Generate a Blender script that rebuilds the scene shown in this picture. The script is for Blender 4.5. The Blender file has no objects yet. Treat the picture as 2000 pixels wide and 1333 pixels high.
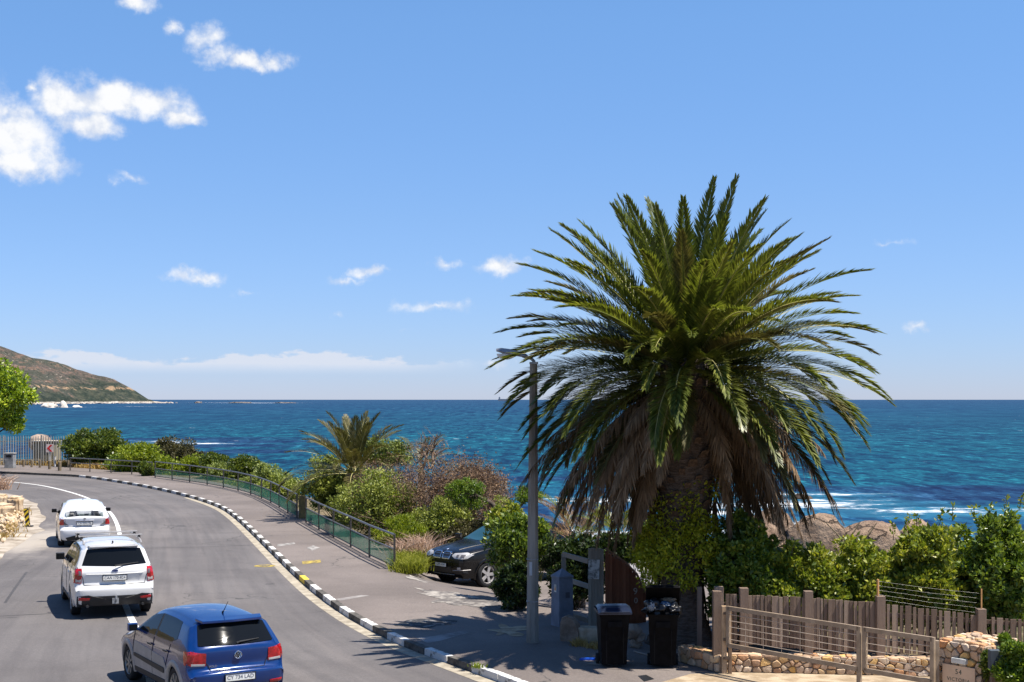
import bpy, bmesh, math, random
import numpy as np
from mathutils import Vector, Matrix, noise
from mathutils.bvhtree import BVHTree

S = bpy.context.scene
COL = S.collection
R = math.radians

# ---------------------------------------------------------------- camera
F, CX, HY, CH = 2777.8, 1000.0, 781.0, 4.9      # 50 mm lens, eye 4.9 m above the road
cam_d = bpy.data.cameras.new('camera')
cam_d.lens = 50; cam_d.sensor_width = 36; cam_d.shift_y = 0.0572
cam_d.clip_start = 0.5; cam_d.clip_end = 200000
cam = bpy.data.objects.new('camera', cam_d); COL.objects.link(cam)
cam.location = (0, 0, CH); cam.rotation_euler = (R(90), 0, 0)
S.camera = cam

# ---------------------------------------------------------------- light
SUN = Vector((0.44, -0.12, 1.0)).normalized()
SUN_EL = math.asin(SUN.z); SUN_AZ = math.atan2(SUN.x, SUN.y)
sun_d = bpy.data.lights.new('sun', 'SUN'); sun_d.energy = 5.0; sun_d.angle = R(0.5); sun_d.color = (1.0, 0.94, 0.85)
sun = bpy.data.objects.new('sun', sun_d); COL.objects.link(sun)
sun.rotation_euler = SUN.to_track_quat('Z', 'Y').to_euler(); sun.location = (20, -12, 50)

S.view_settings.view_transform = 'Standard'; S.view_settings.look = 'None'
S.view_settings.gamma = 1; S.view_settings.use_curve_mapping = False
S.view_settings.exposure = 0.88
S.render.engine = 'CYCLES'
S.cycles.max_bounces = 6; S.cycles.transparent_max_bounces = 8
S.cycles.use_denoising = True

# ---------------------------------------------------------------- node helper
class NT:
    def __init__(s, tree): s.t = tree; s.n = tree.nodes; s.l = tree.links
    def new(s, kind, **kw):
        n = s.n.new(kind)
        for k, v in kw.items(): setattr(n, k, v)
        return n
    def link(s, a, b): s.l.new(a, b)
    def put(s, sock, v):
        if isinstance(v, bpy.types.NodeSocket): s.l.new(v, sock)
        else: sock.default_value = v
    def math(s, op, a, b=0.0, c=None, clamp=False):
        n = s.n.new('ShaderNodeMath'); n.operation = op; n.use_clamp = clamp
        s.put(n.inputs[0], a); s.put(n.inputs[1], b)
        if c is not None: s.put(n.inputs[2], c)
        return n.outputs[0]
    def vmath(s, op, a, b=(0, 0, 0)):
        n = s.n.new('ShaderNodeVectorMath'); n.operation = op
        s.put(n.inputs[0], a); s.put(n.inputs[1], b)
        return n.outputs['Value'] if op in ('LENGTH', 'DOT_PRODUCT', 'DISTANCE') else n.outputs[0]
    def noise(s, vec, scale, detail=4, rough=0.55, dist=0.0):
        n = s.n.new('ShaderNodeTexNoise'); n.inputs['Scale'].default_value = scale
        n.inputs['Detail'].default_value = detail; n.inputs['Roughness'].default_value = rough
        n.inputs['Distortion'].default_value = dist
        if vec is not None: s.l.new(vec, n.inputs['Vector'])
        return n.outputs[0]
    def ramp(s, fac, stops):
        n = s.n.new('ShaderNodeValToRGB'); e = n.color_ramp.elements
        while len(e) < len(stops): e.new(0.5)
        for el, (p, c) in zip(e, stops):
            el.position = p; el.color = (c, c, c, 1) if isinstance(c, (int, float)) else (*c[:3], 1)
        s.put(n.inputs[0], fac); return n.outputs[0]
    def mix(s, fac, a, b, mode='MIX'):
        n = s.n.new('ShaderNodeMix'); n.data_type = 'RGBA'; n.blend_type = mode
        s.put(n.inputs[0], fac)
        for i, v in ((6, a), (7, b)):
            if isinstance(v, tuple): n.inputs[i].default_value = (*v[:3], 1)
            else: s.put(n.inputs[i], v)
        return n.outputs[2]
    def smooth(s, v, a, b):
        n = s.n.new('ShaderNodeMapRange'); n.interpolation_type = 'SMOOTHSTEP'
        s.put(n.inputs[0], v); n.inputs[1].default_value = a; n.inputs[2].default_value = b
        return n.outputs[0]
    def combine(s, x, y, z):
        n = s.n.new('ShaderNodeCombineXYZ')
        for i, v in enumerate((x, y, z)): s.put(n.inputs[i], v)
        return n.outputs[0]

# ---------------------------------------------------------------- sky
W = bpy.data.worlds.new('World'); S.world = W; W.use_nodes = True
w = NT(W.node_tree); w.n.clear()
sky = w.new('ShaderNodeTexSky', sky_type='NISHITA')
sky.sun_disc = False; sky.sun_elevation = SUN_EL; sky.sun_rotation = SUN_AZ
sky.altitude = 0; sky.air_density = 1.0; sky.dust_density = 0.0; sky.ozone_density = 2.2
gen = w.new('ShaderNodeTexCoord').outputs['Generated']
sep = w.new('ShaderNodeSeparateXYZ'); w.link(gen, sep.inputs[0])
az = w.math('ARCTAN2', sep.outputs[0], sep.outputs[1])
el = w.math('ARCSINE', sep.outputs[2])
dirv = w.combine(az, el, 0.0)
# a clear dry sky: paler and greyer toward the sea, deeper blue overhead
tint = w.ramp(w.math('DIVIDE', el, 0.30, clamp=True), [(0, (.43, .54, .97)), (.12, (.46, .585, .97)), (.42, (.55, .69, .97)), (.87, (.66, .87, 1.10)), (1, (.67, .89, 1.12))])
sky_c = w.mix(1.0, sky.outputs[0], tint, 'MULTIPLY')
bg = w.new('ShaderNodeBackground'); w.link(sky_c, bg.inputs[0]); bg.inputs[1].default_value = 0.081
# clouds at their compass bearing and height above the horizon (degrees): bearing, height, half width, half height
def cl(px, py, rx, ry): return (math.atan((px - 1000) / F), math.atan((781 - py) / F), rx / F, ry / F)
CLOUDS = [cl(-60, 270, 110, 95), cl(20, 285, 105, 70), cl(50, 345, 95, 38), cl(130, 225, 95, 52), cl(165, 260, 90, 40), cl(225, 212, 95, 40),
          cl(300, 225, 95, 42), cl(345, 245, 60, 22), cl(55, 198, 25, 18), cl(-150, 330, 120, 60),
          cl(398, 92, 40, 32), cl(430, 122, 45, 26), cl(480, 132, 60, 22), cl(535, 125, 42, 20), cl(330, 75, 30, 20),
          cl(262, 28, 45, 18), cl(390, 546, 66, 17), cl(722, 530, 42, 15), cl(688, 547, 38, 8), cl(880, 514, 40, 13), cl(975, 521, 64, 19),
          cl(850, 596, 76, 13), cl(488, 578, 28, 8), cl(265, 364, 36, 8), cl(1735, 484, 34, 8), cl(1790, 647, 22, 8), cl(655, 612, 16, 7),
          cl(797, 645, 14, 6), cl(960, 715, 40, 12)]
warp_n = w.new('ShaderNodeTexNoise'); warp_n.inputs['Scale'].default_value = 38; warp_n.inputs['Detail'].default_value = 7
warp_n.inputs['Roughness'].default_value = 0.62; w.link(dirv, warp_n.inputs['Vector'])
wv = w.vmath('SUBTRACT', warp_n.outputs['Color'], (0.5, 0.5, 0.5))
wsc = w.vmath('MULTIPLY', wv, (0.030, 0.024, 0.0))
dw = w.vmath('ADD', dirv, wsc)
field = None
for (a0, e0, rx, ry) in CLOUDS:
    d = w.vmath('SUBTRACT', dw, (a0, e0, 0)); d = w.vmath('MULTIPLY', d, (1 / rx, 1 / ry, 0))
    f = w.math('SUBTRACT', 1.0, w.vmath('LENGTH', d))
    f = w.math('MULTIPLY', f, 0.62 if 26 < rx * F < 50 and e0 > 0.22 else min(1.0, ry * F / 24))
    field = f if field is None else w.math('MAXIMUM', field, f)
fine = w.noise(dirv, 52, 7, 0.56)
fld = w.math('ADD', field, w.math('MULTIPLY', w.math('SUBTRACT', fine, 0.5), 1.5))
cmask = w.smooth(fld, -0.06, 0.74)
# long bank of low cloud just above the sea
bank_n = w.noise(w.vmath('MULTIPLY', dirv, (1.0, 3.2, 1)), 17, 7, 0.6)
bank_n2 = w.noise(w.vmath('MULTIPLY', dirv, (1.0, 2.0, 1)), 55, 5, 0.6)
top = w.math('ADD', 0.0265, w.math('MULTIPLY', w.math('SUBTRACT', bank_n, 0.42), 0.035))
top = w.math('ADD', top, w.math('MULTIPLY', w.math('SUBTRACT', bank_n2, 0.5), 0.014))
bank = w.smooth(w.math('SUBTRACT', top, el), -0.0015, 0.003)
bank = w.math('MULTIPLY', bank, w.smooth(el, 0.016, 0.028))
bank = w.math('MULTIPLY', bank, w.smooth(w.math('ABSOLUTE', w.math('ADD', az, 0.20)), 0.19, 0.10))
bank = w.math('MULTIPLY', bank, w.math('ADD', 0.85, w.math('MULTIPLY', bank_n2, 0.7)), clamp=True)
cmask = w.math('MAXIMUM', cmask, bank)
cmask = w.math('MULTIPLY', cmask, 0.96)
cshade = w.noise(dirv, 26, 5, 0.5)
lit = w.math('SUBTRACT', fld, w.math('MULTIPLY', w.math('SUBTRACT', w.noise(w.vmath('ADD', dirv, (0.006, 0.006, 0)), 60, 6, 0.6), w.noise(dirv, 60, 6, 0.6)), 3.0))
ccol = w.mix(w.smooth(w.math('ADD', w.math('MULTIPLY', lit, 0.5), cshade), 0.35, 1.0), (0.70, 0.76, 0.88), (1.0, 1.0, 1.0))
bgc = w.new('ShaderNodeBackground'); w.link(ccol, bgc.inputs[0]); bgc.inputs[1].default_value = 0.55
ms = w.new('ShaderNodeMixShader'); w.link(cmask, ms.inputs[0]); w.link(bg.outputs[0], ms.inputs[1]); w.link(bgc.outputs[0], ms.inputs[2])
wo = w.new('ShaderNodeOutputWorld'); w.link(ms.outputs[0], wo.inputs[0])
W.cycles.sampling_method = 'MANUAL'; W.cycles.sample_map_resolution = 512

# ---------------------------------------------------------------- object helpers
def G(px, py, z=0.0):
    """ground point seen at a photograph pixel"""
    k = (py - HY) / (CH - z)
    return Vector(((px - CX) / k, F / k, z))
def Wp(px, py, Y):
    """point at distance Y seen at a photograph pixel"""
    return Vector(((px - CX) * Y / F, Y, CH - (py - HY) * Y / F))

def tag(o, label=None, cat=None, group=None, kind=None):
    if label: o['label'] = label
    if cat: o['category'] = cat
    if group: o['group'] = group
    if kind: o['kind'] = kind
    return o
def thing(name, label, cat, loc=(0, 0, 0), rz=0.0, group=None):
    o = bpy.data.objects.new(name, None); COL.objects.link(o)
    o.empty_display_size = 0.2
    o.location = loc; o.rotation_euler = (0, 0, rz)
    o.matrix_basis = Matrix.Translation(loc) @ Matrix.Rotation(rz, 4, 'Z')
    return tag(o, label, cat, group)
def put(name, me, parent=None, world=True):
    o = bpy.data.objects.new(name, me); COL.objects.link(o)
    if parent is not None:
        o.parent = parent
        if world and parent.parent is None and parent.type == 'EMPTY':
            o.matrix_parent_inverse = parent.matrix_basis.inverted()
    return o
def mesh_np(name, v, quads, mat, parent=None, smooth=False, world=True):
    v = np.asarray(v, dtype=np.float32).reshape(-1, 3); q = np.asarray(quads, dtype=np.int32)
    n = q.shape[1]; me = bpy.data.meshes.new(name)
    me.vertices.add(len(v)); me.vertices.foreach_set('co', v.ravel())
    me.loops.add(q.size); me.loops.foreach_set('vertex_index', q.ravel())
    me.polygons.add(len(q)); me.polygons.foreach_set('loop_start', np.arange(0, q.size, n, dtype=np.int32))
    me.polygons.foreach_set('loop_total', np.full(len(q), n, dtype=np.int32))
    if smooth: me.polygons.foreach_set('use_smooth', np.ones(len(q), dtype=bool))
    me.update(calc_edges=True)
    if mat: me.materials.append(mat)
    return put(name, me, parent, world)
def copy_to(o, parent=None):
    c = o.copy(); COL.objects.link(c)
    if parent is not None: c.parent = parent
    for ch in [x for x in o.children]: copy_to(ch, c)
    return c

class MB:
    """collects shapes, then links them as one mesh object"""
    def __init__(s): s.v = []; s.f = []
    def add(s, v, f):
        b = len(s.v); s.v += [tuple(p) for p in v]; s.f += [tuple(i + b for i in q) for q in f]; return s
    def box(s, c, d, M=None, taper=1.0):
        x, y, z = d[0] / 2, d[1] / 2, d[2] / 2
        P = [(-x, -y, -z), (x, -y, -z), (x, y, -z), (-x, y, -z)] + [(i * taper, j * taper, z) for i, j in ((-x, -y), (x, -y), (x, y), (-x, y))]
        P = [Vector(p) for p in P]
        if M is not None: P = [M @ p for p in P]
        c = Vector(c)
        return s.add([p + c for p in P], [(3, 2, 1, 0), (4, 5, 6, 7), (0, 1, 5, 4), (1, 2, 6, 5), (2, 3, 7, 6), (3, 0, 4, 7)])
    def bar(s, a, b, wd, h, up=(0, 0, 1)):
        a, b = Vector(a), Vector(b); t = (b - a).normalized(); sd = t.cross(Vector(up))
        if sd.length < 1e-4: sd = t.cross(Vector((1, 0, 0)))
        sd.normalize(); u = sd.cross(t)
        P = [p + sd * i * wd / 2 + u * j * h / 2 for p in (a, b) for i, j in ((-1, -1), (1, -1), (1, 1), (-1, 1))]
        return s.add(P, [(0, 1, 2, 3), (7, 6, 5, 4), (0, 4, 5, 1), (1, 5, 6, 2), (2, 6, 7, 3), (3, 7, 4, 0)])
    def tube(s, pts, r, n=8, cap=True):
        pts = [Vector(p) for p in pts]; rr = r if isinstance(r, (list, tuple)) else [r] * len(pts); V = []; Fc = []
        for i, p in enumerate(pts):
            t = (pts[min(i + 1, len(pts) - 1)] - pts[max(i - 1, 0)]).normalized()
            a = t.cross(Vector((0, 0, 1)))
            if a.length < 1e-3: a = t.cross(Vector((1, 0, 0)))
            a.normalize(); b = t.cross(a)
            V += [p + (a * math.cos(2 * math.pi * k / n) + b * math.sin(2 * math.pi * k / n)) * rr[i] for k in range(n)]
        for i in range(len(pts) - 1):
            Fc += [(i * n + k, i * n + (k + 1) % n, (i + 1) * n + (k + 1) % n, (i + 1) * n + k) for k in range(n)]
        if cap: Fc += [tuple(reversed(range(n))), tuple((len(pts) - 1) * n + k for k in range(n))]
        return s.add(V, Fc)
    def prism(s, poly, z0, z1):
        n = len(poly); V = [(p[0], p[1], z0) for p in poly] + [(p[0], p[1], z1) for p in poly]
        return s.add(V, [tuple(reversed(range(n))), tuple(range(n, 2 * n))] + [(i, (i + 1) % n, n + (i + 1) % n, n + i) for i in range(n)])
    def move(s, M): s.v = [tuple(M @ Vector(p)) for p in s.v]; return s
    def build(s, name, mat, parent=None, smooth=False, world=True, bevel=0.0):
        me = bpy.data.meshes.new(name); me.from_pydata(s.v, [], s.f)
        if bevel > 0:
            bm = bmesh.new(); bm.from_mesh(me)
            bmesh.ops.bevel(bm, geom=list(bm.edges), offset=bevel, segments=2, affect='EDGES', profile=0.6, clamp_overlap=True)
            bm.to_mesh(me); bm.free()
        if smooth: me.polygons.foreach_set('use_smooth', [True] * len(me.polygons))
        me.update()
        if mat: me.materials.append(mat)
        return put(name, me, parent, world)

def text(name, s, size, M, mat, parent=None, world=True, extrude=0.003, spacing=1.0):
    cu = bpy.data.curves.new('tmp_text', 'FONT'); cu.body = s; cu.size = size; cu.align_x = 'CENTER'; cu.align_y = 'CENTER'
    cu.extrude = extrude; cu.space_character = spacing; cu.resolution_u = 3
    t = bpy.data.objects.new('tmp_text', cu); COL.objects.link(t)
    dg = bpy.context.evaluated_depsgraph_get()
    me = bpy.data.meshes.new_from_object(t.evaluated_get(dg)); bpy.data.objects.remove(t); bpy.data.curves.remove(cu)
    me.name = name; me.transform(M); me.materials.clear(); me.materials.append(mat)
    return put(name, me, parent, world)

# ---------------------------------------------------------------- materials
def M(name, col, rough=0.6, spec=0.4, metallic=0.0, col2=None, scale=3.0, var=0.12, bump=0.0, bscale=40.0, coat=0.0, obj_var=None, detail=6, stretch=None, contrast=(0.35, 0.65), coat_rough=0.03):
    m = bpy.data.materials.new(name); m.use_nodes = True; t = NT(m.node_tree)
    b = t.n['Principled BSDF']
    pos = t.new('ShaderNodeTexCoord').outputs['Object']
    if stretch: pos = t.vmath('MULTIPLY', pos, stretch)
    nz = t.noise(pos, scale, detail, 0.6)
    c2 = col2 if col2 else tuple(min(1, c * (1 + var * 2)) for c in col)
    c1 = col if col2 else tuple(c * (1 - var) for c in col)
    c = t.mix(t.smooth(nz, *contrast), c1, c2)
    if obj_var:
        oi = t.new('ShaderNodeObjectInfo').outputs['Random']
        c = t.mix(0.80, c, t.ramp(oi, [(i / (len(obj_var) - 1), x) for i, x in enumerate(obj_var)]))
    t.link(c, b.inputs['Base Color'])
    b.inputs['Roughness'].default_value = rough; b.inputs['Metallic'].default_value = metallic
    b.inputs['Specular IOR Level'].default_value = spec
    if coat: b.inputs['Coat Weight'].default_value = coat; b.inputs['Coat Roughness'].default_value = coat_rough
    if bump:
        bn = t.new('ShaderNodeBump'); bn.inputs['Strength'].default_value = bump; bn.inputs['Distance'].default_value = 0.05
        t.link(t.noise(pos, bscale, 6, 0.65), bn.inputs['Height']); t.link(bn.outputs[0], b.inputs['Normal'])
    return m
def leaf_mat(name, stops, rough=0.45, spec=0.35, trans=0.3, tcol=None):
    m = bpy.data.materials.new(name); m.use_nodes = True; t = NT(m.node_tree)
    b = t.n['Principled BSDF']; out = t.n['Material Output']
    geo = t.new('ShaderNodeNewGeometry')
    rnd = geo.outputs['Random Per Island']
    big = t.noise(geo.outputs['Position'], 1.4, 2)
    f = t.math('ADD', t.math('MULTIPLY', rnd, 0.75), t.math('MULTIPLY', t.math('SUBTRACT', big, 0.4), 0.8), clamp=True)
    c = t.ramp(f, [(i / (len(stops) - 1), x) for i, x in enumerate(stops)])
    t.link(c, b.inputs['Base Color']); b.inputs['Roughness'].default_value = rough; b.inputs['Specular IOR Level'].default_value = spec
    if trans:
        tr = t.new('ShaderNodeBsdfTranslucent'); mx = t.new('ShaderNodeMixShader'); mx.inputs[0].default_value = trans
        t.link(t.mix(1.0, c, tcol or (1.25, 1.3, 0.6), 'MULTIPLY'), tr.inputs[0])
        t.link(b.outputs[0], mx.inputs[1]); t.link(tr.outputs[0], mx.inputs[2]); t.link(mx.outputs[0], out.inputs[0])
    return m

# ---------------------------------------------------------------- foliage helpers
rng = np.random.default_rng(7)
random.seed(7)
def unit(n):
    v = rng.normal(size=(n, 3)); return v / np.linalg.norm(v, axis=1, keepdims=True)
def leaves(name, P, size, mat, parent=None, aspect=0.45, up=0.4, out=None, jitter=0.4):
    """many small diamond leaves, one island each"""
    n = len(P); P = np.asarray(P)
    d = unit(n) + np.array([0, 0, up])
    if out is not None: d += out
    d /= np.linalg.norm(d, axis=1, keepdims=True)
    e = unit(n); s = np.cross(d, e); s /= np.linalg.norm(s, axis=1, keepdims=True) + 1e-9
    nn = np.cross(d, s)
    L = size * (1 + jitter * rng.uniform(-1, 1, (n, 1))); Wd = L * aspect
    v = np.stack([P, P + d * L * .45 + s * Wd * .5 + nn * L * .06, P + d * L, P + d * L * .45 - s * Wd * .5 + nn * L * .06], 1)
    return mesh_np(name, v, np.arange(4 * n).reshape(n, 4), mat, parent)
def clump_points(c, r, nclump, nleaf, cr=0.3, flat=0.35, shell=0.55):
    """points gathered into clumps inside an ellipsoid: an uneven crown with gaps"""
    c = np.array(c); r = np.array(r)
    u = unit(nclump); rad = rng.uniform(shell, 1.0, (nclump, 1)); cc = c + u * rad * r * (1 - cr * .5)
    low = cc[:, 2] < c[2] - r[2] * flat
    cc[low, 2] = c[2] - r[2] * rng.uniform(0, flat, low.sum()) * 1.2
    idx = rng.integers(0, nclump, nleaf)
    crs = cr * rng.uniform(0.6, 1.3, nclump)
    off = unit(nleaf) * rng.uniform(0.25, 1.0, (nleaf, 1)) ** 0.6
    P = cc[idx] + off * crs[idx][:, None] * np.array([r[0], r[1], min(r[2], r[0] * .9)])
    return P, off * 0.6, cc
def twigs(name, segs, mat, parent=None):
    a = np.array([s[0] for s in segs]); b = np.array([s[1] for s in segs]); ra = np.array([s[2] for s in segs])[:, None]; rb = np.array([s[3] for s in segs])[:, None]
    t = b - a; t /= np.linalg.norm(t, axis=1, keepdims=True) + 1e-9
    x = np.cross(t, np.array([0.31, 0.77, 0.55])); x /= np.linalg.norm(x, axis=1, keepdims=True) + 1e-9; y = np.cross(t, x)
    ring = []
    for k in range(4):
        ct, st = math.cos(k * math.pi / 2), math.sin(k * math.pi / 2); ring.append((x * ct + y * st))
    v = np.stack([a + q * ra for q in ring] + [b + q * rb for q in ring], 1)
    n = len(segs); base = np.arange(n)[:, None] * 8
    q = np.concatenate([base + np.array([[k, (k + 1) % 4, 4 + (k + 1) % 4, 4 + k]]) for k in range(4)], 0)
    return tag(mesh_np(name, v, q, mat, parent), kind='stuff')
def grow(p, d, L, r, depth, segs, ends, spread=0.6, kids=(2, 3), shrink=0.72, lift=0.1):
    p = np.array(p, float); d = np.array(d, float); d /= np.linalg.norm(d)
    mid = p + d * L * .5 + rng.normal(size=3) * L * .07; q = mid + (d + rng.normal(size=3) * .18) * L * .5
    segs.append((p, mid, r, r * .85)); segs.append((mid, q, r * .85, r * .7))
    if depth == 0: ends.append(q); return
    for _ in range(rng.integers(kids[0], kids[1] + 1)):
        nd = d + rng.normal(size=3) * spread + np.array([0, 0, lift])
        grow(q if rng.random() < .75 else mid, nd, L * shrink * rng.uniform(.75, 1.2), r * .62, depth - 1, segs, ends, spread, kids, shrink, lift)
def limbs(base, targets, r0, n=40, segs=None):
    segs = [] if segs is None else segs; base = np.array(base, float)
    for tgt in targets[:n]:
        tgt = np.array(tgt); b = base + np.array([rng.normal() * r0 * 1.5, rng.normal() * r0 * 1.5, 0])
        prev = b; m = 4; off = rng.normal(size=3) * .08 * np.linalg.norm(tgt - b)
        for i in range(1, m + 1):
            t = i / m; p = b + (tgt - b) * t + off * math.sin(math.pi * t) + np.array([0, 0, .12 * math.sin(math.pi * t)]) * np.linalg.norm(tgt - b)
            segs.append((prev, p, r0 * (1.05 - t * .8), r0 * (1.05 - (t + .25 if t < 1 else 1.0) * .8))); prev = p
    return segs
def bush(name, label, cat, px0, px1, py0, py1, Y, mat, leaf=0.09, n=4000, nc=40, cr=0.3, depth=None, group=None, wood=None, base_z=None, flat=0.5, up=0.5, aspect=0.5, part='foliage', parent=None, nl=26):
    a = Wp(px0, py1, Y); b = Wp(px1, py0, Y); c = (a + b) / 2; rx = (b.x - a.x) / 2; rz = (b.z - a.z) / 2; ry = depth or max(0.5, rx * .8)
    bz = base_z if base_z is not None else a.z
    t = parent or thing(name, label, cat, (c.x, Y, bz), 0, group)
    P, o, cc = clump_points((c.x, Y, c.z), (rx, ry, rz), int(nc * 1.3), int(n * 1.9), cr, flat, .35)
    leaves(part, P, leaf * 1.25, mat, t, aspect, up, o)
    twigs('stem', limbs((c.x, Y, bz - .1), list(cc), max(.02, rx * .018), nl), wood or WOOD_DARK, t)
    return t
def blob(name, c, r, seed, mat, parent=None, sub=3, amp=0.28, freq=0.9, squash=0.0, world=True, facet=0.0):
    """a boulder: a rounded lump with uneven bulges and flattened faces"""
    bm = bmesh.new(); bmesh.ops.create_icosphere(bm, subdivisions=sub, radius=1)
    rs = random.Random(seed); cuts = []
    for _ in range(7):
        u = Vector((rs.gauss(0, 1), rs.gauss(0, 1), rs.gauss(0, .8))).normalized(); cuts.append((u, rs.uniform(.72, .95)))
    for vv in bm.verts:
        p = vv.co.normalized(); d = 1 + amp * noise.noise(p * freq + Vector((seed * 3.7, seed, -seed))) + amp * .35 * noise.noise(p * freq * 3 + Vector((seed, 0, seed)))
        d += amp * .12 * noise.noise(p * freq * 8)
        q = p * d
        if facet:
            for u, h in cuts:
                e = q.dot(u) - h
                if e > 0: q -= u * e * facet
        vv.co = Vector((q.x * r[0], q.y * r[1], q.z * r[2])) + Vector(c)
    me = bpy.data.meshes.new(name); bm.to_mesh(me); bm.free()
    if not facet: me.polygons.foreach_set('use_smooth', [True] * len(me.polygons))
    else: me.polygons.foreach_set('use_smooth', [True] * len(me.polygons))
    me.materials.append(mat)
    return put(name, me, parent, world)
# ================================================================ materials used in many places
WOOD_DARK = M('bark_dark', (0.05, 0.038, 0.028), .9, .1, col2=(0.11, 0.09, 0.07), scale=14)
TWIG_GREY = M('twig_grey', (0.13, 0.085, 0.055), .9, .1, col2=(0.27, 0.20, 0.15), scale=6)
BLACK = M('black_plastic', (0.012, 0.012, 0.013), .45, .4)
RUBBER = M('rubber', (0.018, 0.018, 0.019), .8, .2, bump=.2, bscale=60)
WHITE = M('white_paint', (0.72, 0.72, 0.70), .6, .3, var=.05)
STEEL = M('grey_steel', (0.22, 0.23, 0.24), .5, .5, metallic=.4, scale=8, var=.2)
CHROME = M('chrome', (0.7, 0.7, 0.72), .18, .5, metallic=1.0, var=.02)
SEA_Z = -7.1

# ================================================================ sea
def sea_material():
    m = bpy.data.materials.new('sea_water'); m.use_nodes = True; t = NT(m.node_tree); b = t.n['Principled BSDF']
    pos = t.new('ShaderNodeNewGeometry').outputs['Position']
    sp = t.new('ShaderNodeSeparateXYZ'); t.link(pos, sp.inputs[0]); X, Y = sp.outputs[0], sp.outputs[1]
    dist = t.math('LOGARITHM', t.math('MAXIMUM', t.vmath('LENGTH', t.combine(X, Y, 0.0)), 10.0), 10.0)   # 2 = 100 m, 3 = 1 km, 4 = 10 km
    wob = t.math('MULTIPLY', t.math('SUBTRACT', t.noise(t.vmath('MULTIPLY', pos, (.004, .018, 0)), 1, 4), .5), .5)
    dd = t.math('ADD', dist, wob)
    base = t.ramp(t.math('MULTIPLY', t.math('SUBTRACT', dd, 2.0), .5), [(0.0, (.012, .062, .130)), (.10, (.007, .060, .124)), (.17, (.004, .066, .106)), (.28, (.004, .063, .102)), (.42, (.006, .054, .098)), (.68, (.010, .051, .104)), (1.0, (.016, .056, .112))])
    # dark kelp beds and deeper water: beds lie over the bottom in patches
    def ell(x, y, rx, ry):
        v = t.vmath('MULTIPLY', t.vmath('SUBTRACT', pos, (x, y, SEA_Z)), (1 / rx, 1 / ry, 0)); return t.math('SUBTRACT', 1.0, t.vmath('LENGTH', v))
    def union(L):
        f = None
        for e in L: f = ell(*e) if f is None else t.math('MAXIMUM', f, ell(*e))
        return f
    pn = t.noise(t.vmath('MULTIPLY', pos, (.016, .05, 0)), 1, 5, .6)
    kelp = union([(62, 182, 42, 22), (-6, 216, 26, 14), (-95, 400, 50, 70), (-128, 345, 40, 45), (-62, 330, 16, 26), (20, 165, 26, 16)])
    kf = t.smooth(t.math('ADD', kelp, t.math('MULTIPLY', t.math('SUBTRACT', pn, .5), 2.2)), 0.0, .55)
    base = t.mix(t.math('MULTIPLY', kf, .75), base, (.008, .027, .080))
    near = t.smooth(dist, 3.0, 2.3)
    def layer(c, sc, lo, hi, amt, mul, det=5, dist_=.4):
        return t.mix(t.math('MULTIPLY', t.smooth(t.noise(t.vmath('MULTIPLY', pos, sc), 1, det, .62, dist_), lo, hi), amt), c, t.mix(1.0, c, mul, 'MULTIPLY'))
    base = layer(base, (.0016, .0020, 0), .45, .72, .55, (.62, .66, .88), 6)
    base = layer(base, (.010, .012, 2), .48, .66, .55, (.58, .62, .78), 6)
    base = layer(base, (.012, .022, 3), .52, .72, .45, (1.6, 1.5, 1.3), 6)
    far = t.smooth(dist, 2.75, 3.1)
    def chop(c, sc, lo, hi, mul, mask):
        return t.mix(t.math('MULTIPLY', t.smooth(t.noise(t.vmath('MULTIPLY', pos, sc), 1, 4, .66, .25), lo, hi), mask), c, t.mix(1.0, c, mul, 'MULTIPLY'))
    mid_ = t.math('SUBTRACT', 1.0, far)
    base = chop(base, (.12, .010, 1), .47, .60, (.40, .50, .68), far); base = chop(base, (.15, .014, 4), .55, .68, (2.1, 1.75, 1.5), far)
    base = chop(base, (.26, .060, 2), .46, .58, (.34, .44, .62), mid_); base = chop(base, (.30, .075, 5), .55, .66, (3.0, 2.2, 1.8), mid_); base = chop(base, (.8, .12, 9), .56, .68, (2.4, 1.9, 1.6), mid_)
    base = chop(base, (.55, .22, 3), .46, .62, (.45, .50, .66), near); base = chop(base, (.60, .26, 8), .56, .70, (2.4, 2.0, 1.7), near)
    # kelp fronds that break the surface: small dark specks inside the beds
    spk = t.noise(t.vmath('MULTIPLY', pos, (.9, 1.6, 0)), 1, 3, .6)
    base = t.mix(t.math('MULTIPLY', t.math('MULTIPLY', t.smooth(spk, .60, .68), kf), .7), base, (.012, .010, .014))
    # foam: breakers round the rocks, and scattered whitecaps
    FOAM = [(30, 164, 20, 11), (46, 152, 20, 9), (62, 150, 18, 8), (36, 180, 13, 5), (27, 136, 7, 12), (14, 170, 13, 9), (78, 154, 18, 9), (22, 152, 9, 9),
            (-98, 405, 12, 20), (-84, 388, 16, 9), (-118, 410, 10, 12), (-1000, 5400, 330, 420), (-830, 4700, 190, 160), (-1130, 4300, 120, 120), (-700, 2260, 60, 40), (-660, 2500, 60, 40), (-40, 455, 5, 4), (14, 128, 18, 10), (5, 130, 12, 9)]
    fm = union(FOAM)
    fn = t.noise(t.vmath('MULTIPLY', pos, (.10, .13, 0)), 1, 8, .70, .6)
    fn2 = t.noise(t.vmath('MULTIPLY', pos, (.45, .6, 0)), 1, 5, .7, .6)
    foam = t.math('ADD', t.math('MULTIPLY', fm, 1.1), t.math('MULTIPLY', t.math('SUBTRACT', fn, .5), 4.2))
    foam = t.math('ADD', foam, t.math('MULTIPLY', t.math('SUBTRACT', fn2, .5), 2.0))
    foam = t.math('MULTIPLY', t.smooth(foam, .52, 1.25), t.smooth(fm, -.35, .25))
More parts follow.
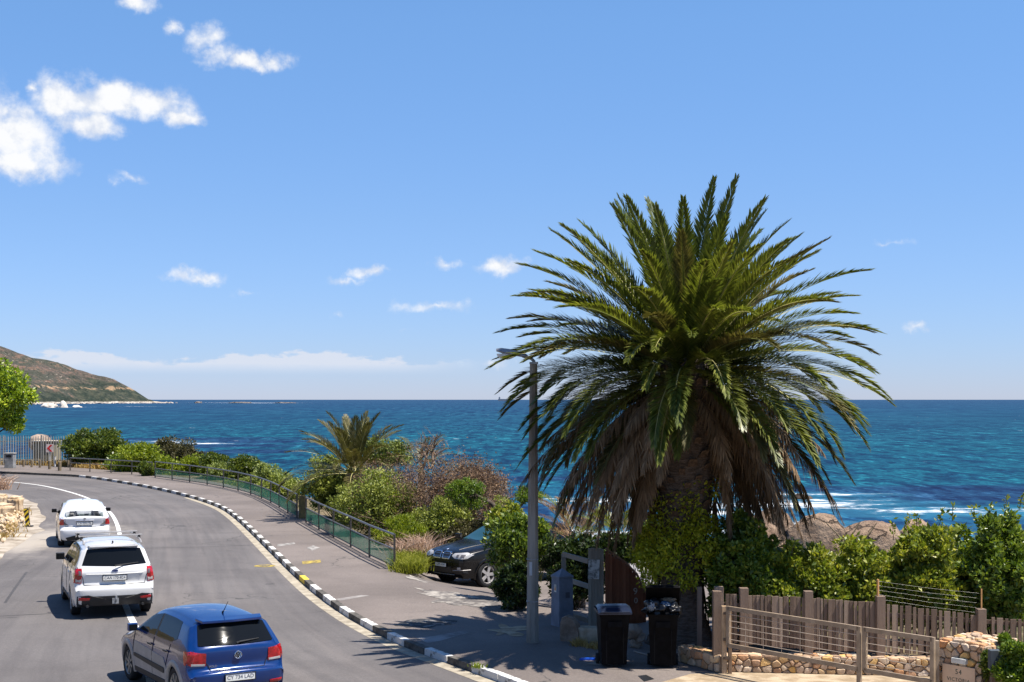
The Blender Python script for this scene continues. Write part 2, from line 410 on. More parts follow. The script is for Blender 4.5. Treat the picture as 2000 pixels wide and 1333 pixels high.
    wc = t.noise(t.vmath('MULTIPLY', pos, (.13, .07, 0)), 1, 5, .6, .3)
    wc = t.math('MULTIPLY', t.smooth(wc, .70, .74), t.smooth(dist, 3.75, 3.2))
    foam = t.math('MAXIMUM', foam, t.math('MULTIPLY', wc, .5))
    halo = t.smooth(t.math('ADD', fm, t.math('MULTIPLY', t.math('SUBTRACT', fn, .5), 2.4)), -.35, .5)
    base = t.mix(t.math('MULTIPLY', t.math('MULTIPLY', halo, near), .45), base, (.03, .16, .24))
    col = t.mix(foam, base, (.60, .63, .65))
    w1 = t.noise(t.vmath('MULTIPLY', pos, (.16, .30, 0)), 1, 6, .65, .3); w2 = t.noise(t.vmath('MULTIPLY', pos, (.03, .06, 0)), 1, 3, .5)
    h = t.math('ADD', t.math('MULTIPLY', w1, 1.0), t.math('MULTIPLY', w2, 2.0))
    bn = t.new('ShaderNodeBump'); bn.inputs['Strength'].default_value = .8; bn.inputs['Distance'].default_value = .5
    t.link(h, bn.inputs['Height'])
    # a choppy sea: mostly the colour of the water, with a weak broken reflection
    df = t.new('ShaderNodeBsdfDiffuse'); t.link(col, df.inputs[0]); t.link(bn.outputs[0], df.inputs['Normal'])
    gl_ = t.new('ShaderNodeBsdfGlossy'); gl_.inputs['Roughness'].default_value = .32; t.link(bn.outputs[0], gl_.inputs['Normal'])
    mx = t.new('ShaderNodeMixShader'); t.put(mx.inputs[0], t.math('MULTIPLY', t.math('SUBTRACT', 1.0, foam), .06)); t.link(df.outputs[0], mx.inputs[1]); t.link(gl_.outputs[0], mx.inputs[2]); t.link(mx.outputs[0], t.n['Material Output'].inputs[0])
    return m
v = []; ys = [40, 90, 150, 250, 500, 1000, 2500, 6000, 15000, 40000, 120000]
for y in ys: v += [(-y * 1.2 - 300, y, SEA_Z), (-y * .4, y, SEA_Z), (y * .4, y, SEA_Z), (y * 1.2 + 300, y, SEA_Z)]
q = [(i * 4 + j, i * 4 + j + 1, i * 4 + j + 5, i * 4 + j + 4) for i in range(len(ys) - 1) for j in range(3)]
tag(mesh_np('sea', v, q, sea_material()), 'blue green sea with kelp patches and white breakers reaching the horizon', kind='structure')

# ================================================================ ground that drops to the shore
LOT_N = Vector((.83, .55, 0)); LOT_P = Vector((-2.4, 35.9, 0))
def sst(a, b, x):
    t = np.clip((x - a) / (b - a), 0, 1); return t * t * (3 - 2 * t)
def z_lot(X, Y):
    """height of the paving: level by the kerb, sloping down into the parking area"""
    s = (X - LOT_P.x) * LOT_N.x + (Y - LOT_P.y) * LOT_N.y
    return 0.12 - 0.60 * sst(0.0, 4.5, s) * sst(-3.5, -2.2, X) * sst(9.5, 3.5, X) * sst(31.5, 34, Y)
EX = np.array([-90, -60, -40, -31, -22, -15, -11, -7, -3, 4, 12, 40, 120.]); EY = np.array([124, 119, 115, 106, 95, 79, 69, 57, 47, 46, 40, 37, 34.])
def z_ground(X, Y):
    d = Y - np.interp(X, EX, EY)
    z = np.where(d < 0, -0.07, -0.07 - 9.0 * sst(0, 58, d))
    z = z + (z_lot(X, Y) - .12) * (d < 40)
    le = np.interp(Y, LEY, LEX)
    v_ = np.clip(le - X, 0, 60) * (Y < 84)
    z = z + .16 * np.minimum(v_, 8) + .3 * np.clip(v_ - 8, 0, 30)
    return z
LEY = np.array([0, 10, 20, 30, 40, 45.5, 51, 55, 62, 70, 75, 79, 82.5, 85.]); LEX = np.array([-12.2, -12.6, -13.5, -14.5, -15.5, -16.4, -17.4, -18.4, -20.8, -24.2, -27, -35, -50, -70.])
gx = np.concatenate([np.arange(-120, -40, 4), np.arange(-40, 16, .8), np.arange(16, 121, 4)]); gy = np.concatenate([np.arange(-30, 10, 5), np.arange(10, 110, 1.0), np.arange(110, 190, 4)])
XX, YY = np.meshgrid(gx, gy); ZZ = z_ground(XX, YY)
bumpn = np.array([[noise.noise(Vector((x * .35, y * .35, 0))) for x in gx] for y in gy])
off_road = np.clip((np.interp(YY, LEY, LEX) - XX) / 3, 0, 1) * (YY < 84)
ZZ = ZZ + bumpn * .35 * off_road + bumpn * .5 * (YY - np.interp(XX, EX, EY) > 2)
nx, ny = len(gx), len(gy)
q = np.array([(j * nx + i, j * nx + i + 1, (j + 1) * nx + i + 1, (j + 1) * nx + i) for j in range(ny - 1) for i in range(nx - 1)])
EARTH = M('earth', (.06, .06, .025), .95, .1, col2=(.17, .13, .08), scale=1.3, bump=.5, bscale=9)
tag(mesh_np('ground', np.stack([XX, YY, ZZ], -1), q, EARTH, smooth=True), kind='structure')

# ================================================================ road, markings, pavement, kerb
def curve(pts, n, sm=3):
    p = np.array([tuple(a)[:2] for a in pts], float)
    for _ in range(sm):
        a = p[:-1] * .75 + p[1:] * .25; c = p[:-1] * .25 + p[1:] * .75
        p = np.concatenate([p[:1], np.stack([a, c], 1).reshape(-1, 2), p[-1:]])
    s = np.concatenate([[0], np.cumsum(np.linalg.norm(np.diff(p, axis=0), axis=1))])
    return (lambda u: np.stack([np.interp(u, s, p[:, 0]), np.interp(u, s, p[:, 1])], -1)), s[-1]
KPX = [(0, 925), (110, 930), (160, 932.5), (230, 943), (300, 955.5), (370, 972), (430, 992), (460, 1013), (490, 1041), (530, 1081), (570, 1121), (620, 1166), (680, 1208), (740, 1241), (800, 1269), (860, 1291), (920, 1313), (960, 1328), (1010, 1347)]
KERB = [(-80, 103), (-60, 100.5), (-45, 98)] + [tuple(G(*p))[:2] for p in KPX] + [(1.6, 21), (4.5, 15), (9, 4), (14, -10)]
kc, KL = curve(KERB, 0)
LEFT = [(-80, 86), (-50, 82.5), (-35, 79), (-27, 75), (-24.2, 70), (-20.8, 62), (-18.4, 55), (-16.4, 45.5), (-15.5, 40), (-14.5, 30), (-13.5, 20), (-12.6, 10), (-12, -10)]
lc, LL = curve(LEFT, 0)
def strip(fa, La, fb, Lb, n, mcols, z):
    A = fa(np.linspace(0, La, n)); B = fb(np.linspace(0, Lb, n)); t = np.linspace(0, 1, mcols)[None, :, None]
    P = A[:, None] * (1 - t) + B[:, None] * t
    Z = z(P[..., 0], P[..., 1]) if callable(z) else np.full(P.shape[:2], z)
    v = np.concatenate([P, Z[..., None]], -1).reshape(-1, 3)
    q = np.array([(i * mcols + j, (i + 1) * mcols + j, (i + 1) * mcols + j + 1, i * mcols + j + 1) for i in range(n - 1) for j in range(mcols - 1)])
    return v, q
def asphalt(name, c1, c2, stain=(.05, .05, .05), lanes=False):
    m = bpy.data.materials.new(name); m.use_nodes = True; t = NT(m.node_tree); b = t.n['Principled BSDF']
    pos = t.new('ShaderNodeNewGeometry').outputs['Position']
    big = t.noise(pos, .22, 5, .6, .5); med = t.noise(pos, 1.6, 6, .65); fin = t.noise(pos, 55, 3, .7); grit = t.noise(pos, 16, 4, .75)
    c = t.mix(t.smooth(big, .3, .7), c1, c2)
    c = t.mix(t.math('MULTIPLY', t.smooth(med, .5, .75), .30), c, stain)
    c = t.mix(t.math('MULTIPLY', t.smooth(grit, .42, .68), .50), c, t.mix(1.0, c, (1.45, 1.42, 1.38), 'MULTIPLY'))
    c = t.mix(t.math('MULTIPLY', t.smooth(fin, .45, .62), .45), c, t.mix(1.0, c, (.55, .55, .56), 'MULTIPLY'))
    ck = t.new('ShaderNodeTexVoronoi'); ck.feature = 'DISTANCE_TO_EDGE'; ck.inputs['Scale'].default_value = .30
    wn = t.new('ShaderNodeTexNoise'); wn.inputs['Scale'].default_value = 1.1; wn.inputs['Detail'].default_value = 5; t.link(pos, wn.inputs['Vector'])
    t.link(t.vmath('ADD', pos, t.vmath('MULTIPLY', wn.outputs['Color'], (1.6, 1.6, 0))), ck.inputs['Vector'])
    crack = t.math('MULTIPLY', t.smooth(ck.outputs['Distance'], .010, .002), t.smooth(t.noise(pos, .16, 2), .52, .6))
    c = t.mix(t.math('MULTIPLY', crack, .7), c, (.03, .03, .03))
    if lanes:
        at = t.new('ShaderNodeAttribute'); at.attribute_name = 'across'; fx = at.outputs['Fac']; al = t.new('ShaderNodeAttribute'); al.attribute_name = 'along'
        cv = t.combine(t.math('MULTIPLY', fx, 26.0), t.math('MULTIPLY', al.outputs['Fac'], .10), 0.0)
        c = t.mix(t.math('MULTIPLY', t.smooth(t.noise(cv, 1, 5, .6), .42, .66), .55), c, t.mix(1.0, c, (.70, .70, .72), 'MULTIPLY'))
        cv2 = t.combine(t.math('MULTIPLY', fx, 9.0), t.math('MULTIPLY', al.outputs['Fac'], .03), 4.0)
        c = t.mix(t.math('MULTIPLY', t.smooth(t.noise(cv2, 1, 3, .6), .45, .62), .5), c, t.mix(1.0, c, (1.32, 1.28, 1.24), 'MULTIPLY'))
        dv = t.vmath('MULTIPLY', t.vmath('SUBTRACT', pos, (-16.6, 50.0, 0)), (1 / 3.2, 1 / 9.0, 0)); dm = t.math('SUBTRACT', 1.0, t.vmath('LENGTH', dv))
        dm = t.smooth(t.math('ADD', dm, t.math('MULTIPLY', t.math('SUBTRACT', t.noise(t.vmath('MULTIPLY', pos, (.5, .25, 1)), 1.3, 6, .65), .5), 1.6)), .1, .9)
        c = t.mix(t.math('MULTIPLY', dm, .8), c, (.36, .32, .27))
        oil = t.noise(pos, .9, 4, .7, .8); c = t.mix(t.math('MULTIPLY', t.smooth(oil, .66, .72), .5), c, (.035, .034, .034))
    t.link(c, b.inputs['Base Color']); b.inputs['Roughness'].default_value = .85; b.inputs['Specular IOR Level'].default_value = .3
    bn = t.new('ShaderNodeBump'); bn.inputs['Strength'].default_value = .35; bn.inputs['Distance'].default_value = .01
    t.link(t.noise(pos, 45, 4, .7), bn.inputs['Height']); t.link(bn.outputs[0], b.inputs['Normal'])
    return m
ROAD = asphalt('road_asphalt', (.098, .089, .086), (.128, .117, .113), (.065, .06, .059), True)
PAVE = asphalt('pavement_asphalt', (.122, .102, .091), (.178, .150, .134), (.082, .070, .064))
v, q = strip(kc, KL, lc, LL, 160, 14, 0.0)
o = tag(mesh_np('road', v, q, ROAD), kind='structure')
for nm_, vals in (('across', np.tile(np.linspace(0, 1, 14), 160)), ('along', np.repeat(np.linspace(0, KL, 160), 14))):
    at_ = o.data.attributes.new(nm_, 'FLOAT', 'POINT'); at_.data.foreach_set('value', vals.astype(np.float32))

def offset_line(pts, o0, o1, z, name, mat, n=None):
    """a flat painted band along a line, from o0 to o1 metres to its right"""
    f, L = curve(pts, 0); n = n or int(L / .5) + 2; P = f(np.linspace(0, L, n)); T = np.gradient(P, axis=0); T /= np.linalg.norm(T, axis=1, keepdims=True)
    N = np.stack([T[:, 1], -T[:, 0]], 1)
    a = P + N * o0; b = P + N * o1
    v = np.stack([np.column_stack([a, np.full(n, z)]), np.column_stack([b, np.full(n, z)])], 1)
    q = np.array([(2 * i, 2 * i + 1, 2 * i + 3, 2 * i + 2) for i in range(n - 1)])
    return mesh_np(name, v, q, mat)
LINE = M('line_paint', (.36, .35, .33), .7, .3, col2=(.62, .61, .58), scale=5, detail=8, contrast=(.25, .5))
CPX = [(0, 940), (60, 945.5), (100, 952), (160, 968), (196, 985), (218, 1003), (231, 1028), (236, 1060), (237, 1100), (238, 1140), (242, 1181), (268, 1230)]
CEN = [(-80, 95), (-45, 89)] + [tuple(G(*p))[:2] for p in CPX] + [(-6.8, 26.5), (-5.2, 21), (-3.2, 14), (0, 4)]
o = offset_line(CEN, -.075, .075, .004, 'centre_line', LINE); tag(o, kind='structure')
GUT = M('gutter_concrete', (.24, .205, .155), .9, .2, col2=(.38, .335, .26), scale=3.5, bump=.3, bscale=20)
o = offset_line([tuple(G(*p))[:2] for p in KPX[5:]] , .02, .30, .004, 'gutter', GUT)
f_, L_ = curve([tuple(G(*p))[:2] for p in KPX[5:]], 0)
tag(o, kind='structure')
# pavement
PB = [(-80, 113), (-45, 108), (-34, 103), (-30.6, 100), (-22.5, 91), (-17.3, 83), (-12.4, 72), (-8.6, 59.5), (-3.6, 46), (0, 47.5), (5.5, 46.5), (6.2, 40), (5.2, 34), (4.9, 30), (6.5, 26.6), (11, 25.6), (14, 20), (18, 10), (26, -10)]
pc, PL = curve(PB, 0, 1)
# match the two borders by bearing so the strip never folds
kk = np.linspace(0, KL, 240); KP = kc(kk); pp = np.linspace(0, PL, 2000); PP = pc(pp)
idx = [0]
for i in range(1, 240):
    tgt = KP[i]; T_ = KP[min(i + 1, 239)] - KP[i - 1]; T_ /= np.linalg.norm(T_); N_ = np.array([-T_[1], T_[0]])
    rel = PP - tgt; along = np.abs(rel @ T_) + np.maximum(0, -(rel @ N_)) * 5; lo = idx[-1]
    idx.append(lo + int(np.argmin(along[lo:min(lo + 160, 2000)])))
OUT = PP[idx]; OUT[-1] = PP[-1]
mcols = 30; t_ = (np.linspace(0, 1, mcols) ** 1.0)[None, :, None]
Tk = np.gradient(KP, axis=0); Tk /= np.linalg.norm(Tk, axis=1, keepdims=True); Nk = np.stack([-Tk[:, 1], Tk[:, 0]], 1)
Pv = (KP + Nk * .155)[:, None] * (1 - t_) + OUT[:, None] * t_
v = np.concatenate([Pv, z_lot(Pv[..., 0], Pv[..., 1])[..., None]], -1).reshape(-1, 3)
q = np.array([(i * mcols + j, i * mcols + j + 1, (i + 1) * mcols + j + 1, (i + 1) * mcols + j) for i in range(239) for j in range(mcols - 1)])
o = mesh_np('pavement', v, q, PAVE); tag(o, kind='structure')
bm = bmesh.new(); bm.from_mesh(o.data); bmesh.ops.recalc_face_normals(bm, faces=bm.faces[:])
if sum(f.normal.z for f in bm.faces) < 0: bmesh.ops.reverse_faces(bm, faces=bm.faces[:])
bm.to_mesh(o.data); bm.free()

# kerb: stones one metre long, painted white and left bare by turns
KW = M('kerb_white', (.20, .19, .175), .85, .2, col2=(.60, .585, .555), scale=7, detail=9, contrast=(.36, .50), bump=.3, bscale=25)
KD = M('kerb_bare', (.055, .05, .045), .9, .2, col2=(.125, .115, .10), scale=7, bump=.4, bscale=25)
KY = M('kerb_yellow', (.60, .42, .04), .8, .2, col2=(.72, .52, .08), scale=8)
kerb = bpy.data.objects.new('kerb', None); COL.objects.link(kerb); tag(kerb, kind='structure')
def kerb_mesh(mat):
    me_o = MB().box((0, 0, .055), (.975, .155, .15)).build('kerbstone_source', mat, bevel=.012)
    me = me_o.data; bpy.data.objects.remove(me_o); return me
kms = {k: kerb_mesh(m_) for k, m_ in (('w', KW), ('d', KD), ('y', KY))}
kps = np.arange(0, KL, 1.0); cnt = 0
s_break0 = None
for i, u in enumerate(kps[:-1]):
    p = kc(np.array([u + .5]))[0]; a = kc(np.array([u]))[0]; c = kc(np.array([u + 1.0]))[0]
    pxx = 1000 + F * p[0] / p[1] if p[1] > 1 else 9999; pyy = HY + F * CH / p[1] if p[1] > 1 else 9999
    if pxx < -60 or p[1] < 20: continue
    if 955 < pxx < 992: continue                               # dropped kerb at the drive
    kind = 'd' if pxx < 140 else ('w' if i % 2 else 'd')
    if pxx > 992: kind = 'w'
    if abs(pxx - 588) < 7: kind = 'y'
    o = bpy.data.objects.new('kerbstone', kms[kind]); COL.objects.link(o); o.parent = kerb
    d_ = c - a; T_ = d_ / np.linalg.norm(d_)
    o.location = (p[0] - T_[1] * .078, p[1] + T_[0] * .078, random.uniform(-.008, .006) + .005)
    o.rotation_euler = (random.uniform(-.02, .02), random.uniform(-.006, .006), math.atan2(d_[1], d_[0]) + random.uniform(-.012, .012)); o.scale = (np.linalg.norm(d_), 1, 1)

TARS = M('tar_seam', (.045, .043, .043), .8, .3, col2=(.075, .07, .07), scale=9)
for pts in ([(268, 1072), (330, 1070), (400, 1069), (520, 1064)], [(0, 1204), (60, 1201), (120, 1198)], [(52, 1118), (30, 1148), (10, 1178)]):
    tag(offset_line([tuple(G(*p))[:2] for p in pts], -.035, .035, .003, 'tar_seam', TARS), kind='structure')
# painted marks
YEL = M('yellow_paint', (.17, .13, .06), .8, .2, col2=(.42, .31, .06), scale=7, contrast=(.38, .62), detail=9)
def ring(c, r0, r1, z, name, mat, n=28):
    v = []
    for k in range(n):
        a = 2 * math.pi * k / n; v += [(c.x + r0 * math.cos(a), c.y + r0 * math.sin(a), z), (c.x + r1 * math.cos(a), c.y + r1 * math.sin(a), z)]
    return mesh_np(name, v, [(2 * k, 2 * k + 1, (2 * k + 3) % (2 * n), (2 * k + 2) % (2 * n)) for k in range(n)], mat)
g_ = G(517, 1106)
mh = thing('manhole', 'round manhole cover with a yellow painted ring on the road', 'manhole', (g_.x, g_.y, 0))
o = ring(g_, .16, .31, .0045, 'painted_ring', YEL); o.parent = mh; o.matrix_parent_inverse = mh.matrix_basis.inverted()
o = MB().prism([(g_.x + .155 * math.cos(k * .5236), g_.y + .155 * math.sin(k * .5236)) for k in range(12)], -.02, .006).build('cover', M('cast_iron', (.10, .085, .06), .7, .4, scale=20, var=.3), mh)
def quad_sheet(name, pts, z, mat, zf=None):
    bm_v = [(p[0], p[1], (zf(p[0], p[1]) if zf else 0) + z) for p in pts]
    me = bpy.data.meshes.new(name); me.from_pydata(bm_v, [], [tuple(range(len(pts)))]); me.materials.append(mat); return put(name, me)
def gp(px, py): 
    g = G(px, py, .12); return (g.x, g.y)
tag(quad_sheet('yellow_stripe', [gp(590, 1097), gp(626, 1094), gp(627, 1099.5), gp(591, 1102.5)], .124, YEL), kind='structure')
PALE = M('pale_paint', (.14, .13, .12), .9, .2, col2=(.32, .30, .28), scale=6, contrast=(.4, .6))
tag(quad_sheet('white_mark', [gp(598, 1071), gp(612, 1066), gp(626, 1071), gp(610, 1076)], .124, PALE), kind='structure')
tag(quad_sheet('pale_scuff', [gp(540, 1064), gp(575, 1060), gp(577, 1063), gp(542, 1068)], .124, PALE), kind='structure')
tag(quad_sheet('pale_patch', [gp(655, 1171), gp(705, 1163), gp(722, 1164), gp(665, 1174)], .124, M('pale_patch', (.2, .18, .17), .9, .2, col2=(.3, .28, .26), scale=4)), kind='structure')
tag(quad_sheet('pale_band', [gp(812, 1246), gp(850, 1243), gp(905, 1232), gp(918, 1236), gp(862, 1252), gp(835, 1257)], .124, M('pale_band', (.16, .14, .13), .9, .2, col2=(.28, .26, .25), scale=3)), kind='structure')
# worn pale concrete at the lip of the parking area: ragged pieces
def ragged(name, cpx, mat, z, n=40, amp=.18, seed=1):
    P = np.array([gp(*p) for p in cpx]); f, L = curve(list(P) + [P[0]], 0, 1); Q = f(np.linspace(0, L, n, endpoint=False)); c = Q.mean(0); out = []
    for i, p in enumerate(Q):
        k = 1 + amp * noise.noise(Vector((p[0] * 3.1 + seed, p[1] * 3.1, seed * 2.2))) * 2
        pp_ = p + (p - c) / (np.linalg.norm(p - c) + .3) * (k - 1) * 1.2; out.append(pp_)
    bm = bmesh.new(); vs = [bm.verts.new((p[0], p[1], float(z_lot(p[0], p[1])) + z)) for p in out]; fce = bm.faces.new(vs)
    bmesh.ops.triangulate(bm, faces=[fce]); bmesh.ops.subdivide_edges(bm, edges=bm.edges[:], cuts=3, use_grid_fill=True)
    for vv in bm.verts: vv.co.z = float(z_lot(vv.co.x, vv.co.y)) + z
    bmesh.ops.recalc_face_normals(bm, faces=bm.faces[:])
    if sum(f.normal.z for f in bm.faces) < 0: bmesh.ops.reverse_faces(bm, faces=bm.faces[:])
    me = bpy.data.meshes.new(name); bm.to_mesh(me); bm.free(); me.materials.append(mat); return put(name, me)
CONC = M('worn_concrete', (.10, .09, .085), .9, .2, col2=(.34, .31, .275), scale=2.6, detail=9, contrast=(.40, .62), bump=.3, bscale=15)
tag(ragged('concrete_apron', [(815, 1150), (840, 1153), (895, 1160), (960, 1166), (975, 1178), (960, 1190), (920, 1186), (872, 1180), (850, 1170)], CONC, .006, 60, .35), kind='structure')
tag(ragged('concrete_lip', [(800, 1118), (832, 1120), (848, 1127), (826, 1132), (806, 1127)], CONC, .006, 30, .3, 4), kind='structure')
TAR = M('tar_patch', (.035, .035, .037), .9, .3, col2=(.20, .19, .18), scale=6, contrast=(.5, .62))
tag(ragged('tar_patch', [(776, 1220), (810, 1212), (850, 1213), (880, 1216), (850, 1226), (800, 1230)], TAR, .005, 50, .3, 7), kind='structure')
SAND = M('sandy_paving', (.26, .195, .125), .95, .15, col2=(.42, .335, .235), scale=3.0, bump=.35, bscale=30)
tag(quad_sheet('sandy_drive', [(1.9, 22.6), (2.5, 24.0), (3.1, 24.75), (3.7, 24.93), (7.4, 24.6), (10.5, 24.2), (11, 12), (4.5, 12), (2.2, 20)], .125, SAND), kind='structure')
LEAFLIT = M('sandy_dirt', (.26, .19, .12), .95, .1, col2=(.42, .33, .23), scale=5)
tag(ragged('sandy_dirt_patch', [(960, 1228), (985, 1221), (1015, 1222), (1030, 1232), (1000, 1242), (968, 1246)], LEAFLIT, .006, 40, .4, 9), kind='structure')
tag(quad_sheet('drain_cover', [gp(1246, 1321), gp(1262, 1319), gp(1278, 1327), gp(1258, 1332)], .125, BLACK), kind='structure')

# verge of bare earth on the inside of the bend
VERGE = M('pale_dirt', (.21, .175, .135), .95, .1, col2=(.40, .35, .29), scale=1.2, bump=.4, bscale=10)
vm = MB()
f2, L2 = curve(LEFT, 0); n = 90; P = f2(np.linspace(0, L2, n)); T_ = np.gradient(P, axis=0); T_ /= np.linalg.norm(T_, axis=1, keepdims=True); N_ = np.stack([T_[:, 1], -T_[:, 0]], 1)
rows = []
for o_, z_ in ((-.1, .004), (.6, .03), (1.4, .16), (2.6, .42), (4.5, .75)):
    P_ = P + N_ * o_; rows.append(np.column_stack([P_, np.array([z_ * (1 + .5 * noise.noise(Vector((a * .6, b * .6, 3)))) if z_ > .01 else z_ for a, b in P_])]))
wav = np.array([.35 * noise.noise(Vector((a * .5, b * .5, 1))) + .25 for a, b in P]); rows[0][:, :2] -= N_ * wav[:, None]
v = np.stack(rows, 1).reshape(-1, 3); q = np.array([(i * 5 + j, (i + 1) * 5 + j, (i + 1) * 5 + j + 1, i * 5 + j + 1) for i in range(n - 1) for j in range(4)])
tag(mesh_np('dirt_verge', v, q, VERGE, smooth=True), kind='structure')

# ================================================================ headland across the bay
def headland():
    rid = np.array([(-700, 500), (-400, 560), (-200, 618), (0, 674), (60, 698), (130, 713), (180, 729), (222, 741), (246, 754), (270, 768), (290, 780.5), (300, 784), (318, 786)])
    shore = [(-700, 2600), (-200, 3000), (60, 3600), (160, 4200), (290, 4700), (320, 4800)]
    s = np.concatenate([np.linspace(-700, -40, 40), np.linspace(-30, 318, 190)]); t = np.linspace(0, 1.25, 90)
    V = []
    for a in s:
        ry = np.interp(a, rid[:, 0], rid[:, 1]); y0 = np.interp(a, [p[0] for p in shore], [p[1] for p in shore]); deep = 900 * min(1, .12 + (320 - a) / 320)
        for k in t:
            Y = y0 + k * deep; X = (a - 1000) / F * Y; Hr = CH + (781 - ry) * (y0 + deep) / F - SEA_Z
            kk_ = min(k, 1.0); prof = .10 * min(1, kk_ / .05) + .90 * kk_ ** 1.15 if Hr > 12 else min(1, kk_ / .1)
            z = SEA_Z - 1 + (Hr + 1) * prof
            if k > 1: z -= (k - 1) * Hr * 1.5
            nz = noise.noise(Vector((X * .006, Y * .004, z * .004))) * 20 + noise.noise(Vector((X * .02, Y * .012, 2))) * 8 + noise.noise(Vector((X * .06, Y * .03, 5))) * 4
            z += nz * min(1, kk_ * 5) * min(1, Hr / 90) * (.25 if kk_ > .93 else 1)
            V.append((X, Y, z))
    m_ = len(t); q = np.array([(i * m_ + j, (i + 1) * m_ + j, (i + 1) * m_ + j + 1, i * m_ + j + 1) for i in range(len(s) - 1) for j in range(m_ - 1)])
    m = bpy.data.materials.new('headland_scrub'); m.use_nodes = True; tt = NT(m.node_tree); b = tt.n['Principled BSDF']
    pos = tt.new('ShaderNodeNewGeometry').outputs['Position']; sp = tt.new('ShaderNodeSeparateXYZ'); tt.link(pos, sp.inputs[0])
    st = tt.vmath('MULTIPLY', pos, (1, .5, 1.6))
    n1 = tt.noise(st, .007, 7, .70); n2 = tt.noise(st, .030, 7, .72); n3 = tt.noise(st, .085, 4, .65)
    c = tt.mix(tt.smooth(n1, .38, .62), (.088, .068, .058), (.050, .054, .042))
    c = tt.mix(tt.math('MULTIPLY', tt.smooth(n2, .50, .64), .8), c, (.165, .10, .072)); c = tt.mix(tt.math('MULTIPLY', tt.smooth(n2, .48, .36), .6), c, (.030, .034, .022)); c = tt.mix(tt.math('MULTIPLY', tt.smooth(n3, .60, .70), .8), c, (.30, .25, .205))
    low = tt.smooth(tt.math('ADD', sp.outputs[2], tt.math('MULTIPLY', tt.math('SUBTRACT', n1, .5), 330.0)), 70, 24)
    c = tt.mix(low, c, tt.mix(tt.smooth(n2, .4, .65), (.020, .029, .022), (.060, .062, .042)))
    def ell(x, y, rx, ry, zz, rz):
        v_ = tt.vmath('MULTIPLY', tt.vmath('SUBTRACT', pos, (x, y, zz)), (1 / rx, 1 / ry, 1 / rz)); return tt.math('SUBTRACT', 1.0, tt.vmath('LENGTH', v_))
    sc = None
    for (px_, py_, rx_, rz_) in ((118, 769, 24, 6.5), (150, 763, 14, 4), (178, 757, 17, 4.5), (212, 757, 18, 4), (250, 764, 16, 6), (60, 757, 8, 7)):
        p = Wp(px_, py_, 4400); e = ell(p.x, p.y, rx_ * 1.7, 900, p.z, rz_ * 1.7); sc = e if sc is None else tt.math('MAXIMUM', sc, e)
    scm = tt.smooth(tt.math('ADD', sc, tt.math('MULTIPLY', tt.math('SUBTRACT', n2, .5), 4.5)), .15, .6)
    c = tt.mix(tt.math('MULTIPLY', scm, .62), c, tt.mix(n3, (.42, .30, .18), (.30, .17, .10)))
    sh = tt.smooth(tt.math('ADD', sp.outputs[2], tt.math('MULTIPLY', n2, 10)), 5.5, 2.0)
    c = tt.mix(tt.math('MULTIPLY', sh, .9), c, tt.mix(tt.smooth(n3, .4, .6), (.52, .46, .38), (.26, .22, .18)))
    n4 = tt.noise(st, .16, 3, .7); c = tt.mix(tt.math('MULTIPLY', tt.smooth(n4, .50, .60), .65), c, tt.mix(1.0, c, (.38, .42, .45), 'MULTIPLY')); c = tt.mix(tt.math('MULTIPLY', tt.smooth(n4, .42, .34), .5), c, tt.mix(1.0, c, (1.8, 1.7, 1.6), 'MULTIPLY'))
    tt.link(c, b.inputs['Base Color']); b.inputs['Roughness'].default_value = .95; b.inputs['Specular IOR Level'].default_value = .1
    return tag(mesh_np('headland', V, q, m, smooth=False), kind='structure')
headland()
SHORE = M('shore_rock', (.22, .18, .15), .9, .2, col2=(.55, .49, .42), scale=.12, bump=.3)
bm = bmesh.new()
for i in range(150):
    a = random.uniform(-40, 345) if i < 90 else random.uniform(285, 335); y0 = np.interp(a, [-200, 60, 160, 290, 345], [3000, 3580, 4150, 4650, 4800]) - random.uniform(0, 60)
    r_ = random.uniform(2, 6); n0 = len(bm.verts)
    ret = bmesh.ops.create_icosphere(bm, subdivisions=1, radius=1)
    for vv in ret['verts']:
        k = random.uniform(.75, 1.25); vv.co = Vector((vv.co.x * r_ * 1.6 * k + (a - 1000) / F * y0, vv.co.y * r_ * k + y0, vv.co.z * r_ * k * .7 + SEA_Z + .5))
me = bpy.data.meshes.new('shore_rocks'); bm.to_mesh(me); bm.free(); me.materials.append(SHORE)
tag(put('shore_rocks', me), 'pale rocks along the foot of the headland', kind='stuff')
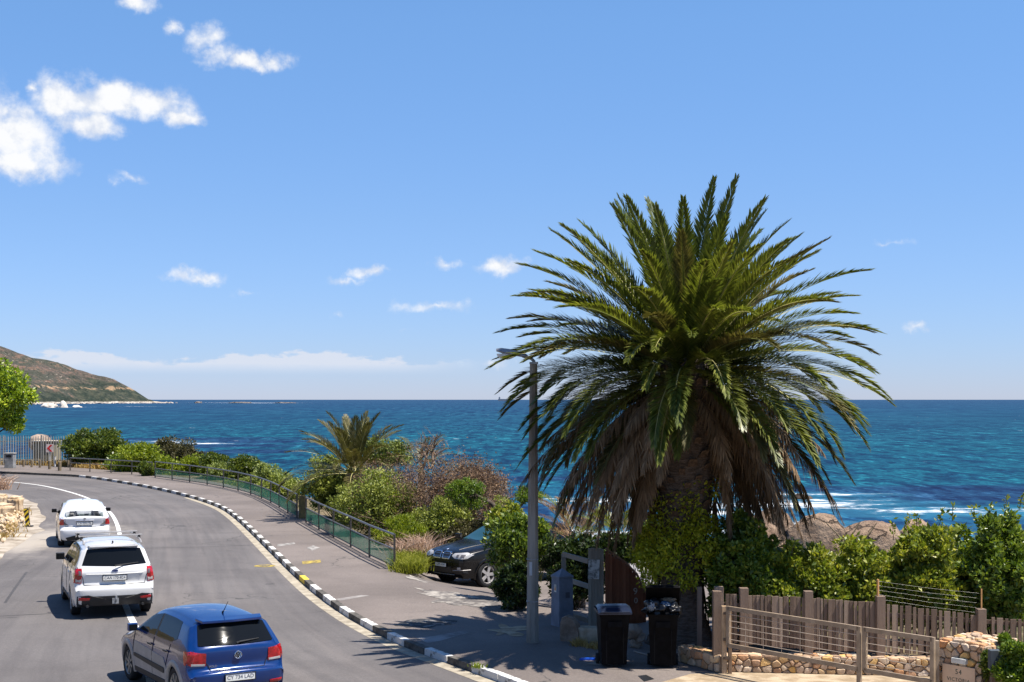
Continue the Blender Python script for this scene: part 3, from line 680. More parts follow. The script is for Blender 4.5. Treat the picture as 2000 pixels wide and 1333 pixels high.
# pale slabs standing in the bay before the headland
PALEROCK = M('pale_rock', (.50, .43, .36), .9, .2, col2=(.72, .66, .58), scale=.08, bump=.3, bscale=.8)
for i, (px_, py_, rx_, rz_, lab) in enumerate(((96, 792, 17, 5.5, 'low pale rock slab in the bay just right of the broad leaved tree'), (124, 790, 9, 7, 'upright pale rock beside the low slab below the headland'), (150, 795, 9, 2.5, 'small flat wet rock in the bay below the headland'))):
    Y = 2150; p = Wp(px_, py_, Y); k = Y / F
    o = blob('sea_rock', (p.x, Y, SEA_Z + .3), (rx_ * k, rx_ * k, rz_ * k * 1.6), 11 + i, PALEROCK, sub=4, amp=.35, freq=1.6, facet=.7); tag(o, lab, 'rock', 'pale rocks standing in the bay')
REEF = M('reef_rock', (.10, .09, .085), .8, .3, col2=(.2, .17, .15), scale=.2)
for i, (px_, py_, rx_, rz_, lab) in enumerate(((387, 787.5, 6, 2.2, 'dark reef rock breaking the sea beyond the tip of the headland'), (470, 788, 22, 1.6, 'long low reef with white water, under the low cloud bank'), (555, 787.5, 20, 1.3, 'thin low reef near the horizon, farthest from the headland'))):
    Y = 4700; p = Wp(px_, py_, Y); k = Y / F
    o = blob('reef_rock', (p.x, Y, SEA_Z), (rx_ * k, 30, rz_ * k * 1.5), 31 + i, REEF, sub=4, amp=.5, freq=2.4); tag(o, lab, 'rock', 'reefs on the horizon')

# granite boulders on the near shore
def granite():
    m = bpy.data.materials.new('granite'); m.use_nodes = True; t = NT(m.node_tree); b = t.n['Principled BSDF']
    pos = t.new('ShaderNodeNewGeometry').outputs['Position']
    a = t.noise(pos, .5, 8, .65); d = t.noise(t.vmath('MULTIPLY', pos, (1, 1, .35)), 1.3, 7, .7, .4); f = t.noise(pos, 9, 5, .7)
    c = t.mix(t.smooth(a, .35, .65), (.17, .112, .075), (.36, .255, .175)); c = t.mix(t.math('MULTIPLY', t.smooth(d, .50, .68), .65), c, (.085, .066, .052)); c = t.mix(t.math('MULTIPLY', t.smooth(f, .48, .66), .35), c, t.mix(1.0, c, (1.6, 1.55, 1.5), 'MULTIPLY'))
    wn = t.new('ShaderNodeTexNoise'); wn.inputs['Scale'].default_value = .6; wn.inputs['Detail'].default_value = 6; t.link(pos, wn.inputs['Vector'])
    vo = t.new('ShaderNodeTexVoronoi'); vo.feature = 'DISTANCE_TO_EDGE'; vo.inputs['Scale'].default_value = .27; t.link(t.vmath('ADD', pos, t.vmath('MULTIPLY', wn.outputs['Color'], (3, 3, 3))), vo.inputs['Vector'])
    cr = t.smooth(vo.outputs['Distance'], .030, .008); c = t.mix(t.math('MULTIPLY', cr, .75), c, (.03, .022, .017))
    sp = t.new('ShaderNodeSeparateXYZ'); t.link(pos, sp.inputs[0]); wet = t.smooth(t.math('ADD', sp.outputs[2], t.math('MULTIPLY', a, 1.2)), SEA_Z + 1.9, SEA_Z + .9); c = t.mix(t.math('MULTIPLY', wet, .8), c, (.035, .028, .022))
    t.link(c, b.inputs['Base Color']); b.inputs['Roughness'].default_value = .9; b.inputs['Specular IOR Level'].default_value = .2
    h = t.math('SUBTRACT', t.math('ADD', t.noise(pos, 1.6, 9, .65), t.math('MULTIPLY', f, .25)), t.math('MULTIPLY', cr, .5))
    bn = t.new('ShaderNodeBump'); bn.inputs['Strength'].default_value = 1.0; bn.inputs['Distance'].default_value = .45; t.link(h, bn.inputs['Height']); t.link(bn.outputs[0], b.inputs['Normal'])
    return m
GRAN = granite()
WETROCK = M('wet_rock', (.035, .028, .022), .45, .5, col2=(.12, .09, .06), scale=1.2, bump=.6, bscale=6)
for i, (a, b, y0, y1, Y, sd, mt, lab) in enumerate((
        (1524, 1652, 1008, 1092, 108, 3, GRAN, 'large smooth brown boulder with a pointed top on the near shore'),
        (1640, 1768, 1013, 1088, 107, 5, GRAN, 'large rounded brown boulder right of the gap of white water'),
        (1470, 1536, 1014, 1092, 104, 8, GRAN, 'pale rounded boulder just above the hedge, left of the pointed boulder'),
        (1452, 1560, 996, 1070, 116, 12, GRAN, 'low broken dark brown rock behind the pointed boulder'),
        (1750, 1830, 1013, 1085, 110, 17, GRAN, 'brown boulder mostly hidden behind the right hedge'),
        (1622, 1668, 989, 1006, 158, 24, WETROCK, 'dark wet rock alone in the white water'),
        (1628, 1644, 1017, 1028, 140, 27, WETROCK, 'small dark stone in the gap between two large boulders'),
        (1545, 1590, 962, 974, 172, 29, GRAN, 'flat tan rock awash beyond the hanging dead fronds'))):
    A = Wp(a, y1, Y); B = Wp(b, y0, Y); c = (A + B) / 2
    dn_ = 0 if mt is WETROCK else .9
    o = blob('boulder', (c.x, Y, c.z - .2 - dn_), ((B.x - A.x) / 2 * 1.06, (B.x - A.x) / 2 * .9, (B.z - A.z) / 2 * 1.12 + dn_), sd, mt, sub=5, amp=.24, freq=1.0, facet=.55); tag(o, lab, 'boulder', 'boulders on the near shore')
for (a, b, y0, y1, Y, sd) in ((58, 94, 842, 866, 150, 41),):
    A = Wp(a, y1, Y); B = Wp(b, y0, Y); c = (A + B) / 2
    o = blob('boulder', (c.x, Y, c.z - .6), ((B.x - A.x) / 2 * 1.1, 1.6, (B.z - A.z) / 2 + .3), sd, M('pink_granite', (.17, .125, .095), .9, .2, col2=(.34, .26, .20), scale=.6, bump=.4, bscale=5), sub=4, amp=.25, freq=.9, facet=.5); tag(o, 'pinkish boulder rising behind the grey palisade fence', 'boulder')
# ship on the horizon
sh_ = thing('cargo_ship', 'distant cargo ship on the horizon beside the lamp post', 'ship', tuple(Wp(983, 780, 12000)))
SH = M('ship_hull', (.16, .19, .23), .7, .3)
c = Wp(983, 780.5, 12000); k = 12000 / F
m_ = MB(); m_.prism([(c.x - 10 * k, c.y - 12), (c.x + 8.5 * k, c.y - 12), (c.x + 10 * k, c.y), (c.x + 8.5 * k, c.y + 12), (c.x - 10 * k, c.y + 12)], SEA_Z - 3, SEA_Z + 17); m_.build('hull', SH, sh_)
MB().box((c.x - 7.5 * k, c.y, SEA_Z + 24), (3.0 * k, 16, 15)).box((c.x - 7.5 * k, c.y, SEA_Z + 33), (1.5 * k, 10, 5)).build('bridge', SH, sh_)
# ================================================================ cars
def chaikin(P, it=2, closed=False):
    P = np.asarray(P, float)
    for _ in range(it):
        if closed:
            N = np.roll(P, -1, 0); P = np.stack([P * .75 + N * .25, P * .25 + N * .75], 1).reshape(-1, P.shape[1])
        else:
            a = P[:-1] * .75 + P[1:] * .25; c = P[:-1] * .25 + P[1:] * .75
            P = np.concatenate([P[:1], np.stack([a, c], 1).reshape(-1, P.shape[1]), P[-1:]])
    return P
def paint(name, col, metallic=.0, rough=.32, coat=1.0):
    m = bpy.data.materials.new(name); m.use_nodes = True; t = NT(m.node_tree); b = t.n['Principled BSDF']
    pos = t.new('ShaderNodeTexCoord').outputs['Object']
    dust = t.smooth(t.noise(pos, 3.0, 6, .7), .35, .8)
    t.link(t.mix(t.math('MULTIPLY', dust, .03), (*col, 1)[:3], (.30, .27, .23)), b.inputs['Base Color'])
    b.inputs['Metallic'].default_value = metallic; t.put(b.inputs['Roughness'], t.math('ADD', rough, t.math('MULTIPLY', dust, .08)))
    b.inputs['Coat Weight'].default_value = coat; b.inputs['Coat Roughness'].default_value = .03; b.inputs['Specular IOR Level'].default_value = .35
    return m
GLASS = M('tinted_glass', (.006, .007, .008), .025, .20, var=.02)
GLASS_PALE = M('pale_glass', (.075, .095, .09), .05, .6, col2=(.16, .18, .17), scale=1.5)
GLASS_BLUE = M('windscreen', (.015, .055, .07), .04, .4, var=.02)
RED = M('tail_lamp_red', (.30, .006, .008), .12, .5, coat=.8, var=.25, scale=14)
CLEAR = M('lamp_clear', (.36, .35, .34), .15, .6, coat=.8)
SMOKE = M('lamp_smoke', (.10, .09, .09), .15, .6, coat=.8)
SILVER = M('silver_trim', (.30, .285, .275), .42, .4, metallic=.15, var=.08)
PLATE = M('number_plate', (.62, .61, .57), .5, .3, var=.05)
INK = M('plate_ink', (.015, .02, .05), .6, .3)
SEAM = M('panel_gap', (.015, .015, .016), .7, .2)
DARKTRIM = M('dark_trim', (.022, .022, .023), .55, .35)

class Car:
    def __init__(s, name, label, Wd, prof, tum, loc, yaw, mat, wheels, wr, zsill=.22, plan=(1.15, .14, 1.25, .10), crown=.05, group='cars on the coast road'):
        s.root = thing(name, label, 'car', loc, yaw, group); s.W = Wd; s.prof = prof; s.tum = tum; s.plan = plan
        s.yF = max(p[0] for p in prof); s.yR = min(p[0] for p in prof)
        P = chaikin(prof, 2); d = np.concatenate([[0], np.cumsum(np.linalg.norm(np.diff(P, axis=0), axis=1))]); nu = 150
        u = np.linspace(0, d[-1], nu); P = np.stack([np.interp(u, d, P[:, 0]), np.interp(u, d, P[:, 1])], 1)
        up_ = P[P[:, 1] > .55 * P[:, 1].max()]; s.Pr = up_[np.argsort(-up_[:, 0])]
        T = np.gradient(P, axis=0); T /= np.linalg.norm(T, axis=1, keepdims=True); N = np.stack([T[:, 1], -T[:, 0]], 1)
        if N[nu // 2, 1] < 0: N = -N
        wgt = np.abs(np.gradient(P[:, 0])) + .22 * np.abs(np.gradient(P[:, 1])); cum = np.cumsum(wgt); cum = (cum - cum[0]) / (cum[-1] - cum[0])
        By = (s.yF - .10) + cum * ((s.yR + .10) - (s.yF - .10))
        vs = np.array([0, .2, .4, .58, .72, .83, .91, .96, 1.0]); ts = np.array([.012, .03, .06, .10, .15, .21, .28, .35, .42, .49, .56, .63, .70, .77, .84, .91, 1.0])
        rnd = .05
        rows = []
        for i in range(nu):
            half = []
            xe = s.hw(P[i, 0], P[i, 1])
            cr = crown
            for v in vs:
                k = max(0, (v - .72) / .28); off = cr * v * v + rnd * (1 - math.sqrt(max(0, 1 - k * k)))
                q = P[i] - N[i] * off; half.append((v * (xe - rnd * .25), q[0], q[1]))
            e = np.array(half[-1][1:]); B = np.array([By[i], zsill])
            for t in ts:
                q = e + (B - e) * t; dist = np.linalg.norm(q - e); k = max(0, 1 - dist / .09)
                half.append((s.hw(q[0], q[1]) - rnd * .25 * k * k, q[0], q[1]))
            rows.append([(-a, b, c) for a, b, c in reversed(half[1:])] + half)
        m = len(rows[0]); V = np.array(rows).reshape(-1, 3)
        q = [(i * m + j, (i + 1) * m + j, (i + 1) * m + j + 1, i * m + j + 1) for i in range(nu - 1) for j in range(m - 1)]
        Q = np.array(q); C = V[Q].mean(1)
        keep = np.ones(len(Q), bool)
        for wy in wheels: keep &= ~((np.abs(C[:, 0]) > .5) & (np.hypot(C[:, 1] - wy, C[:, 2] - wr) < wr + .035) & (C[:, 2] < wr * 2 + .2) & (np.abs(C[:, 0]) > .8 * s.W / 2))
        s.bvh = BVHTree.FromPolygons([tuple(p) for p in V], [tuple(x) for x in Q])
        s.body = mesh_np('body', V, Q[keep], mat, s.root, smooth=True, world=False)
        MB().box((0, (s.yF + s.yR) / 2, zsill + .10), (s.W - .40, s.yF - s.yR - .5, .22)).build('underbody', BLACK, s.root, world=False)
        for wy in wheels:
            for sd in (-1, 1): s.wheel(wy, sd, wr)
            s.arch_fill(wy, wr)
        s.wheels = wheels; s.wr = wr
    def hw(s, y, z):
        f0, fa, r0, ra = s.plan; k = 1.0
        if y > f0: k -= fa * ((y - f0) / (s.yF - f0)) ** 2
        if y < -r0: k -= ra * ((-y - r0) / (-s.yR - r0)) ** 2
        return s.W / 2 * k * np.interp(z, [a[0] for a in s.tum], [a[1] for a in s.tum])
    def arch_fill(s, wy, r):
        n = 20; w0 = s.W / 2 - .30
        for sd in (-1, 1):
            mb = MB(); V = []; Fc = []
            for k in range(n + 1):
                a = math.pi * (-0.12 + 1.24 * k / n); y = wy + math.cos(a) * (r + .06); z = r + math.sin(a) * (r + .06)
                V += [(sd * w0, y, z), (sd * (s.hw(y, z) - .012), y, z)]
            mb.add(V, [(2 * k, 2 * k + 1, 2 * k + 3, 2 * k + 2) for k in range(n)])
            mb.add([(sd * w0, wy, r)] + [V[2 * k] for k in range(n + 1)], [(0, k + 1, k + 2) for k in range(n)])
            mb.build('wheel_well', BLACK, s.root, world=False)
    def arch_lip(s, wy, r, mat, wd=.06, name='arch_trim', out=.012):
        for sd in (-1, 1):
            mb = MB(); n = 28; V = []
            for k in range(n + 1):
                a = math.pi * (-0.10 + 1.20 * k / n)
                for rr, o in ((r, -.03), (r, out), (r + wd * .6, out), (r + wd, 0)):
                    y = wy + math.cos(a) * rr; z = max(r * .62, s_r(s, wy, a, rr)); V.append((sd * (s.hw(y, z) + o), y, z))
            mb.add(V, [(4 * k + j, 4 * k + j + 1, 4 * k + j + 5, 4 * k + j + 4) for k in range(n) for j in range(3)])
            mb.build(name, mat, s.root, smooth=True, world=False)
    def wheel(s, wy, sd, r, spokes=5):
        x1 = s.W / 2 - .015; wd = .21
        prof = [(x1 - wd, r * .62), (x1 - wd, r * .90), (x1 - wd + .02, r * .985), (x1 - wd / 2, r), (x1 - .02, r * .985), (x1, r * .90), (x1 - .004, r * .70), (x1 - .015, r * .67)]
        n = 36; mb = MB(); V = [(sd * x, wy + math.cos(2 * math.pi * k / n) * q, r + math.sin(2 * math.pi * k / n) * q) for k in range(n) for x, q in prof]; m = len(prof)
        mb.add(V, [(k * m + j, k * m + j + 1, ((k + 1) % n) * m + j + 1, ((k + 1) % n) * m + j) for k in range(n) for j in range(m - 1)])
        w_ = mb.build('wheel', RUBBER, s.root, smooth=True, world=False)
        rm = MB(); pr = [(x1 - .015, r * .685), (x1 - .006, r * .66), (x1 - .03, r * .62), (x1 - .12, r * .60)]
        V = [(sd * x, wy + math.cos(2 * math.pi * k / n) * q, r + math.sin(2 * math.pi * k / n) * q) for k in range(n) for x, q in pr]; m = 4
        rm.add(V, [(k * m + j, k * m + j + 1, ((k + 1) % n) * m + j + 1, ((k + 1) % n) * m + j) for k in range(n) for j in range(3)])
        sp = getattr(s, 'nspoke', spokes)
        for k in range(sp):
            a = 2 * math.pi * k / sp + .3; Rm = Matrix.Rotation(a, 4, 'X'); c = Rm @ Vector((0, 0, r * .34)); wdk = .075 if sp < 7 else .035
            rm.box((sd * (x1 - .035) + c.x, wy + c.y, r + c.z), (.03, wdk, r * .56), Rm, taper=1.25)
        rm.tube([(sd * (x1 - .06), wy, r), (sd * (x1 - .012), wy, r)], r * .15, 12)
        rm.build('rim', getattr(s, 'rim_mat', SILVER), w_, world=False)
        MB().tube([(sd * (x1 - .16), wy, r), (sd * (x1 - .10), wy, r)], r * .6, 24).build('brake_disc', BLACK, w_, world=False)
    def cast(s, a, b, axis):
        o, d = {'rear': ((a, -6, b), (0, 1, 0)), 'front': ((a, 6, b), (0, -1, 0)), 'left': ((-4, a, b), (1, 0, 0)), 'right': ((4, a, b), (-1, 0, 0)), 'top': ((a, b, 6), (0, 0, -1)),
                'rearleft': ((-4 + a * .70, -4 - a * .70, b), (.7071, .7071, 0)), 'rearright': ((4 + a * .70, -4 + a * .70, b), (-.7071, .7071, 0)), 'frontleft': ((-4 + a * .7, 4 + a * .7, b), (.7071, -.7071, 0))}[axis]
        h = s.bvh.ray_cast(Vector(o), Vector(d)); D = Vector(d)
        if axis in ('left', 'right') and (h[0] is None or abs(h[0].x) < .60 * s.W / 2 + .05 or h[0].x * D.x > 0):
            h = s.bvh.find_nearest(Vector((-D.x * s.W / 2, a, b)))
        if axis == 'rear' and (h[0] is None or h[0].y > s.yR + .75): h = s.bvh.find_nearest(Vector((a, s.yR + .12, b)))
        if axis == 'front' and (h[0] is None or h[0].y < s.yF - .75): h = s.bvh.find_nearest(Vector((a, s.yF - .12, b)))
        if h[0] is None: h = s.bvh.find_nearest(Vector(o) + D * 3.2)
        return h[0], h[1] if h[1] is not None and h[1].dot(D) < 0 else -D if h[1] is None else -h[1]
    def patch(s, name, pts, axis, mat, off=.006, rnd=1, parent=None, smooth=True):
        pts = [tuple(p) for p in pts]
        if axis in ('left', 'right') and name in ('side_window', 'pillar_trim'):
            pts = [(a, min(b, float(np.interp(-a, -s.Pr[:, 0], s.Pr[:, 1])) - .115)) for a, b in pts]
        if rnd:                                                        # round the corners only
            pts2 = []
            for i_ in range(len(pts)):
                a_, b_ = np.array(pts[i_], float), np.array(pts[(i_ + 1) % len(pts)], float); pts2 += [a_, a_ + (b_ - a_) * .14, b_ + (a_ - b_) * .14]
            pts = pts2
        P = chaikin(pts, rnd, True) if rnd else np.array(pts, float)
        Q = []                                                         # denser outline
        for i in range(len(P)):
            a, b = P[i], P[(i + 1) % len(P)]; k = max(1, int(np.linalg.norm(b - a) / .07)); Q += [a + (b - a) * j / k for j in range(k)]
        Q = np.array(Q); c = Q.mean(0); n = len(Q); V = []; Fc = []
        h, nr = s.cast(c[0], c[1], axis); V.append(h + nr * off)
        for f, o in ((.2, off), (.4, off), (.6, off), (.8, off), (1.0, off), (1.0, off), (1.0, -.012)):
            for p in Q:
                q = c + (p - c) * f; h, nr = s.cast(q[0], q[1], axis); V.append(h + nr * o)
        Fc += [(0, 1 + i, 1 + (i + 1) % n) for i in range(n)]
        for k in (0, 1, 2, 3, 5): Fc += [(1 + k * n + i, 1 + (k + 1) * n + i, 1 + (k + 1) * n + (i + 1) % n, 1 + k * n + (i + 1) % n) for i in range(n)]
        mb = MB(); mb.add(V, Fc); o = mb.build(name, mat, parent or s.root, world=False)
        bm = bmesh.new(); bm.from_mesh(o.data); bmesh.ops.recalc_face_normals(bm, faces=bm.faces[:]); bm.to_mesh(o.data); bm.free()
        o.data.polygons.foreach_set('use_smooth', [True] * len(o.data.polygons))
        return o
    def line(s, name, pts, axis, mat, wd=.008, off=.001, parent=None):
        Q = []
        for a, b in zip(pts[:-1], pts[1:]):
            a = np.array(a); b = np.array(b); k = max(1, int(np.linalg.norm(b - a) / .06)); Q += [a + (b - a) * j / k for j in range(k)]
        Q.append(np.array(pts[-1])); V = []
        for q in Q:
            h, nr = s.cast(q[0], q[1], axis); V.append(h + nr * off)
        return MB().tube(V, wd / 2, 5).build(name, mat, parent or s.root, world=False)
    def mirror(s, y, z, mat, size=(.17, .10, .13)):
        for sd in (-1, 1):
            x = sd * (s.hw(y, z) + .10); mb = MB().box((x, y, z + .03), size).bar((sd * (s.hw(y, z) - .03), y + .02, z - .02), (x, y, z - .01), .05, .04)
            o = mb.build('mirror', mat, s.root, world=False, bevel=.025)
            MB().box((x, y - size[1] / 2 - .004, z + .03), (size[0] * .8, .008, size[2] * .75)).build('mirror_glass', GLASS, o, world=False)
    def plate(s, txt, z, axis='rear', w=.50, h=.115, x=0.0, size=.085, tilt=0.0):
        hit, nr = s.cast(x, z, axis); sg = -1 if axis == 'rear' else 1
        o = MB().box((x, hit.y + sg * .016, z), (w, .014, h)).build('number_plate', PLATE, s.root, world=False, bevel=.004)
        fr = MB()
        for (cx_, cz_, dx_, dz_) in ((0, h / 2, w + .02, .012), (0, -h / 2, w + .02, .012), (w / 2, 0, .012, h), (-w / 2, 0, .012, h)): fr.box((x + cx_, hit.y + sg * .017, z + cz_), (dx_, .022, dz_))
        fr.build('plate_frame', BLACK, o, world=False)
        Mx = Matrix.Translation((x, hit.y + sg * .0245, z)) @ (Matrix.Rotation(R(90), 4, 'X') if axis == 'rear' else Matrix.Rotation(R(180), 4, 'Z') @ Matrix.Rotation(R(90), 4, 'X'))
        tag(text('plate_lettering', txt, size, Mx, INK, o, False, .001), kind='stuff')
        return hit
def s_r(s, wy, a, rr): return s.wr_tmp + math.sin(a) * rr
def mirror_x(pts): return [(-a, b) for a, b in pts]

# ---- blue hatchback, nearest to the camera
YAW = math.atan2(.53, .85)
BLUE = paint('blue_metallic', (.0003, .024, .125), .1, .18, .7)
p_prof = [(1.90, .22), (1.985, .38), (1.965, .58), (1.86, .72), (1.50, .86), (1.02, .955), (.55, 1.24), (.22, 1.395), (-.25, 1.455), (-.95, 1.44), (-1.40, 1.405), (-1.54, 1.385), (-1.575, 1.34), (-1.845, 1.02), (-1.90, .965), (-1.905, .86), (-1.865, .64), (-1.99, .61), (-2.0, .54), (-1.975, .36), (-1.90, .24)]
p_tum = [(.2, .95), (.35, .985), (.60, 1.0), (.72, .995), (.93, .955), (.98, .935), (1.35, .735), (1.46, .66)]
Car.nspoke = 8; Car.rim_mat = M('alloy_dull', (.24, .23, .21), .35, .5, metallic=.5)
c1 = Car('hatchback', 'dark blue hatchback with silver lower doors on the road nearest the camera', 1.682, p_prof, p_tum, (-5.37, 24.26, 0), YAW, BLUE, (1.205, -1.25), .31, plan=(1.1, .14, 1.35, .085))
c1.wr_tmp = .31
for wy in c1.wheels: c1.arch_lip(wy, .335, SILVER, .085, out=.02)
for sd, ax in ((-1, 'left'), (1, 'right')):
    c1.patch('side_window', [(.80, .985), (.50, 1.215), (.24, 1.335), (-.16, 1.375), (-.16, .975)], ax, GLASS, .004, 1)
    c1.patch('side_window', [(-.24, .975), (-.24, 1.377), (-.75, 1.37), (-1.12, 1.31), (-1.20, 1.05), (-.98, .985)], ax, GLASS, .004, 1)
    c1.patch('pillar_trim', [(-.16, .985), (-.16, 1.37), (-.24, 1.37), (-.24, .985)], ax, DARKTRIM, .003, 0)
    c1.patch('door_panel', [(.80, .33), (.84, .52), (.80, .76), (-.75, .70), (-.90, .56), (-.86, .35)], ax, SILVER, .007, 0)
    c1.patch('side_moulding', [(.78, .50), (.78, .56), (-.80, .54), (-.80, .45)], ax, DARKTRIM, .02, 1)
    c1.patch('sill', [(.82, .24), (.80, .325), (-.86, .335), (-.86, .24)], ax, DARKTRIM, .012, 0)
    c1.line('door_gap', [(-.17, .95), (-.17, .35)], ax, SEAM, .010, .006); c1.line('door_gap', [(-1.0, .95), (-.93, .70), (-.78, .45)], ax, SEAM, .010, .003); c1.line('door_gap', [(.84, .95), (.85, .40)], ax, SEAM, .010, .006)
    for yy in (-.05, -.86):
        h, n_ = c1.cast(yy, .82, ax); MB().bar(h + n_ * .03 + Vector((0, .09, 0)), h + n_ * .03 + Vector((0, -.09, 0)), .025, .03).build('door_handle', DARKTRIM, c1.root, world=False, bevel=.01)
    c1.patch('headlamp', [(1.93, .66), (1.62, .84), (1.50, .80), (1.75, .66)], ax, SMOKE, .006, 1)
c1.patch('rear_window', [(-.625, 1.005), (-.545, 1.30), (0, 1.325), (.545, 1.30), (.625, 1.005), (0, .995)], 'rear', GLASS, .012, 1)
c1.patch('windscreen', [(-.60, .99), (-.52, .42), (0, .36), (.52, .42), (.60, .99), (0, 1.02)], 'top', GLASS, .006, 1)
sp_ = MB(); pts = [(-.55, -1.46), (.55, -1.46), (.50, -1.655), (0, -1.69), (-.50, -1.655)]
zt = [1.388, 1.388, 1.362, 1.360, 1.362]
V = [(a, b, z + .012) for (a, b), z in zip(pts, zt)] + [(a, b, z - .03) for (a, b), z in zip(pts, zt)]
sp_.add(V, [(0, 1, 2, 3, 4), (9, 8, 7, 6, 5)] + [(i, i + 5, (i + 1) % 5 + 5, (i + 1) % 5) for i in range(5)]).build('spoiler', BLUE, c1.root, world=False, bevel=.008)
for sg, ax in ((1, 'rear'), (-1, 'rear')):
    tl = c1.patch('tail_lamp', [(sg * .52, .90), (sg * .755, .93), (sg * .755, .71), (sg * .52, .70)], ax, RED, .014, 1)
    c1.patch('lamp_lens', [(sg * .53, .735), (sg * .74, .745), (sg * .74, .705), (sg * .54, .70)], ax, CLEAR, .018, 0, parent=tl)
for sd, ax in ((-1, 'left'), (1, 'right')): c1.patch('tail_lamp', [(-1.62, .92), (-1.84, .93), (-1.84, .72), (-1.70, .72)], ax, RED, .012, 1)
c1.line('tailgate_gap', [(-.70, .95), (-.49, .72), (-.45, .625), (0, .612), (.45, .625), (.49, .72), (.70, .95)], 'rear', SEAM, .012, .002)
c1.patch('bumper_insert', [(-.66, .26), (-.68, .36), (.68, .36), (.66, .26)], 'rear', DARKTRIM, .012, 0)
for sg in (1, -1): c1.patch('reflector', [(sg * .52, .40), (sg * .74, .41), (sg * .74, .36), (sg * .52, .36)], 'rear', RED, .014, 0)
c1.plate('CY 734 LAD', .505, 'rear', .50, .115, 0, .085)
h, n_ = c1.cast(0, .85, 'rear')                                        # round badge with a V over a W
bd = MB(); cy = h.y - .012
bd.tube([(.058 * math.cos(a), cy, .84 + .058 * math.sin(a)) for a in np.linspace(0, 2 * math.pi, 25)], .007, 6, False)
bd.tube([(-.024, cy, .888), (0, cy, .846), (.024, cy, .888)], .006, 5); bd.tube([(-.046, cy, .866), (-.022, cy, .797), (0, cy, .836), (.022, cy, .797), (.046, cy, .866)], .006, 5)
b_ = bd.build('badge', CHROME, c1.root, world=False)
MB().tube([(0, cy + .012, .84), (0, cy + .002, .84)], .056, 20).build('badge_disc', DARKTRIM, b_, world=False)
h, n_ = c1.cast(0, 1.02, 'rear')
MB().tube([h + Vector((0, -.015, .0)), h + Vector((.04, -.03, .02)), c1.cast(.38, 1.06, 'rear')[0] + Vector((0, -.03, 0))], [.022, .014, .008], 8).build('rear_wiper', DARKTRIM, c1.root, world=False)
MB().tube([(0, -1.22, 1.43), (0, -1.27, 1.46), (0, -1.47, 1.64)], [.02, .008, .004], 6).build('aerial', BLACK, c1.root, world=False)
text('lettering', 'POLO', .05, Matrix.Translation((-.40, c1.cast(-.40, .68, 'rear')[0].y - .004, .685)) @ Matrix.Rotation(R(90), 4, 'X'), CHROME, c1.root, False, .002)
c1.mirror(.74, .97, BLUE)

# ---- white estate with roof bars
WHITEP = paint('white_pearl', (.62, .61, .59), .0, .30)
f_prof = [(2.20, .26), (2.30, .45), (2.28, .72), (2.18, .88), (1.75, 1.0), (1.15, 1.08), (.70, 1.38), (.32, 1.60), (-.2, 1.68), (-1.1, 1.675), (-1.75, 1.63), (-1.92, 1.60), (-1.96, 1.55), (-2.10, 1.17), (-2.17, 1.10), (-2.20, 1.0), (-2.13, .75), (-2.28, .715), (-2.30, .64), (-2.27, .42), (-2.20, .30)]
f_tum = [(.25, .955), (.45, .99), (.70, 1.0), (.85, .995), (1.07, .96), (1.12, .94), (1.55, .76), (1.69, .68)]
Car.nspoke = 5; Car.rim_mat = SILVER
YAW2 = math.atan2(.37, .93)
c2 = Car('estate_car', 'white high-roofed estate car with silver roof bars, a dark rear window and a tow hitch', 1.795, f_prof, f_tum, (-9.72, 33.95, 0), YAW2, WHITEP, (1.36, -1.28), .345, zsill=.28, plan=(1.2, .13, 1.5, .07))
c2.wr_tmp = .345
for wy in c2.wheels: c2.arch_lip(wy, .375, WHITEP, .06, out=.01)
for sd, ax in ((-1, 'left'), (1, 'right')):
    c2.patch('side_window', [(.92, 1.12), (.62, 1.36), (.34, 1.525), (-.22, 1.575), (-.22, 1.10)], ax, GLASS, .004, 1)
    c2.patch('side_window', [(-.30, 1.10), (-.30, 1.578), (-1.12, 1.565), (-1.12, 1.11)], ax, GLASS, .004, 0)
    c2.patch('side_window', [(-1.20, 1.115), (-1.20, 1.56), (-1.66, 1.52), (-1.86, 1.30), (-1.72, 1.15)], ax, GLASS, .004, 1)
    c2.patch('pillar_trim', [(-.21, 1.11), (-.21, 1.57), (-.31, 1.57), (-.31, 1.11)], ax, DARKTRIM, .003, 0)
    c2.patch('sill', [(.98, .27), (.96, .36), (-.90, .36), (-.90, .27)], ax, DARKTRIM, .012, 0)
    c2.line('door_gap', [(-.26, 1.08), (-.25, .40)], ax, SEAM, .01); c2.line('door_gap', [(-1.15, 1.09), (-1.10, .85), (-.92, .60)], ax, SEAM, .01); c2.line('door_gap', [(.93, 1.08), (.95, .45)], ax, SEAM, .01)
    for yy in (-.12, -1.0):
        h, n_ = c2.cast(yy, .95, ax); MB().bar(h + n_ * .03 + Vector((0, .09, 0)), h + n_ * .03 + Vector((0, -.09, 0)), .025, .03).build('door_handle', WHITEP, c2.root, world=False, bevel=.01)
    x = sd * .63
    MB().tube([(x, .35, 1.62), (x, .20, 1.70), (x, -1.2, 1.705), (x, -1.62, 1.68), (x, -1.75, 1.62)], .018, 6).build('roof_rail', SILVER, c2.root, world=False)
c2.patch('rear_window', [(-.70, 1.185), (-.66, 1.30), (-.575, 1.53), (0, 1.56), (.575, 1.53), (.66, 1.30), (.70, 1.185), (0, 1.15)], 'rear', GLASS, .006, 1)
c2.patch('windscreen', [(-.66, 1.12), (-.57, .48), (0, .42), (.57, .48), (.66, 1.12), (0, 1.16)], 'top', GLASS, .006, 1)
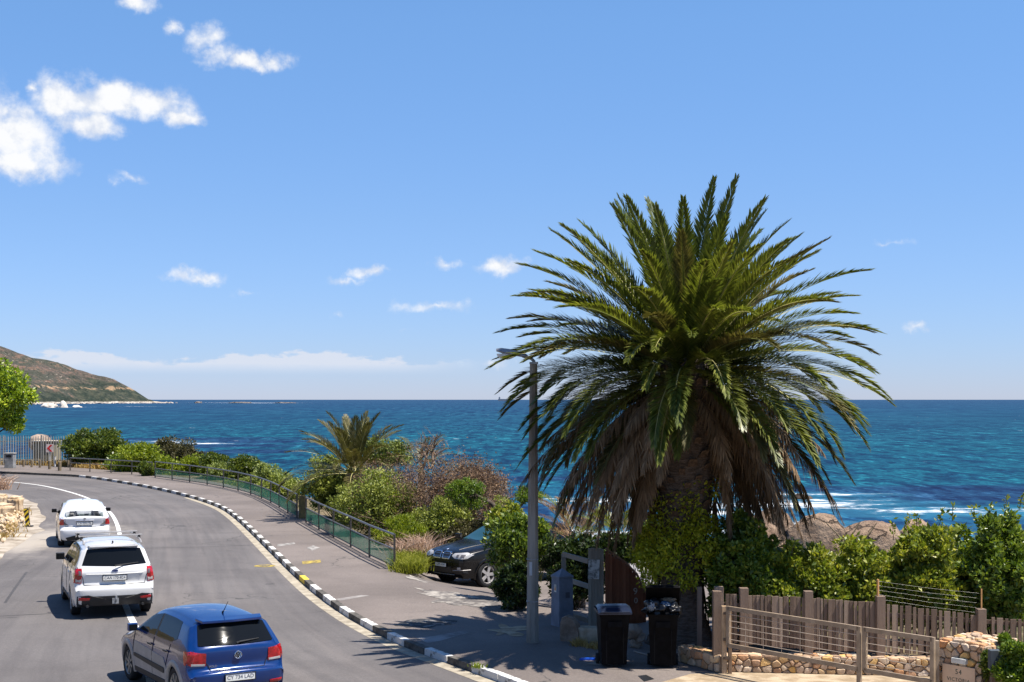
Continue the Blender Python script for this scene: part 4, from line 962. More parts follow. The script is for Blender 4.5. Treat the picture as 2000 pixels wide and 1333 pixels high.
for sg in (1, -1):
    tl = c2.patch('tail_lamp', [(sg * .70, 1.10), (sg * .83, 1.12), (sg * .84, .80), (sg * .72, .79)], 'rear', RED, .014, 1)
    c2.patch('lamp_lens', [(sg * .72, .89), (sg * .83, .90), (sg * .83, .82), (sg * .73, .81)], 'rear', CLEAR, .018, 0, parent=tl)
    c2.patch('lamp_lens', [(sg * .715, 1.06), (sg * .77, 1.065), (sg * .77, .98), (sg * .715, .975)], 'rear', SMOKE, .018, 0, parent=tl)
    c2.patch('reflector', [(sg * .54, .475), (sg * .78, .495), (sg * .78, .435), (sg * .56, .43)], 'rear', RED, .022, 1)
    ax = 'right' if sg > 0 else 'left'; c2.patch('tail_lamp', [(-1.93, 1.11), (-2.09, 1.12), (-2.09, .81), (-2.0, .80)], ax, RED, .012, 1)
c2.patch('bumper_insert', [(-.80, .28), (-.82, .52), (-.58, .545), (-.48, .515), (.48, .515), (.58, .545), (.82, .52), (.80, .28)], 'rear', DARKTRIM, .014, 0)
c2.line('tailgate_gap', [(-.80, 1.15), (-.69, .92), (-.66, .76), (0, .735), (.66, .76), (.69, .92), (.80, 1.15)], 'rear', SEAM, .014, .002)
c2.line('tailgate_crease', [(-.62, 1.00), (0, .985), (.62, 1.00)], 'rear', WHITEP, .02, .004)
c2.plate('CAA 170-824', .905, 'rear', .52, .12, 0, .082)
h, n_ = c2.cast(0, 1.05, 'rear')
bd = MB().tube([(.065 * math.cos(a), h.y - .012, 1.06 + .035 * math.sin(a)) for a in np.linspace(0, 2 * math.pi, 25)], .007, 6, False)
for (dx, dz, q) in ((-.028, .008, .011), (.002, .012, .007), (.03, .010, .007), (.01, -.012, .007), (.034, -.010, .007), (-.014, -.012, .006)): bd.box((dx, h.y - .016, 1.06 + dz), (q * 1.5, .006, q * 1.5), Matrix.Rotation(R(45), 3, 'Y').to_4x4())
bo = bd.build('badge', CHROME, c2.root, world=False)
MB().prism([(.062 * math.cos(a), .033 * math.sin(a)) for a in np.linspace(0, 2 * math.pi, 24, endpoint=False)], 0, .006).move(Matrix.Translation((0, h.y - .006, 1.06)) @ Matrix.Rotation(R(90), 4, 'X')).build('badge_disc', M('badge_blue', (.01, .03, .16), .3), bo, world=False)
text('lettering', '2.0 XT', .045, Matrix.Translation((.52, c2.cast(.52, .92, 'rear')[0].y - .004, .93)) @ Matrix.Rotation(R(90), 4, 'X'), CHROME, c2.root, False, .002)
MB().tube([h + Vector((0, -.02, .12)), c2.cast(.22, 1.19, 'rear')[0] + Vector((0, -.03, 0)), c2.cast(.52, 1.22, 'rear')[0] + Vector((0, -.03, 0))], [.02, .014, .008], 8).build('rear_wiper', DARKTRIM, c2.root, world=False)
for yy in (-.35, -1.25):
    rb = MB().box((0, yy, 1.765), (1.42, .075, .03)).build('roof_bar', SILVER, c2.root, world=False, bevel=.008)
    for x in (-.64, .64): MB().box((x, yy, 1.72), (.06, .08, .09)).build('bar_foot', BLACK, rb, world=False, bevel=.01)
MB().tube([(0, -2.2, .40), (0, -2.42, .40), (0, -2.44, .47)], .025, 8).tube([(0, -2.44, .455), (0, -2.44, .53)], [.028, .025], 10).box((0, -2.30, .40), (.14, .06, .12)).build('tow_hitch', STEEL, c2.root, world=False)
for x in (-.60, .60): MB().tube([(x, -2.0, .31), (x, -2.29, .30)], .030, 12).build('exhaust_tip', DARKTRIM, c2.root, world=False)
MB().box((0, -1.72, 1.665), (.03, .10, .05)).build('aerial', BLACK, c2.root, world=False, bevel=.01)
MB().prism([(-.56, -1.80), (.56, -1.80), (.53, -2.00), (0, -2.03), (-.53, -2.00)], 1.575, 1.605).build('spoiler', WHITEP, c2.root, world=False, bevel=.008)
c2.mirror(.86, 1.09, BLACK, (.20, .11, .16))

# ---- white saloon ahead
s_prof = [(2.12, .22), (2.22, .40), (2.20, .60), (2.08, .74), (1.65, .87), (1.10, .97), (.62, 1.26), (.28, 1.43), (-.2, 1.50), (-.75, 1.475), (-1.18, 1.36), (-1.60, 1.10), (-1.72, 1.055), (-2.08, 1.04), (-2.18, 1.01), (-2.19, .94), (-2.11, .68), (-2.225, .63), (-2.23, .50), (-2.20, .34), (-2.12, .22)]
s_tum = [(.2, .95), (.38, .99), (.62, 1.0), (.80, .99), (1.0, .95), (1.05, .92), (1.40, .74), (1.51, .66)]
Car.nspoke = 7
WHITEQ = paint('white_solid', (.66, .655, .65), .0, .32)
c3 = Car('saloon_car', 'white saloon car farthest ahead on the road with a pale see-through rear window', 1.695, s_prof, s_tum, (-14.87, 49.2, 0), R(19), WHITEQ, (1.30, -1.28), .30)
c3.wr_tmp = .30
for wy in c3.wheels: c3.arch_lip(wy, .325, WHITEQ, .05, out=.008)
for sd, ax in ((-1, 'left'), (1, 'right')):
    c3.patch('side_window', [(.82, 1.0), (.55, 1.22), (.26, 1.375), (-.12, 1.42), (-.12, 1.0)], ax, GLASS, .004, 1)
    c3.patch('side_window', [(-.20, 1.0), (-.20, 1.42), (-.72, 1.39), (-1.10, 1.24), (-1.28, 1.06), (-1.1, 1.01)], ax, GLASS, .004, 1)
    c3.line('door_gap', [(-.16, .98), (-.15, .34)], ax, SEAM, .01); c3.line('door_gap', [(-1.12, .98), (-1.0, .7), (-.85, .5)], ax, SEAM, .01)
    c3.patch('tail_lamp', [(-1.86, .93), (-2.06, .93), (-2.06, .75), (-1.96, .75)], ax, RED, .012, 1)
c3.patch('rear_window', [(-.63, 1.12), (-.52, 1.375), (0, 1.40), (.52, 1.375), (.63, 1.12), (0, 1.09)], 'rear', GLASS_PALE, .006, 1)
HEADR = M('head_rest_dark', (.012, .013, .015), .5)
c3.patch('windscreen', [(-.60, 1.02), (-.52, .42), (0, .37), (.52, .42), (.60, 1.02), (0, 1.05)], 'top', GLASS, .006, 1)
for sg in (1, -1):
    tl = c3.patch('tail_lamp', [(sg * .66, .93), (sg * .775, .95), (sg * .775, .745), (sg * .66, .75)], 'rear', RED, .014, 1)
    c3.patch('lamp_lens', [(sg * .655, .86), (sg * .655, .755), (sg * .50, .745), (sg * .56, .78)], 'rear', SMOKE, .016, 0, parent=tl)
    c3.patch('head_rest', [(sg * .22, 1.15), (sg * .24, 1.24), (sg * .30, 1.29), (sg * .40, 1.29), (sg * .46, 1.24), (sg * .47, 1.15)], 'rear', HEADR, .010, 1)
c3.plate('CA 524-196', .80, 'rear', .50, .115, 0, .085)
c3.patch('bumper_insert', [(-.55, .24), (-.60, .33), (-.35, .40), (.35, .40), (.60, .33), (.55, .24)], 'rear', DARKTRIM, .012, 0)
c3.line('boot_gap', [(-.62, 1.02), (-.62, .70), (0, .67), (.62, .70), (.62, 1.02)], 'rear', SEAM, .012, .002)
c3.line('boot_strip', [(-.30, .895), (.30, .895)], 'rear', CHROME, .03, .004)
MB().box((0, -.62, 1.50), (.02, .05, .04)).build('aerial', BLACK, c3.root, world=False)
c3.mirror(.74, 1.0, BLACK)
h, _n = c3.cast(0, .955, 'rear'); MB().tube([(0, h.y - .01, .955), (0, h.y + .002, .955)], .04, 14).build('badge', CHROME, c3.root, world=False)

# ---- black off-roader parked below the pavement
x_prof = [(2.28, .30), (2.41, .48), (2.43, .75), (2.38, .98), (2.20, 1.08), (1.70, 1.17), (1.05, 1.25), (.55, 1.52), (.20, 1.70), (-.3, 1.765), (-1.1, 1.76), (-1.85, 1.68), (-2.05, 1.60), (-2.25, 1.22), (-2.33, 1.12), (-2.37, .85), (-2.42, .70), (-2.41, .45), (-2.3, .32)]
x_tum = [(.28, .955), (.48, .985), (.80, 1.0), (1.0, .985), (1.18, .955), (1.26, .925), (1.60, .76), (1.77, .68)]
BLACKP = paint('black_metallic', (.0012, .0013, .002), .0, .25, .15)
Car.nspoke = 5
zx = float(z_lot(-.31, 42.2))
c4 = Car('off_roader', 'black off-roader parked below the pavement beside the railing, half hidden by a bush', 1.933, x_prof, x_tum, (-.22, 42.2, -.46), R(132), BLACKP, (1.47, -1.46), .372, zsill=.30, plan=(1.3, .17, 1.5, .10), group='cars parked off the road')
c4.root.rotation_euler = (0, 0, R(132))
c4.wr_tmp = .372
for wy in c4.wheels: c4.arch_lip(wy, .41, BLACKP, .07, out=.02)
for sd, ax in ((-1, 'left'), (1, 'right')):
    c4.patch('side_window', [(.95, 1.28), (.55, 1.50), (.25, 1.63), (-.22, 1.67), (-.22, 1.27)], ax, GLASS, .004, 1)
    c4.patch('side_window', [(-.30, 1.27), (-.30, 1.67), (-1.1, 1.65), (-1.1, 1.28)], ax, GLASS, .004, 0)
    c4.patch('side_window', [(-1.18, 1.28), (-1.18, 1.65), (-1.7, 1.58), (-1.9, 1.36)], ax, GLASS, .004, 1)
    c4.patch('side_vent', [(.98, .98), (.98, 1.05), (.84, 1.04), (.86, .97)], ax, DARKTRIM, .008, 0)
    c4.line('door_gap', [(.80, 1.25), (.82, .45)], ax, SEAM, .01); c4.line('door_gap', [(-.26, 1.25), (-.26, .45)], ax, SEAM, .01)
c4.patch('windscreen', [(-.72, 1.02), (-.64, .38), (0, .30), (.64, .38), (.72, 1.02), (0, 1.10)], 'top', GLASS_BLUE, .006, 1)
for sg in (1, -1):
    hl = c4.patch('headlamp', [(sg * .42, .93), (sg * .48, 1.00), (sg * .80, 1.03), (sg * .90, .97), (sg * .86, .86), (sg * .56, .86)], 'front', CLEAR, .010, 1)
    c4.patch('lamp_lens', [(sg * .60, .965), (sg * .68, .97), (sg * .68, .895), (sg * .60, .89)], 'front', SMOKE, .016, 1, parent=hl)
    c4.patch('lamp_lens', [(sg * .74, .97), (sg * .83, .97), (sg * .83, .895), (sg * .74, .89)], 'front', SMOKE, .016, 1, parent=hl)
    gr = c4.patch('grille', [(sg * .035, .83), (sg * .035, 1.00), (sg * .10, 1.035), (sg * .34, 1.025), (sg * .385, .97), (sg * .34, .83)], 'front', CHROME, .022, 1)
    c4.patch('grille_mesh', [(sg * .065, .855), (sg * .065, .985), (sg * .115, 1.01), (sg * .32, 1.0), (sg * .35, .96), (sg * .315, .855)], 'front', BLACK, .027, 1, parent=gr)
    for k in range(6):
        x = sg * (.095 + k * .044); h0, _ = c4.cast(x, .86, 'front'); h1, _ = c4.cast(x, .99, 'front'); MB().bar(h0 + Vector((0, .034, 0)), h1 + Vector((0, .034, 0)), .012, .012, (1, 0, 0)).build('grille_bar', CHROME, gr, world=False)
    c4.patch('fog_lamp', [(sg * .66, .62), (sg * .76, .63), (sg * .76, .56), (sg * .66, .56)], 'front', CLEAR, .010, 1)
    c4.patch('bumper_intake', [(sg * .50, .42), (sg * .50, .50), (sg * .86, .52), (sg * .86, .44)], 'front', DARKTRIM, .008, 0)
    ax = 'left' if sg < 0 else 'right'; c4.patch('headlamp', [(2.12, 1.02), (2.33, .93), (2.30, .86), (2.12, .90), (2.02, .98)], ax, CLEAR, .010, 1)
c4.patch('bumper_intake', [(-.42, .44), (-.42, .62), (.42, .62), (.42, .44)], 'front', DARKTRIM, .008, 0)
c4.line('bumper_trim', [(.48, .40), (0, .39), (-.48, .40)], 'front', STEEL, .025, .004); c4.line('bumper_trim', [(-.50, .53), (-.88, .55)], 'front', SILVER, .022, .01); c4.line('bumper_trim', [(.50, .53), (.88, .55)], 'front', SILVER, .022, .01)
c4.line('bumper_trim', [(-.88, .78), (-.45, .76), (0, .75), (.45, .76), (.88, .78)], 'front', SEAM, .02, .002)
c4.plate('CFM 4109', .66, 'front', .50, .115, 0, .085)
h, n_ = c4.cast(0, 1.075, 'front'); cc_ = h + n_ * .004; q_ = n_.to_track_quat('Z', 'Y').to_matrix().to_4x4()
bd = MB().prism([(.042 * math.cos(a), .042 * math.sin(a)) for a in np.linspace(0, 2 * math.pi, 20, endpoint=False)], 0, .006).move(Matrix.Translation(cc_) @ q_).build('badge', CHROME, c4.root, world=False)
for k in range(4):
    a0 = k * math.pi / 2; MB().prism([(0, 0)] + [(.026 * math.cos(a0 + j * math.pi / 10), .026 * math.sin(a0 + j * math.pi / 10)) for j in range(6)], .006, .008).move(Matrix.Translation(cc_) @ q_).build('badge_quarter', M('badge_quarter_' + ('blue' if k % 2 else 'white'), (.02, .12, .45) if k % 2 else (.75, .75, .75), .4), bd, world=False)
c4.mirror(.95, 1.28, BLACKP, (.22, .12, .16))
c4.line('bonnet_crease', [(-.42, 2.1), (-.60, 1.1)], 'top', BLACKP, .02, .002); c4.line('bonnet_crease', [(.42, 2.1), (.60, 1.1)], 'top', BLACKP, .02, .002)
for sg in (-1, 1): MB().tube([(sg * .1, 1.08, 1.262), (sg * .45, 1.0, 1.285)], .012, 6).build('wiper', BLACK, c4.root, world=False)
# ================================================================ street furniture
CONCR = M('concrete_post', (.17, .15, .125), .85, .25, col2=(.28, .255, .22), scale=5, stretch=(1, 1, .15), bump=.25, bscale=40)
LAMPGREY = M('lamp_housing', (.22, .23, .25), .4, .5, metallic=.3)
lamp = thing('street_lamp', 'tall tapered concrete street lamp with a flat grey head, left of the big palm', 'street lamp', tuple(G(1040, 1255, .12)), R(0))
lp = G(1040, 1255, .12); ztop = 5.52
n = 8; V = []
for z_, r_ in ((-.1, .122), (1.6, .108), (3.6, .092), (ztop, .073)):
    for k in range(n):
        a = 2 * math.pi * k / n + math.pi / 8; rr = r_ / math.cos(math.pi / 8) * (1.0 if k % 2 else 1.0); V.append((lp.x + rr * math.cos(a) + .004 * z_, lp.y + rr * math.sin(a), lp.z + z_))
Fc = [(i * n + k, i * n + (k + 1) % n, (i + 1) * n + (k + 1) % n, (i + 1) * n + k) for i in range(3) for k in range(n)] + [tuple(range(3 * n, 4 * n))]
MB().add(V, Fc).build('post', CONCR, lamp)
zt = lp.z + ztop; xt = lp.x + .025
MB().tube([(xt, lp.y, zt - .12), (xt, lp.y, zt + .02), (xt - .05, lp.y, zt + .07), (xt - .22, lp.y, zt + .12)], .035, 10).box((xt, lp.y, zt - .02), (.17, .17, .04)).build('arm', STEEL, lamp, smooth=False)
mb = MB(); a = Vector((xt - .12, lp.y, zt + .10)); b = Vector((xt - .74, lp.y, zt + .225)); secs = []
for t, wd, h in ((0, .09, .06), (.12, .15, .09), (.55, .22, .12), (.85, .21, .10), (1.0, .12, .05)):
    c = a + (b - a) * t; secs.append([c + Vector((0, -wd / 2, 0)), c + Vector((0, -wd * .35, h * .7)), c + Vector((0, wd * .35, h * .7)), c + Vector((0, wd / 2, 0)), c + Vector((0, wd * .4, -h * .25)), c + Vector((0, -wd * .4, -h * .25))])
V = [p for s_ in secs for p in s_]; mb.add(V, [(i * 6 + k, i * 6 + (k + 1) % 6, (i + 1) * 6 + (k + 1) % 6, (i + 1) * 6 + k) for i in range(4) for k in range(6)] + [(5, 4, 3, 2, 1, 0), (24, 25, 26, 27, 28, 29)])
hd = mb.build('lamp_head', LAMPGREY, lamp)
bowl = []; c0 = a + (b - a) * .68
mbb = MB(); V = []; nn = 14
for j in range(6):
    ph = j / 5 * math.pi / 2
    for k in range(nn): V.append((c0.x + .19 * math.cos(ph) * math.cos(2 * math.pi * k / nn), c0.y + .085 * math.cos(ph) * math.sin(2 * math.pi * k / nn), c0.z - .022 - .115 * math.sin(ph) - (c0.x - a.x) * 0))
mbb.add(V, [(j * nn + k, j * nn + (k + 1) % nn, (j + 1) * nn + (k + 1) % nn, (j + 1) * nn + k) for j in range(5) for k in range(nn)])
mbb.build('glass_bowl', M('bowl_glass', (.55, .58, .60), .12, .6, var=.05), hd, smooth=True)
NOTICE = M('paper_notice', (.16, .165, .16), .8, .2, col2=(.52, .53, .52), scale=7, detail=9, contrast=(.42, .58))
MB().box((lp.x - .035, lp.y - .118, 1.58), (.055, .006, .26)).build('pole_sticker', M('sticker_pale', (.42, .42, .42), .7), lamp)
for z_, w_ in ((.93, .235), (1.76, .225)): MB().box((lp.x, lp.y, z_), (w_, w_, .012)).build('pole_band', STEEL, lamp)

# grey pedestal with a pyramid top, set corner-on
pd = G(1098, 1222, .12); PED = M('pedestal_grey', (.155, .175, .215), .7, .3, var=.1, scale=4, bump=.1)
ped = thing('utility_pedestal', 'blue grey metal utility pedestal with a pyramid top behind the lamp post', 'utility box', tuple(pd), R(28))
MB().box((0, 0, .50), (.36, .36, 1.04), taper=.92).build('cabinet', PED, ped, world=False, bevel=.012)
mb = MB(); h_ = .178; mb.add([(-h_, -h_, 0), (h_, -h_, 0), (h_, h_, 0), (-h_, h_, 0), (-h_, -h_, .035), (h_, -h_, .035), (h_, h_, .035), (-h_, h_, .035), (0, 0, .19)], [(3, 2, 1, 0), (0, 1, 5, 4), (1, 2, 6, 5), (2, 3, 7, 6), (3, 0, 4, 7), (4, 5, 8), (5, 6, 8), (6, 7, 8), (7, 4, 8)]).move(Matrix.Translation((0, 0, 1.02))).build('cap', PED, ped, world=False)
st = MB().box((-.1775, -.02, .80), (.008, .085, .16)).build('warning_sticker', M('sticker_white', (.60, .56, .48), .7), ped, world=False)
MB().prism([(-.03, -.045), (.03, -.045), (0, .05)], 0, .003).move(Matrix.Translation((-.182, -.02, .80)) @ Matrix.Rotation(R(-90), 4, 'Z') @ Matrix.Rotation(R(90), 4, 'X')).build('warning_triangle', M('sticker_orange', (.62, .22, .02), .7), st, world=False)
MB().box((.03, -.176, .66), (.10, .008, .12)).build('lock_plate', M('lock_dark', (.07, .075, .09), .6), ped, world=False, bevel=.003)

# upright stone with a rounded top, and a low block beside it
STONE_BR = M('brown_stone', (.17, .12, .085), .9, .2, col2=(.27, .20, .15), scale=5, bump=.5, bscale=18)
us = G(1114, 1252, .12); t_ = thing('upright_stone', 'upright brown stone with a rounded top in front of the grey pedestal', 'stone', tuple(us), R(-22))
prof = [(-.17, -.08), (.20, -.08), (.205, .16), (.16, .34), (.06, .46), (-.06, .51), (-.145, .47), (-.185, .34), (-.185, .1)]
MB().prism(prof, -.11, .11).move(Matrix.Rotation(R(90), 4, 'X')).build('slab', STONE_BR, t_, world=False, bevel=.025)
ls = G(1152, 1254, .12); o = MB().box((0, 0, 0), (.44, .34, .30)).build('stone_block', M('tan_stone', (.30, .23, .15), .9, .2, col2=(.42, .34, .25), scale=5, bump=.5, bscale=15), bevel=.05); o.location = (ls.x, ls.y + .12, .12 + .13); o.rotation_euler = (0, R(2), R(-12)); tag(o, 'low tan stone block between the upright stone and the nearer wheelie bin', 'stone')

# timber: grey boarded panel with a paper notice, curved red-brown fence, three rails
GREYWOOD = M('grey_wood', (.17, .15, .125), .85, .2, col2=(.26, .235, .20), scale=6, stretch=(6, 6, .5), bump=.4, bscale=30, obj_var=[(.19, .165, .125), (.26, .23, .19), (.33, .30, .25)])
REDWOOD = M('red_wood', (.12, .045, .022), .7, .3, col2=(.19, .075, .040), scale=5, stretch=(7, 7, .4), bump=.3, bscale=30, obj_var=[(.18, .06, .028), (.26, .095, .045), (.34, .135, .07)])
gb = G(1164, 1226, .12); gw = thing('board_panel', 'narrow panel of weathered grey boards with a paper notice, left of the red-brown fence', 'fence', tuple(gb))
k = (1226 - HY) / (CH - .12); pan_y = gb.y
for i in range(5):
    x0 = (1149 + i * 6.1 - 1000) / k; w_ = 5.8 / k; ht = 1.66 - .004 * i + random.uniform(-.01, .01)
    MB().box((x0 + w_ / 2, pan_y + .01 * i + random.uniform(-.006, .006), .12 + ht / 2), (w_, .04, ht)).build('board', GREYWOOD, gw)
nt = MB().box(((1159.5 - 1000) / k, pan_y - .045, 4.9 - (1112 - HY) / k), (22 / k, .012, 38 / k), Matrix.Rotation(R(2), 4, 'Y')).build('paper_notice', NOTICE, gw)
rf = thing('curved_fence', 'red-brown boarded fence with a curved top stepping down behind the wheelie bin', 'fence', tuple(G(1222, 1226, .12)))
nb = 12
for i in range(nb):
    t = (i + .5) / nb; pxl = 1182 + 80 * i / nb; pxr = 1182 + 80 * (i + 1) / nb; px_ = (pxl + pxr) / 2
    ty = np.interp(px_, [1182, 1200, 1220, 1232, 1242, 1250, 1258, 1264], [1074, 1088, 1100, 1110, 1122, 1137, 1153, 1168]); Y = 29.9 + .65 * t; kk_ = F / Y
    zt = CH - (ty - HY) / kk_; x = (px_ - 1000) / kk_; wd = (pxr - pxl) / kk_ * .985
    MB().box((x, Y + random.uniform(-.005, .005), (zt + .1) / 2), (wd, .035, zt - .1)).build('board', REDWOOD, rf)
mbx = MB()
for a, b in zip([(1183, 1072), (1220, 1098), (1243, 1121), (1256, 1146)], [(1220, 1098), (1243, 1121), (1256, 1146), (1266, 1170)]):
    p, q = Wp(a[0], a[1], 29.88 + .65 * (a[0] - 1182) / 80), Wp(b[0], b[1], 29.88 + .65 * (b[0] - 1182) / 80); mbx.bar(p, q, .05, .035)
mbx.build('top_trim', M('red_wood_trim', (.20, .10, .06), .7, .3, scale=6), rf)
NUM = M('pale_number', (.42, .36, .30), .8, .2)
for i, (ch, px_, py_, sz) in enumerate((('9', 1241, 1156, .20), ('0', 1242, 1174, .17))):
    p = Wp(px_, py_, 30.28); text('number', ch, sz, Matrix.Translation(p) @ Matrix.Rotation(R(90), 4, 'X'), NUM, rf, True, .006)
rl = thing('rail_fence', 'three weathered timber rails between the grey pedestal and the grey board panel', 'fence', tuple(G(1120, 1222, .12)))
for (a, b) in (((1100, 1083), (1150, 1097)), ((1112, 1134), (1150, 1146)), ((1108, 1199), (1150, 1213))):
    MB().bar(Wp(*a, 31.2), Wp(*b, 29.85), .05, .10).build('rail', GREYWOOD, rl)
MB().box(tuple(Wp(1101, 1150, 31.25) - Vector((0, 0, .35))), (.10, .10, 2.2)).build('post', GREYWOOD, rl)

# wheelie bins
BIN = M('bin_black', (.003, .003, .0036), .6, .08, var=.3, scale=8); LID = M('bin_lid_blue', (.010, .016, .035), .28, .5)
def bin_(p, label, rz, open_lid):
    t = thing('wheelie_bin', label, 'wheelie bin', p, rz, 'wheelie bins on the pavement')
    V = []
    for z_, w0, d0, oy in ((.06, .44, .46, .05), (.60, .49, .58, .03), (.93, .52, .66, 0), (.985, .57, .72, 0)): V += [(-w0 / 2, -d0 / 2 + oy, z_), (w0 / 2, -d0 / 2 + oy, z_), (w0 / 2, d0 / 2 + oy, z_), (-w0 / 2, d0 / 2 + oy, z_)]
    mb = MB().add(V, [(3, 2, 1, 0)] + [(i * 4 + k, i * 4 + (k + 1) % 4, (i + 1) * 4 + (k + 1) % 4, (i + 1) * 4 + k) for i in range(3) for k in range(4)] + ([] if open_lid else [(12, 13, 14, 15)]))
    mb.build('bin_body', BIN, t, world=False, bevel=.012)
    mb = MB()
    for x in (-.15, .15): mb.box((x, -.335, .42), (.012, .02, .62), Matrix.Rotation(R(-4), 4, 'X'))
    mb.box((0, -.335, .80), (.26, .008, .10)).build('front_rib', BIN, t, world=False)
    lm = MB(); nL = 7
    for (xa, xb) in ((-.30, .30),):
        V = []
        for j in range(nL):
            u_ = j / (nL - 1); yy = -.385 + u_ * .74; zz = .06 * math.sin(math.pi * u_) + (.0 if u_ > .1 else -.02); V += [(xa, yy, zz), (xa + .05, yy, zz + .035), (xb - .05, yy, zz + .035), (xb, yy, zz)]
        lm.add(V, [(j * 4 + k, j * 4 + k + 1, j * 4 + k + 5, j * 4 + k + 4) for j in range(nL - 1) for k in range(3)] + [(0, 3, 2, 1), (4 * nL - 4, 4 * nL - 3, 4 * nL - 2, 4 * nL - 1)])
        b0 = [(xa, -.385, -.05), (xb, -.385, -.05), (xb, .355, -.03), (xa, .355, -.03)]; lm.box((0, -.015, -.02), (.60, .74, .045))
    if open_lid: lm.move(Matrix.Translation((0, .36, 1.0)) @ Matrix.Rotation(R(-40), 4, 'X') @ Matrix.Translation((0, -.36, 0)))
    else: lm.move(Matrix.Translation((0, 0, 1.02)))
    lm.build('lid', BIN if open_lid else LID, t, world=False, smooth=False, bevel=.008)
    MB().tube([(-.26, .40, .98), (.26, .40, .98)], .018, 8).box((-.2, .38, .96), (.03, .08, .05)).box((.2, .38, .96), (.03, .08, .05)).build('handle', BIN, t, world=False)
    for x in (-.25, .25): MB().tube([(x - .025, .24, .10), (x + .025, .24, .10)], .10, 18).build('wheel', RUBBER, t, world=False)
    return t
b1 = G(1199, 1308, .12); b2 = G(1298, 1309, .12)
bin_((b1.x, b1.y + .3, .12), 'black wheelie bin with a closed dark blue lid', R(3), False)
bin_((b2.x, b2.y + .3, .12), 'black wheelie bin standing open and overflowing with rubbish bags', R(-5), True)
BAG = M('bag_black', (.008, .008, .009), .35, .4, var=.2)
for i, (dx, dy, dz, r_, mt, lab) in enumerate(((-.09, .02, 1.06, (.24, .27, .17), BAG, 'large black rubbish bag heaped on the open bin'), (.15, -.10, 1.03, (.16, .18, .13), BAG, 'smaller black rubbish bag at the right rim of the open bin'), (-.22, -.16, 1.10, (.07, .07, .09), M('bag_pale', (.16, .175, .19), .4), 'pale grey plastic bag at the left rim of the open bin'), (.02, -.18, 1.14, (.09, .06, .05), M('bag_blue', (.02, .05, .10), .4), 'crumpled blue wrapper on top of the open bin'), (.10, .02, 1.19, (.13, .12, .05), M('card_tan', (.18, .125, .08), .8), 'tan cardboard lying on the rubbish in the open bin'))):
    o = blob('rubbish', (b2.x + dx, b2.y + .3 + dy, .12 + dz), r_, 50 + i, mt, sub=4, amp=.5, freq=2.2); tag(o, lab, 'rubbish', 'rubbish in the open wheelie bin')
g = gp(1149, 1289); o = MB().prism([(-.16, -.05), (.10, -.06), (.17, .02), (.12, .06), (-.12, .04)], 0, .03).build('plastic_sheet', M('bright_blue', (.01, .10, .62), .4)); o.location = (g[0], g[1], .122); tag(o, 'bright blue piece of plastic lying on the shaded pavement', 'litter')
g = gp(1165, 1297); o = MB().prism([(-.18, -.06), (.14, -.10), (.16, .06), (-.05, .09)], 0, .012).build('cardboard', M('card', (.22, .19, .16), .9)); o.location = (g[0], g[1], .122); tag(o, 'flat piece of cardboard beside the closed wheelie bin', 'litter')
g = gp(1250, 1262); o = blob('debris', (g[0], g[1] + .3, .24), (.08, .05, .16), 66, M('debris_pale', (.45, .44, .42), .8), sub=2, amp=.6, freq=2); tag(o, 'pale scrap leaning between the two wheelie bins', 'litter')
for i, (px_, py_, r_) in enumerate(((1236, 1232, .16), (1250, 1246, .13), (1244, 1262, .12))):
    p = Wp(px_, py_, 27.2); o = blob('rubble', (p.x, 27.2 + .1 * i, p.z), (r_, r_, r_ * .9), 70 + i, M('rubble_%s' % ('abc'[i]), (.24, .20, .16), .9, .2, bump=.5), sub=3, amp=.5, freq=1.6, facet=.6); tag(o, ('topmost', 'middle', 'lowest')[i] + ' rough stone in the small heap between the wheelie bins', 'stone', 'stones between the bins')
CAB = M('hose', (.32, .29, .25), .7)
o = MB().tube([G(1385, 1266, .22), G(1360, 1267, .2), G(1335, 1276, .14), G(1322, 1281, .14), G(1290, 1284, .14), G(1262, 1279, .14), G(1238, 1272, .15)], .012, 6).build('hose', CAB, smooth=True); tag(o, 'thin pale hose lying behind the open wheelie bin', 'hose')

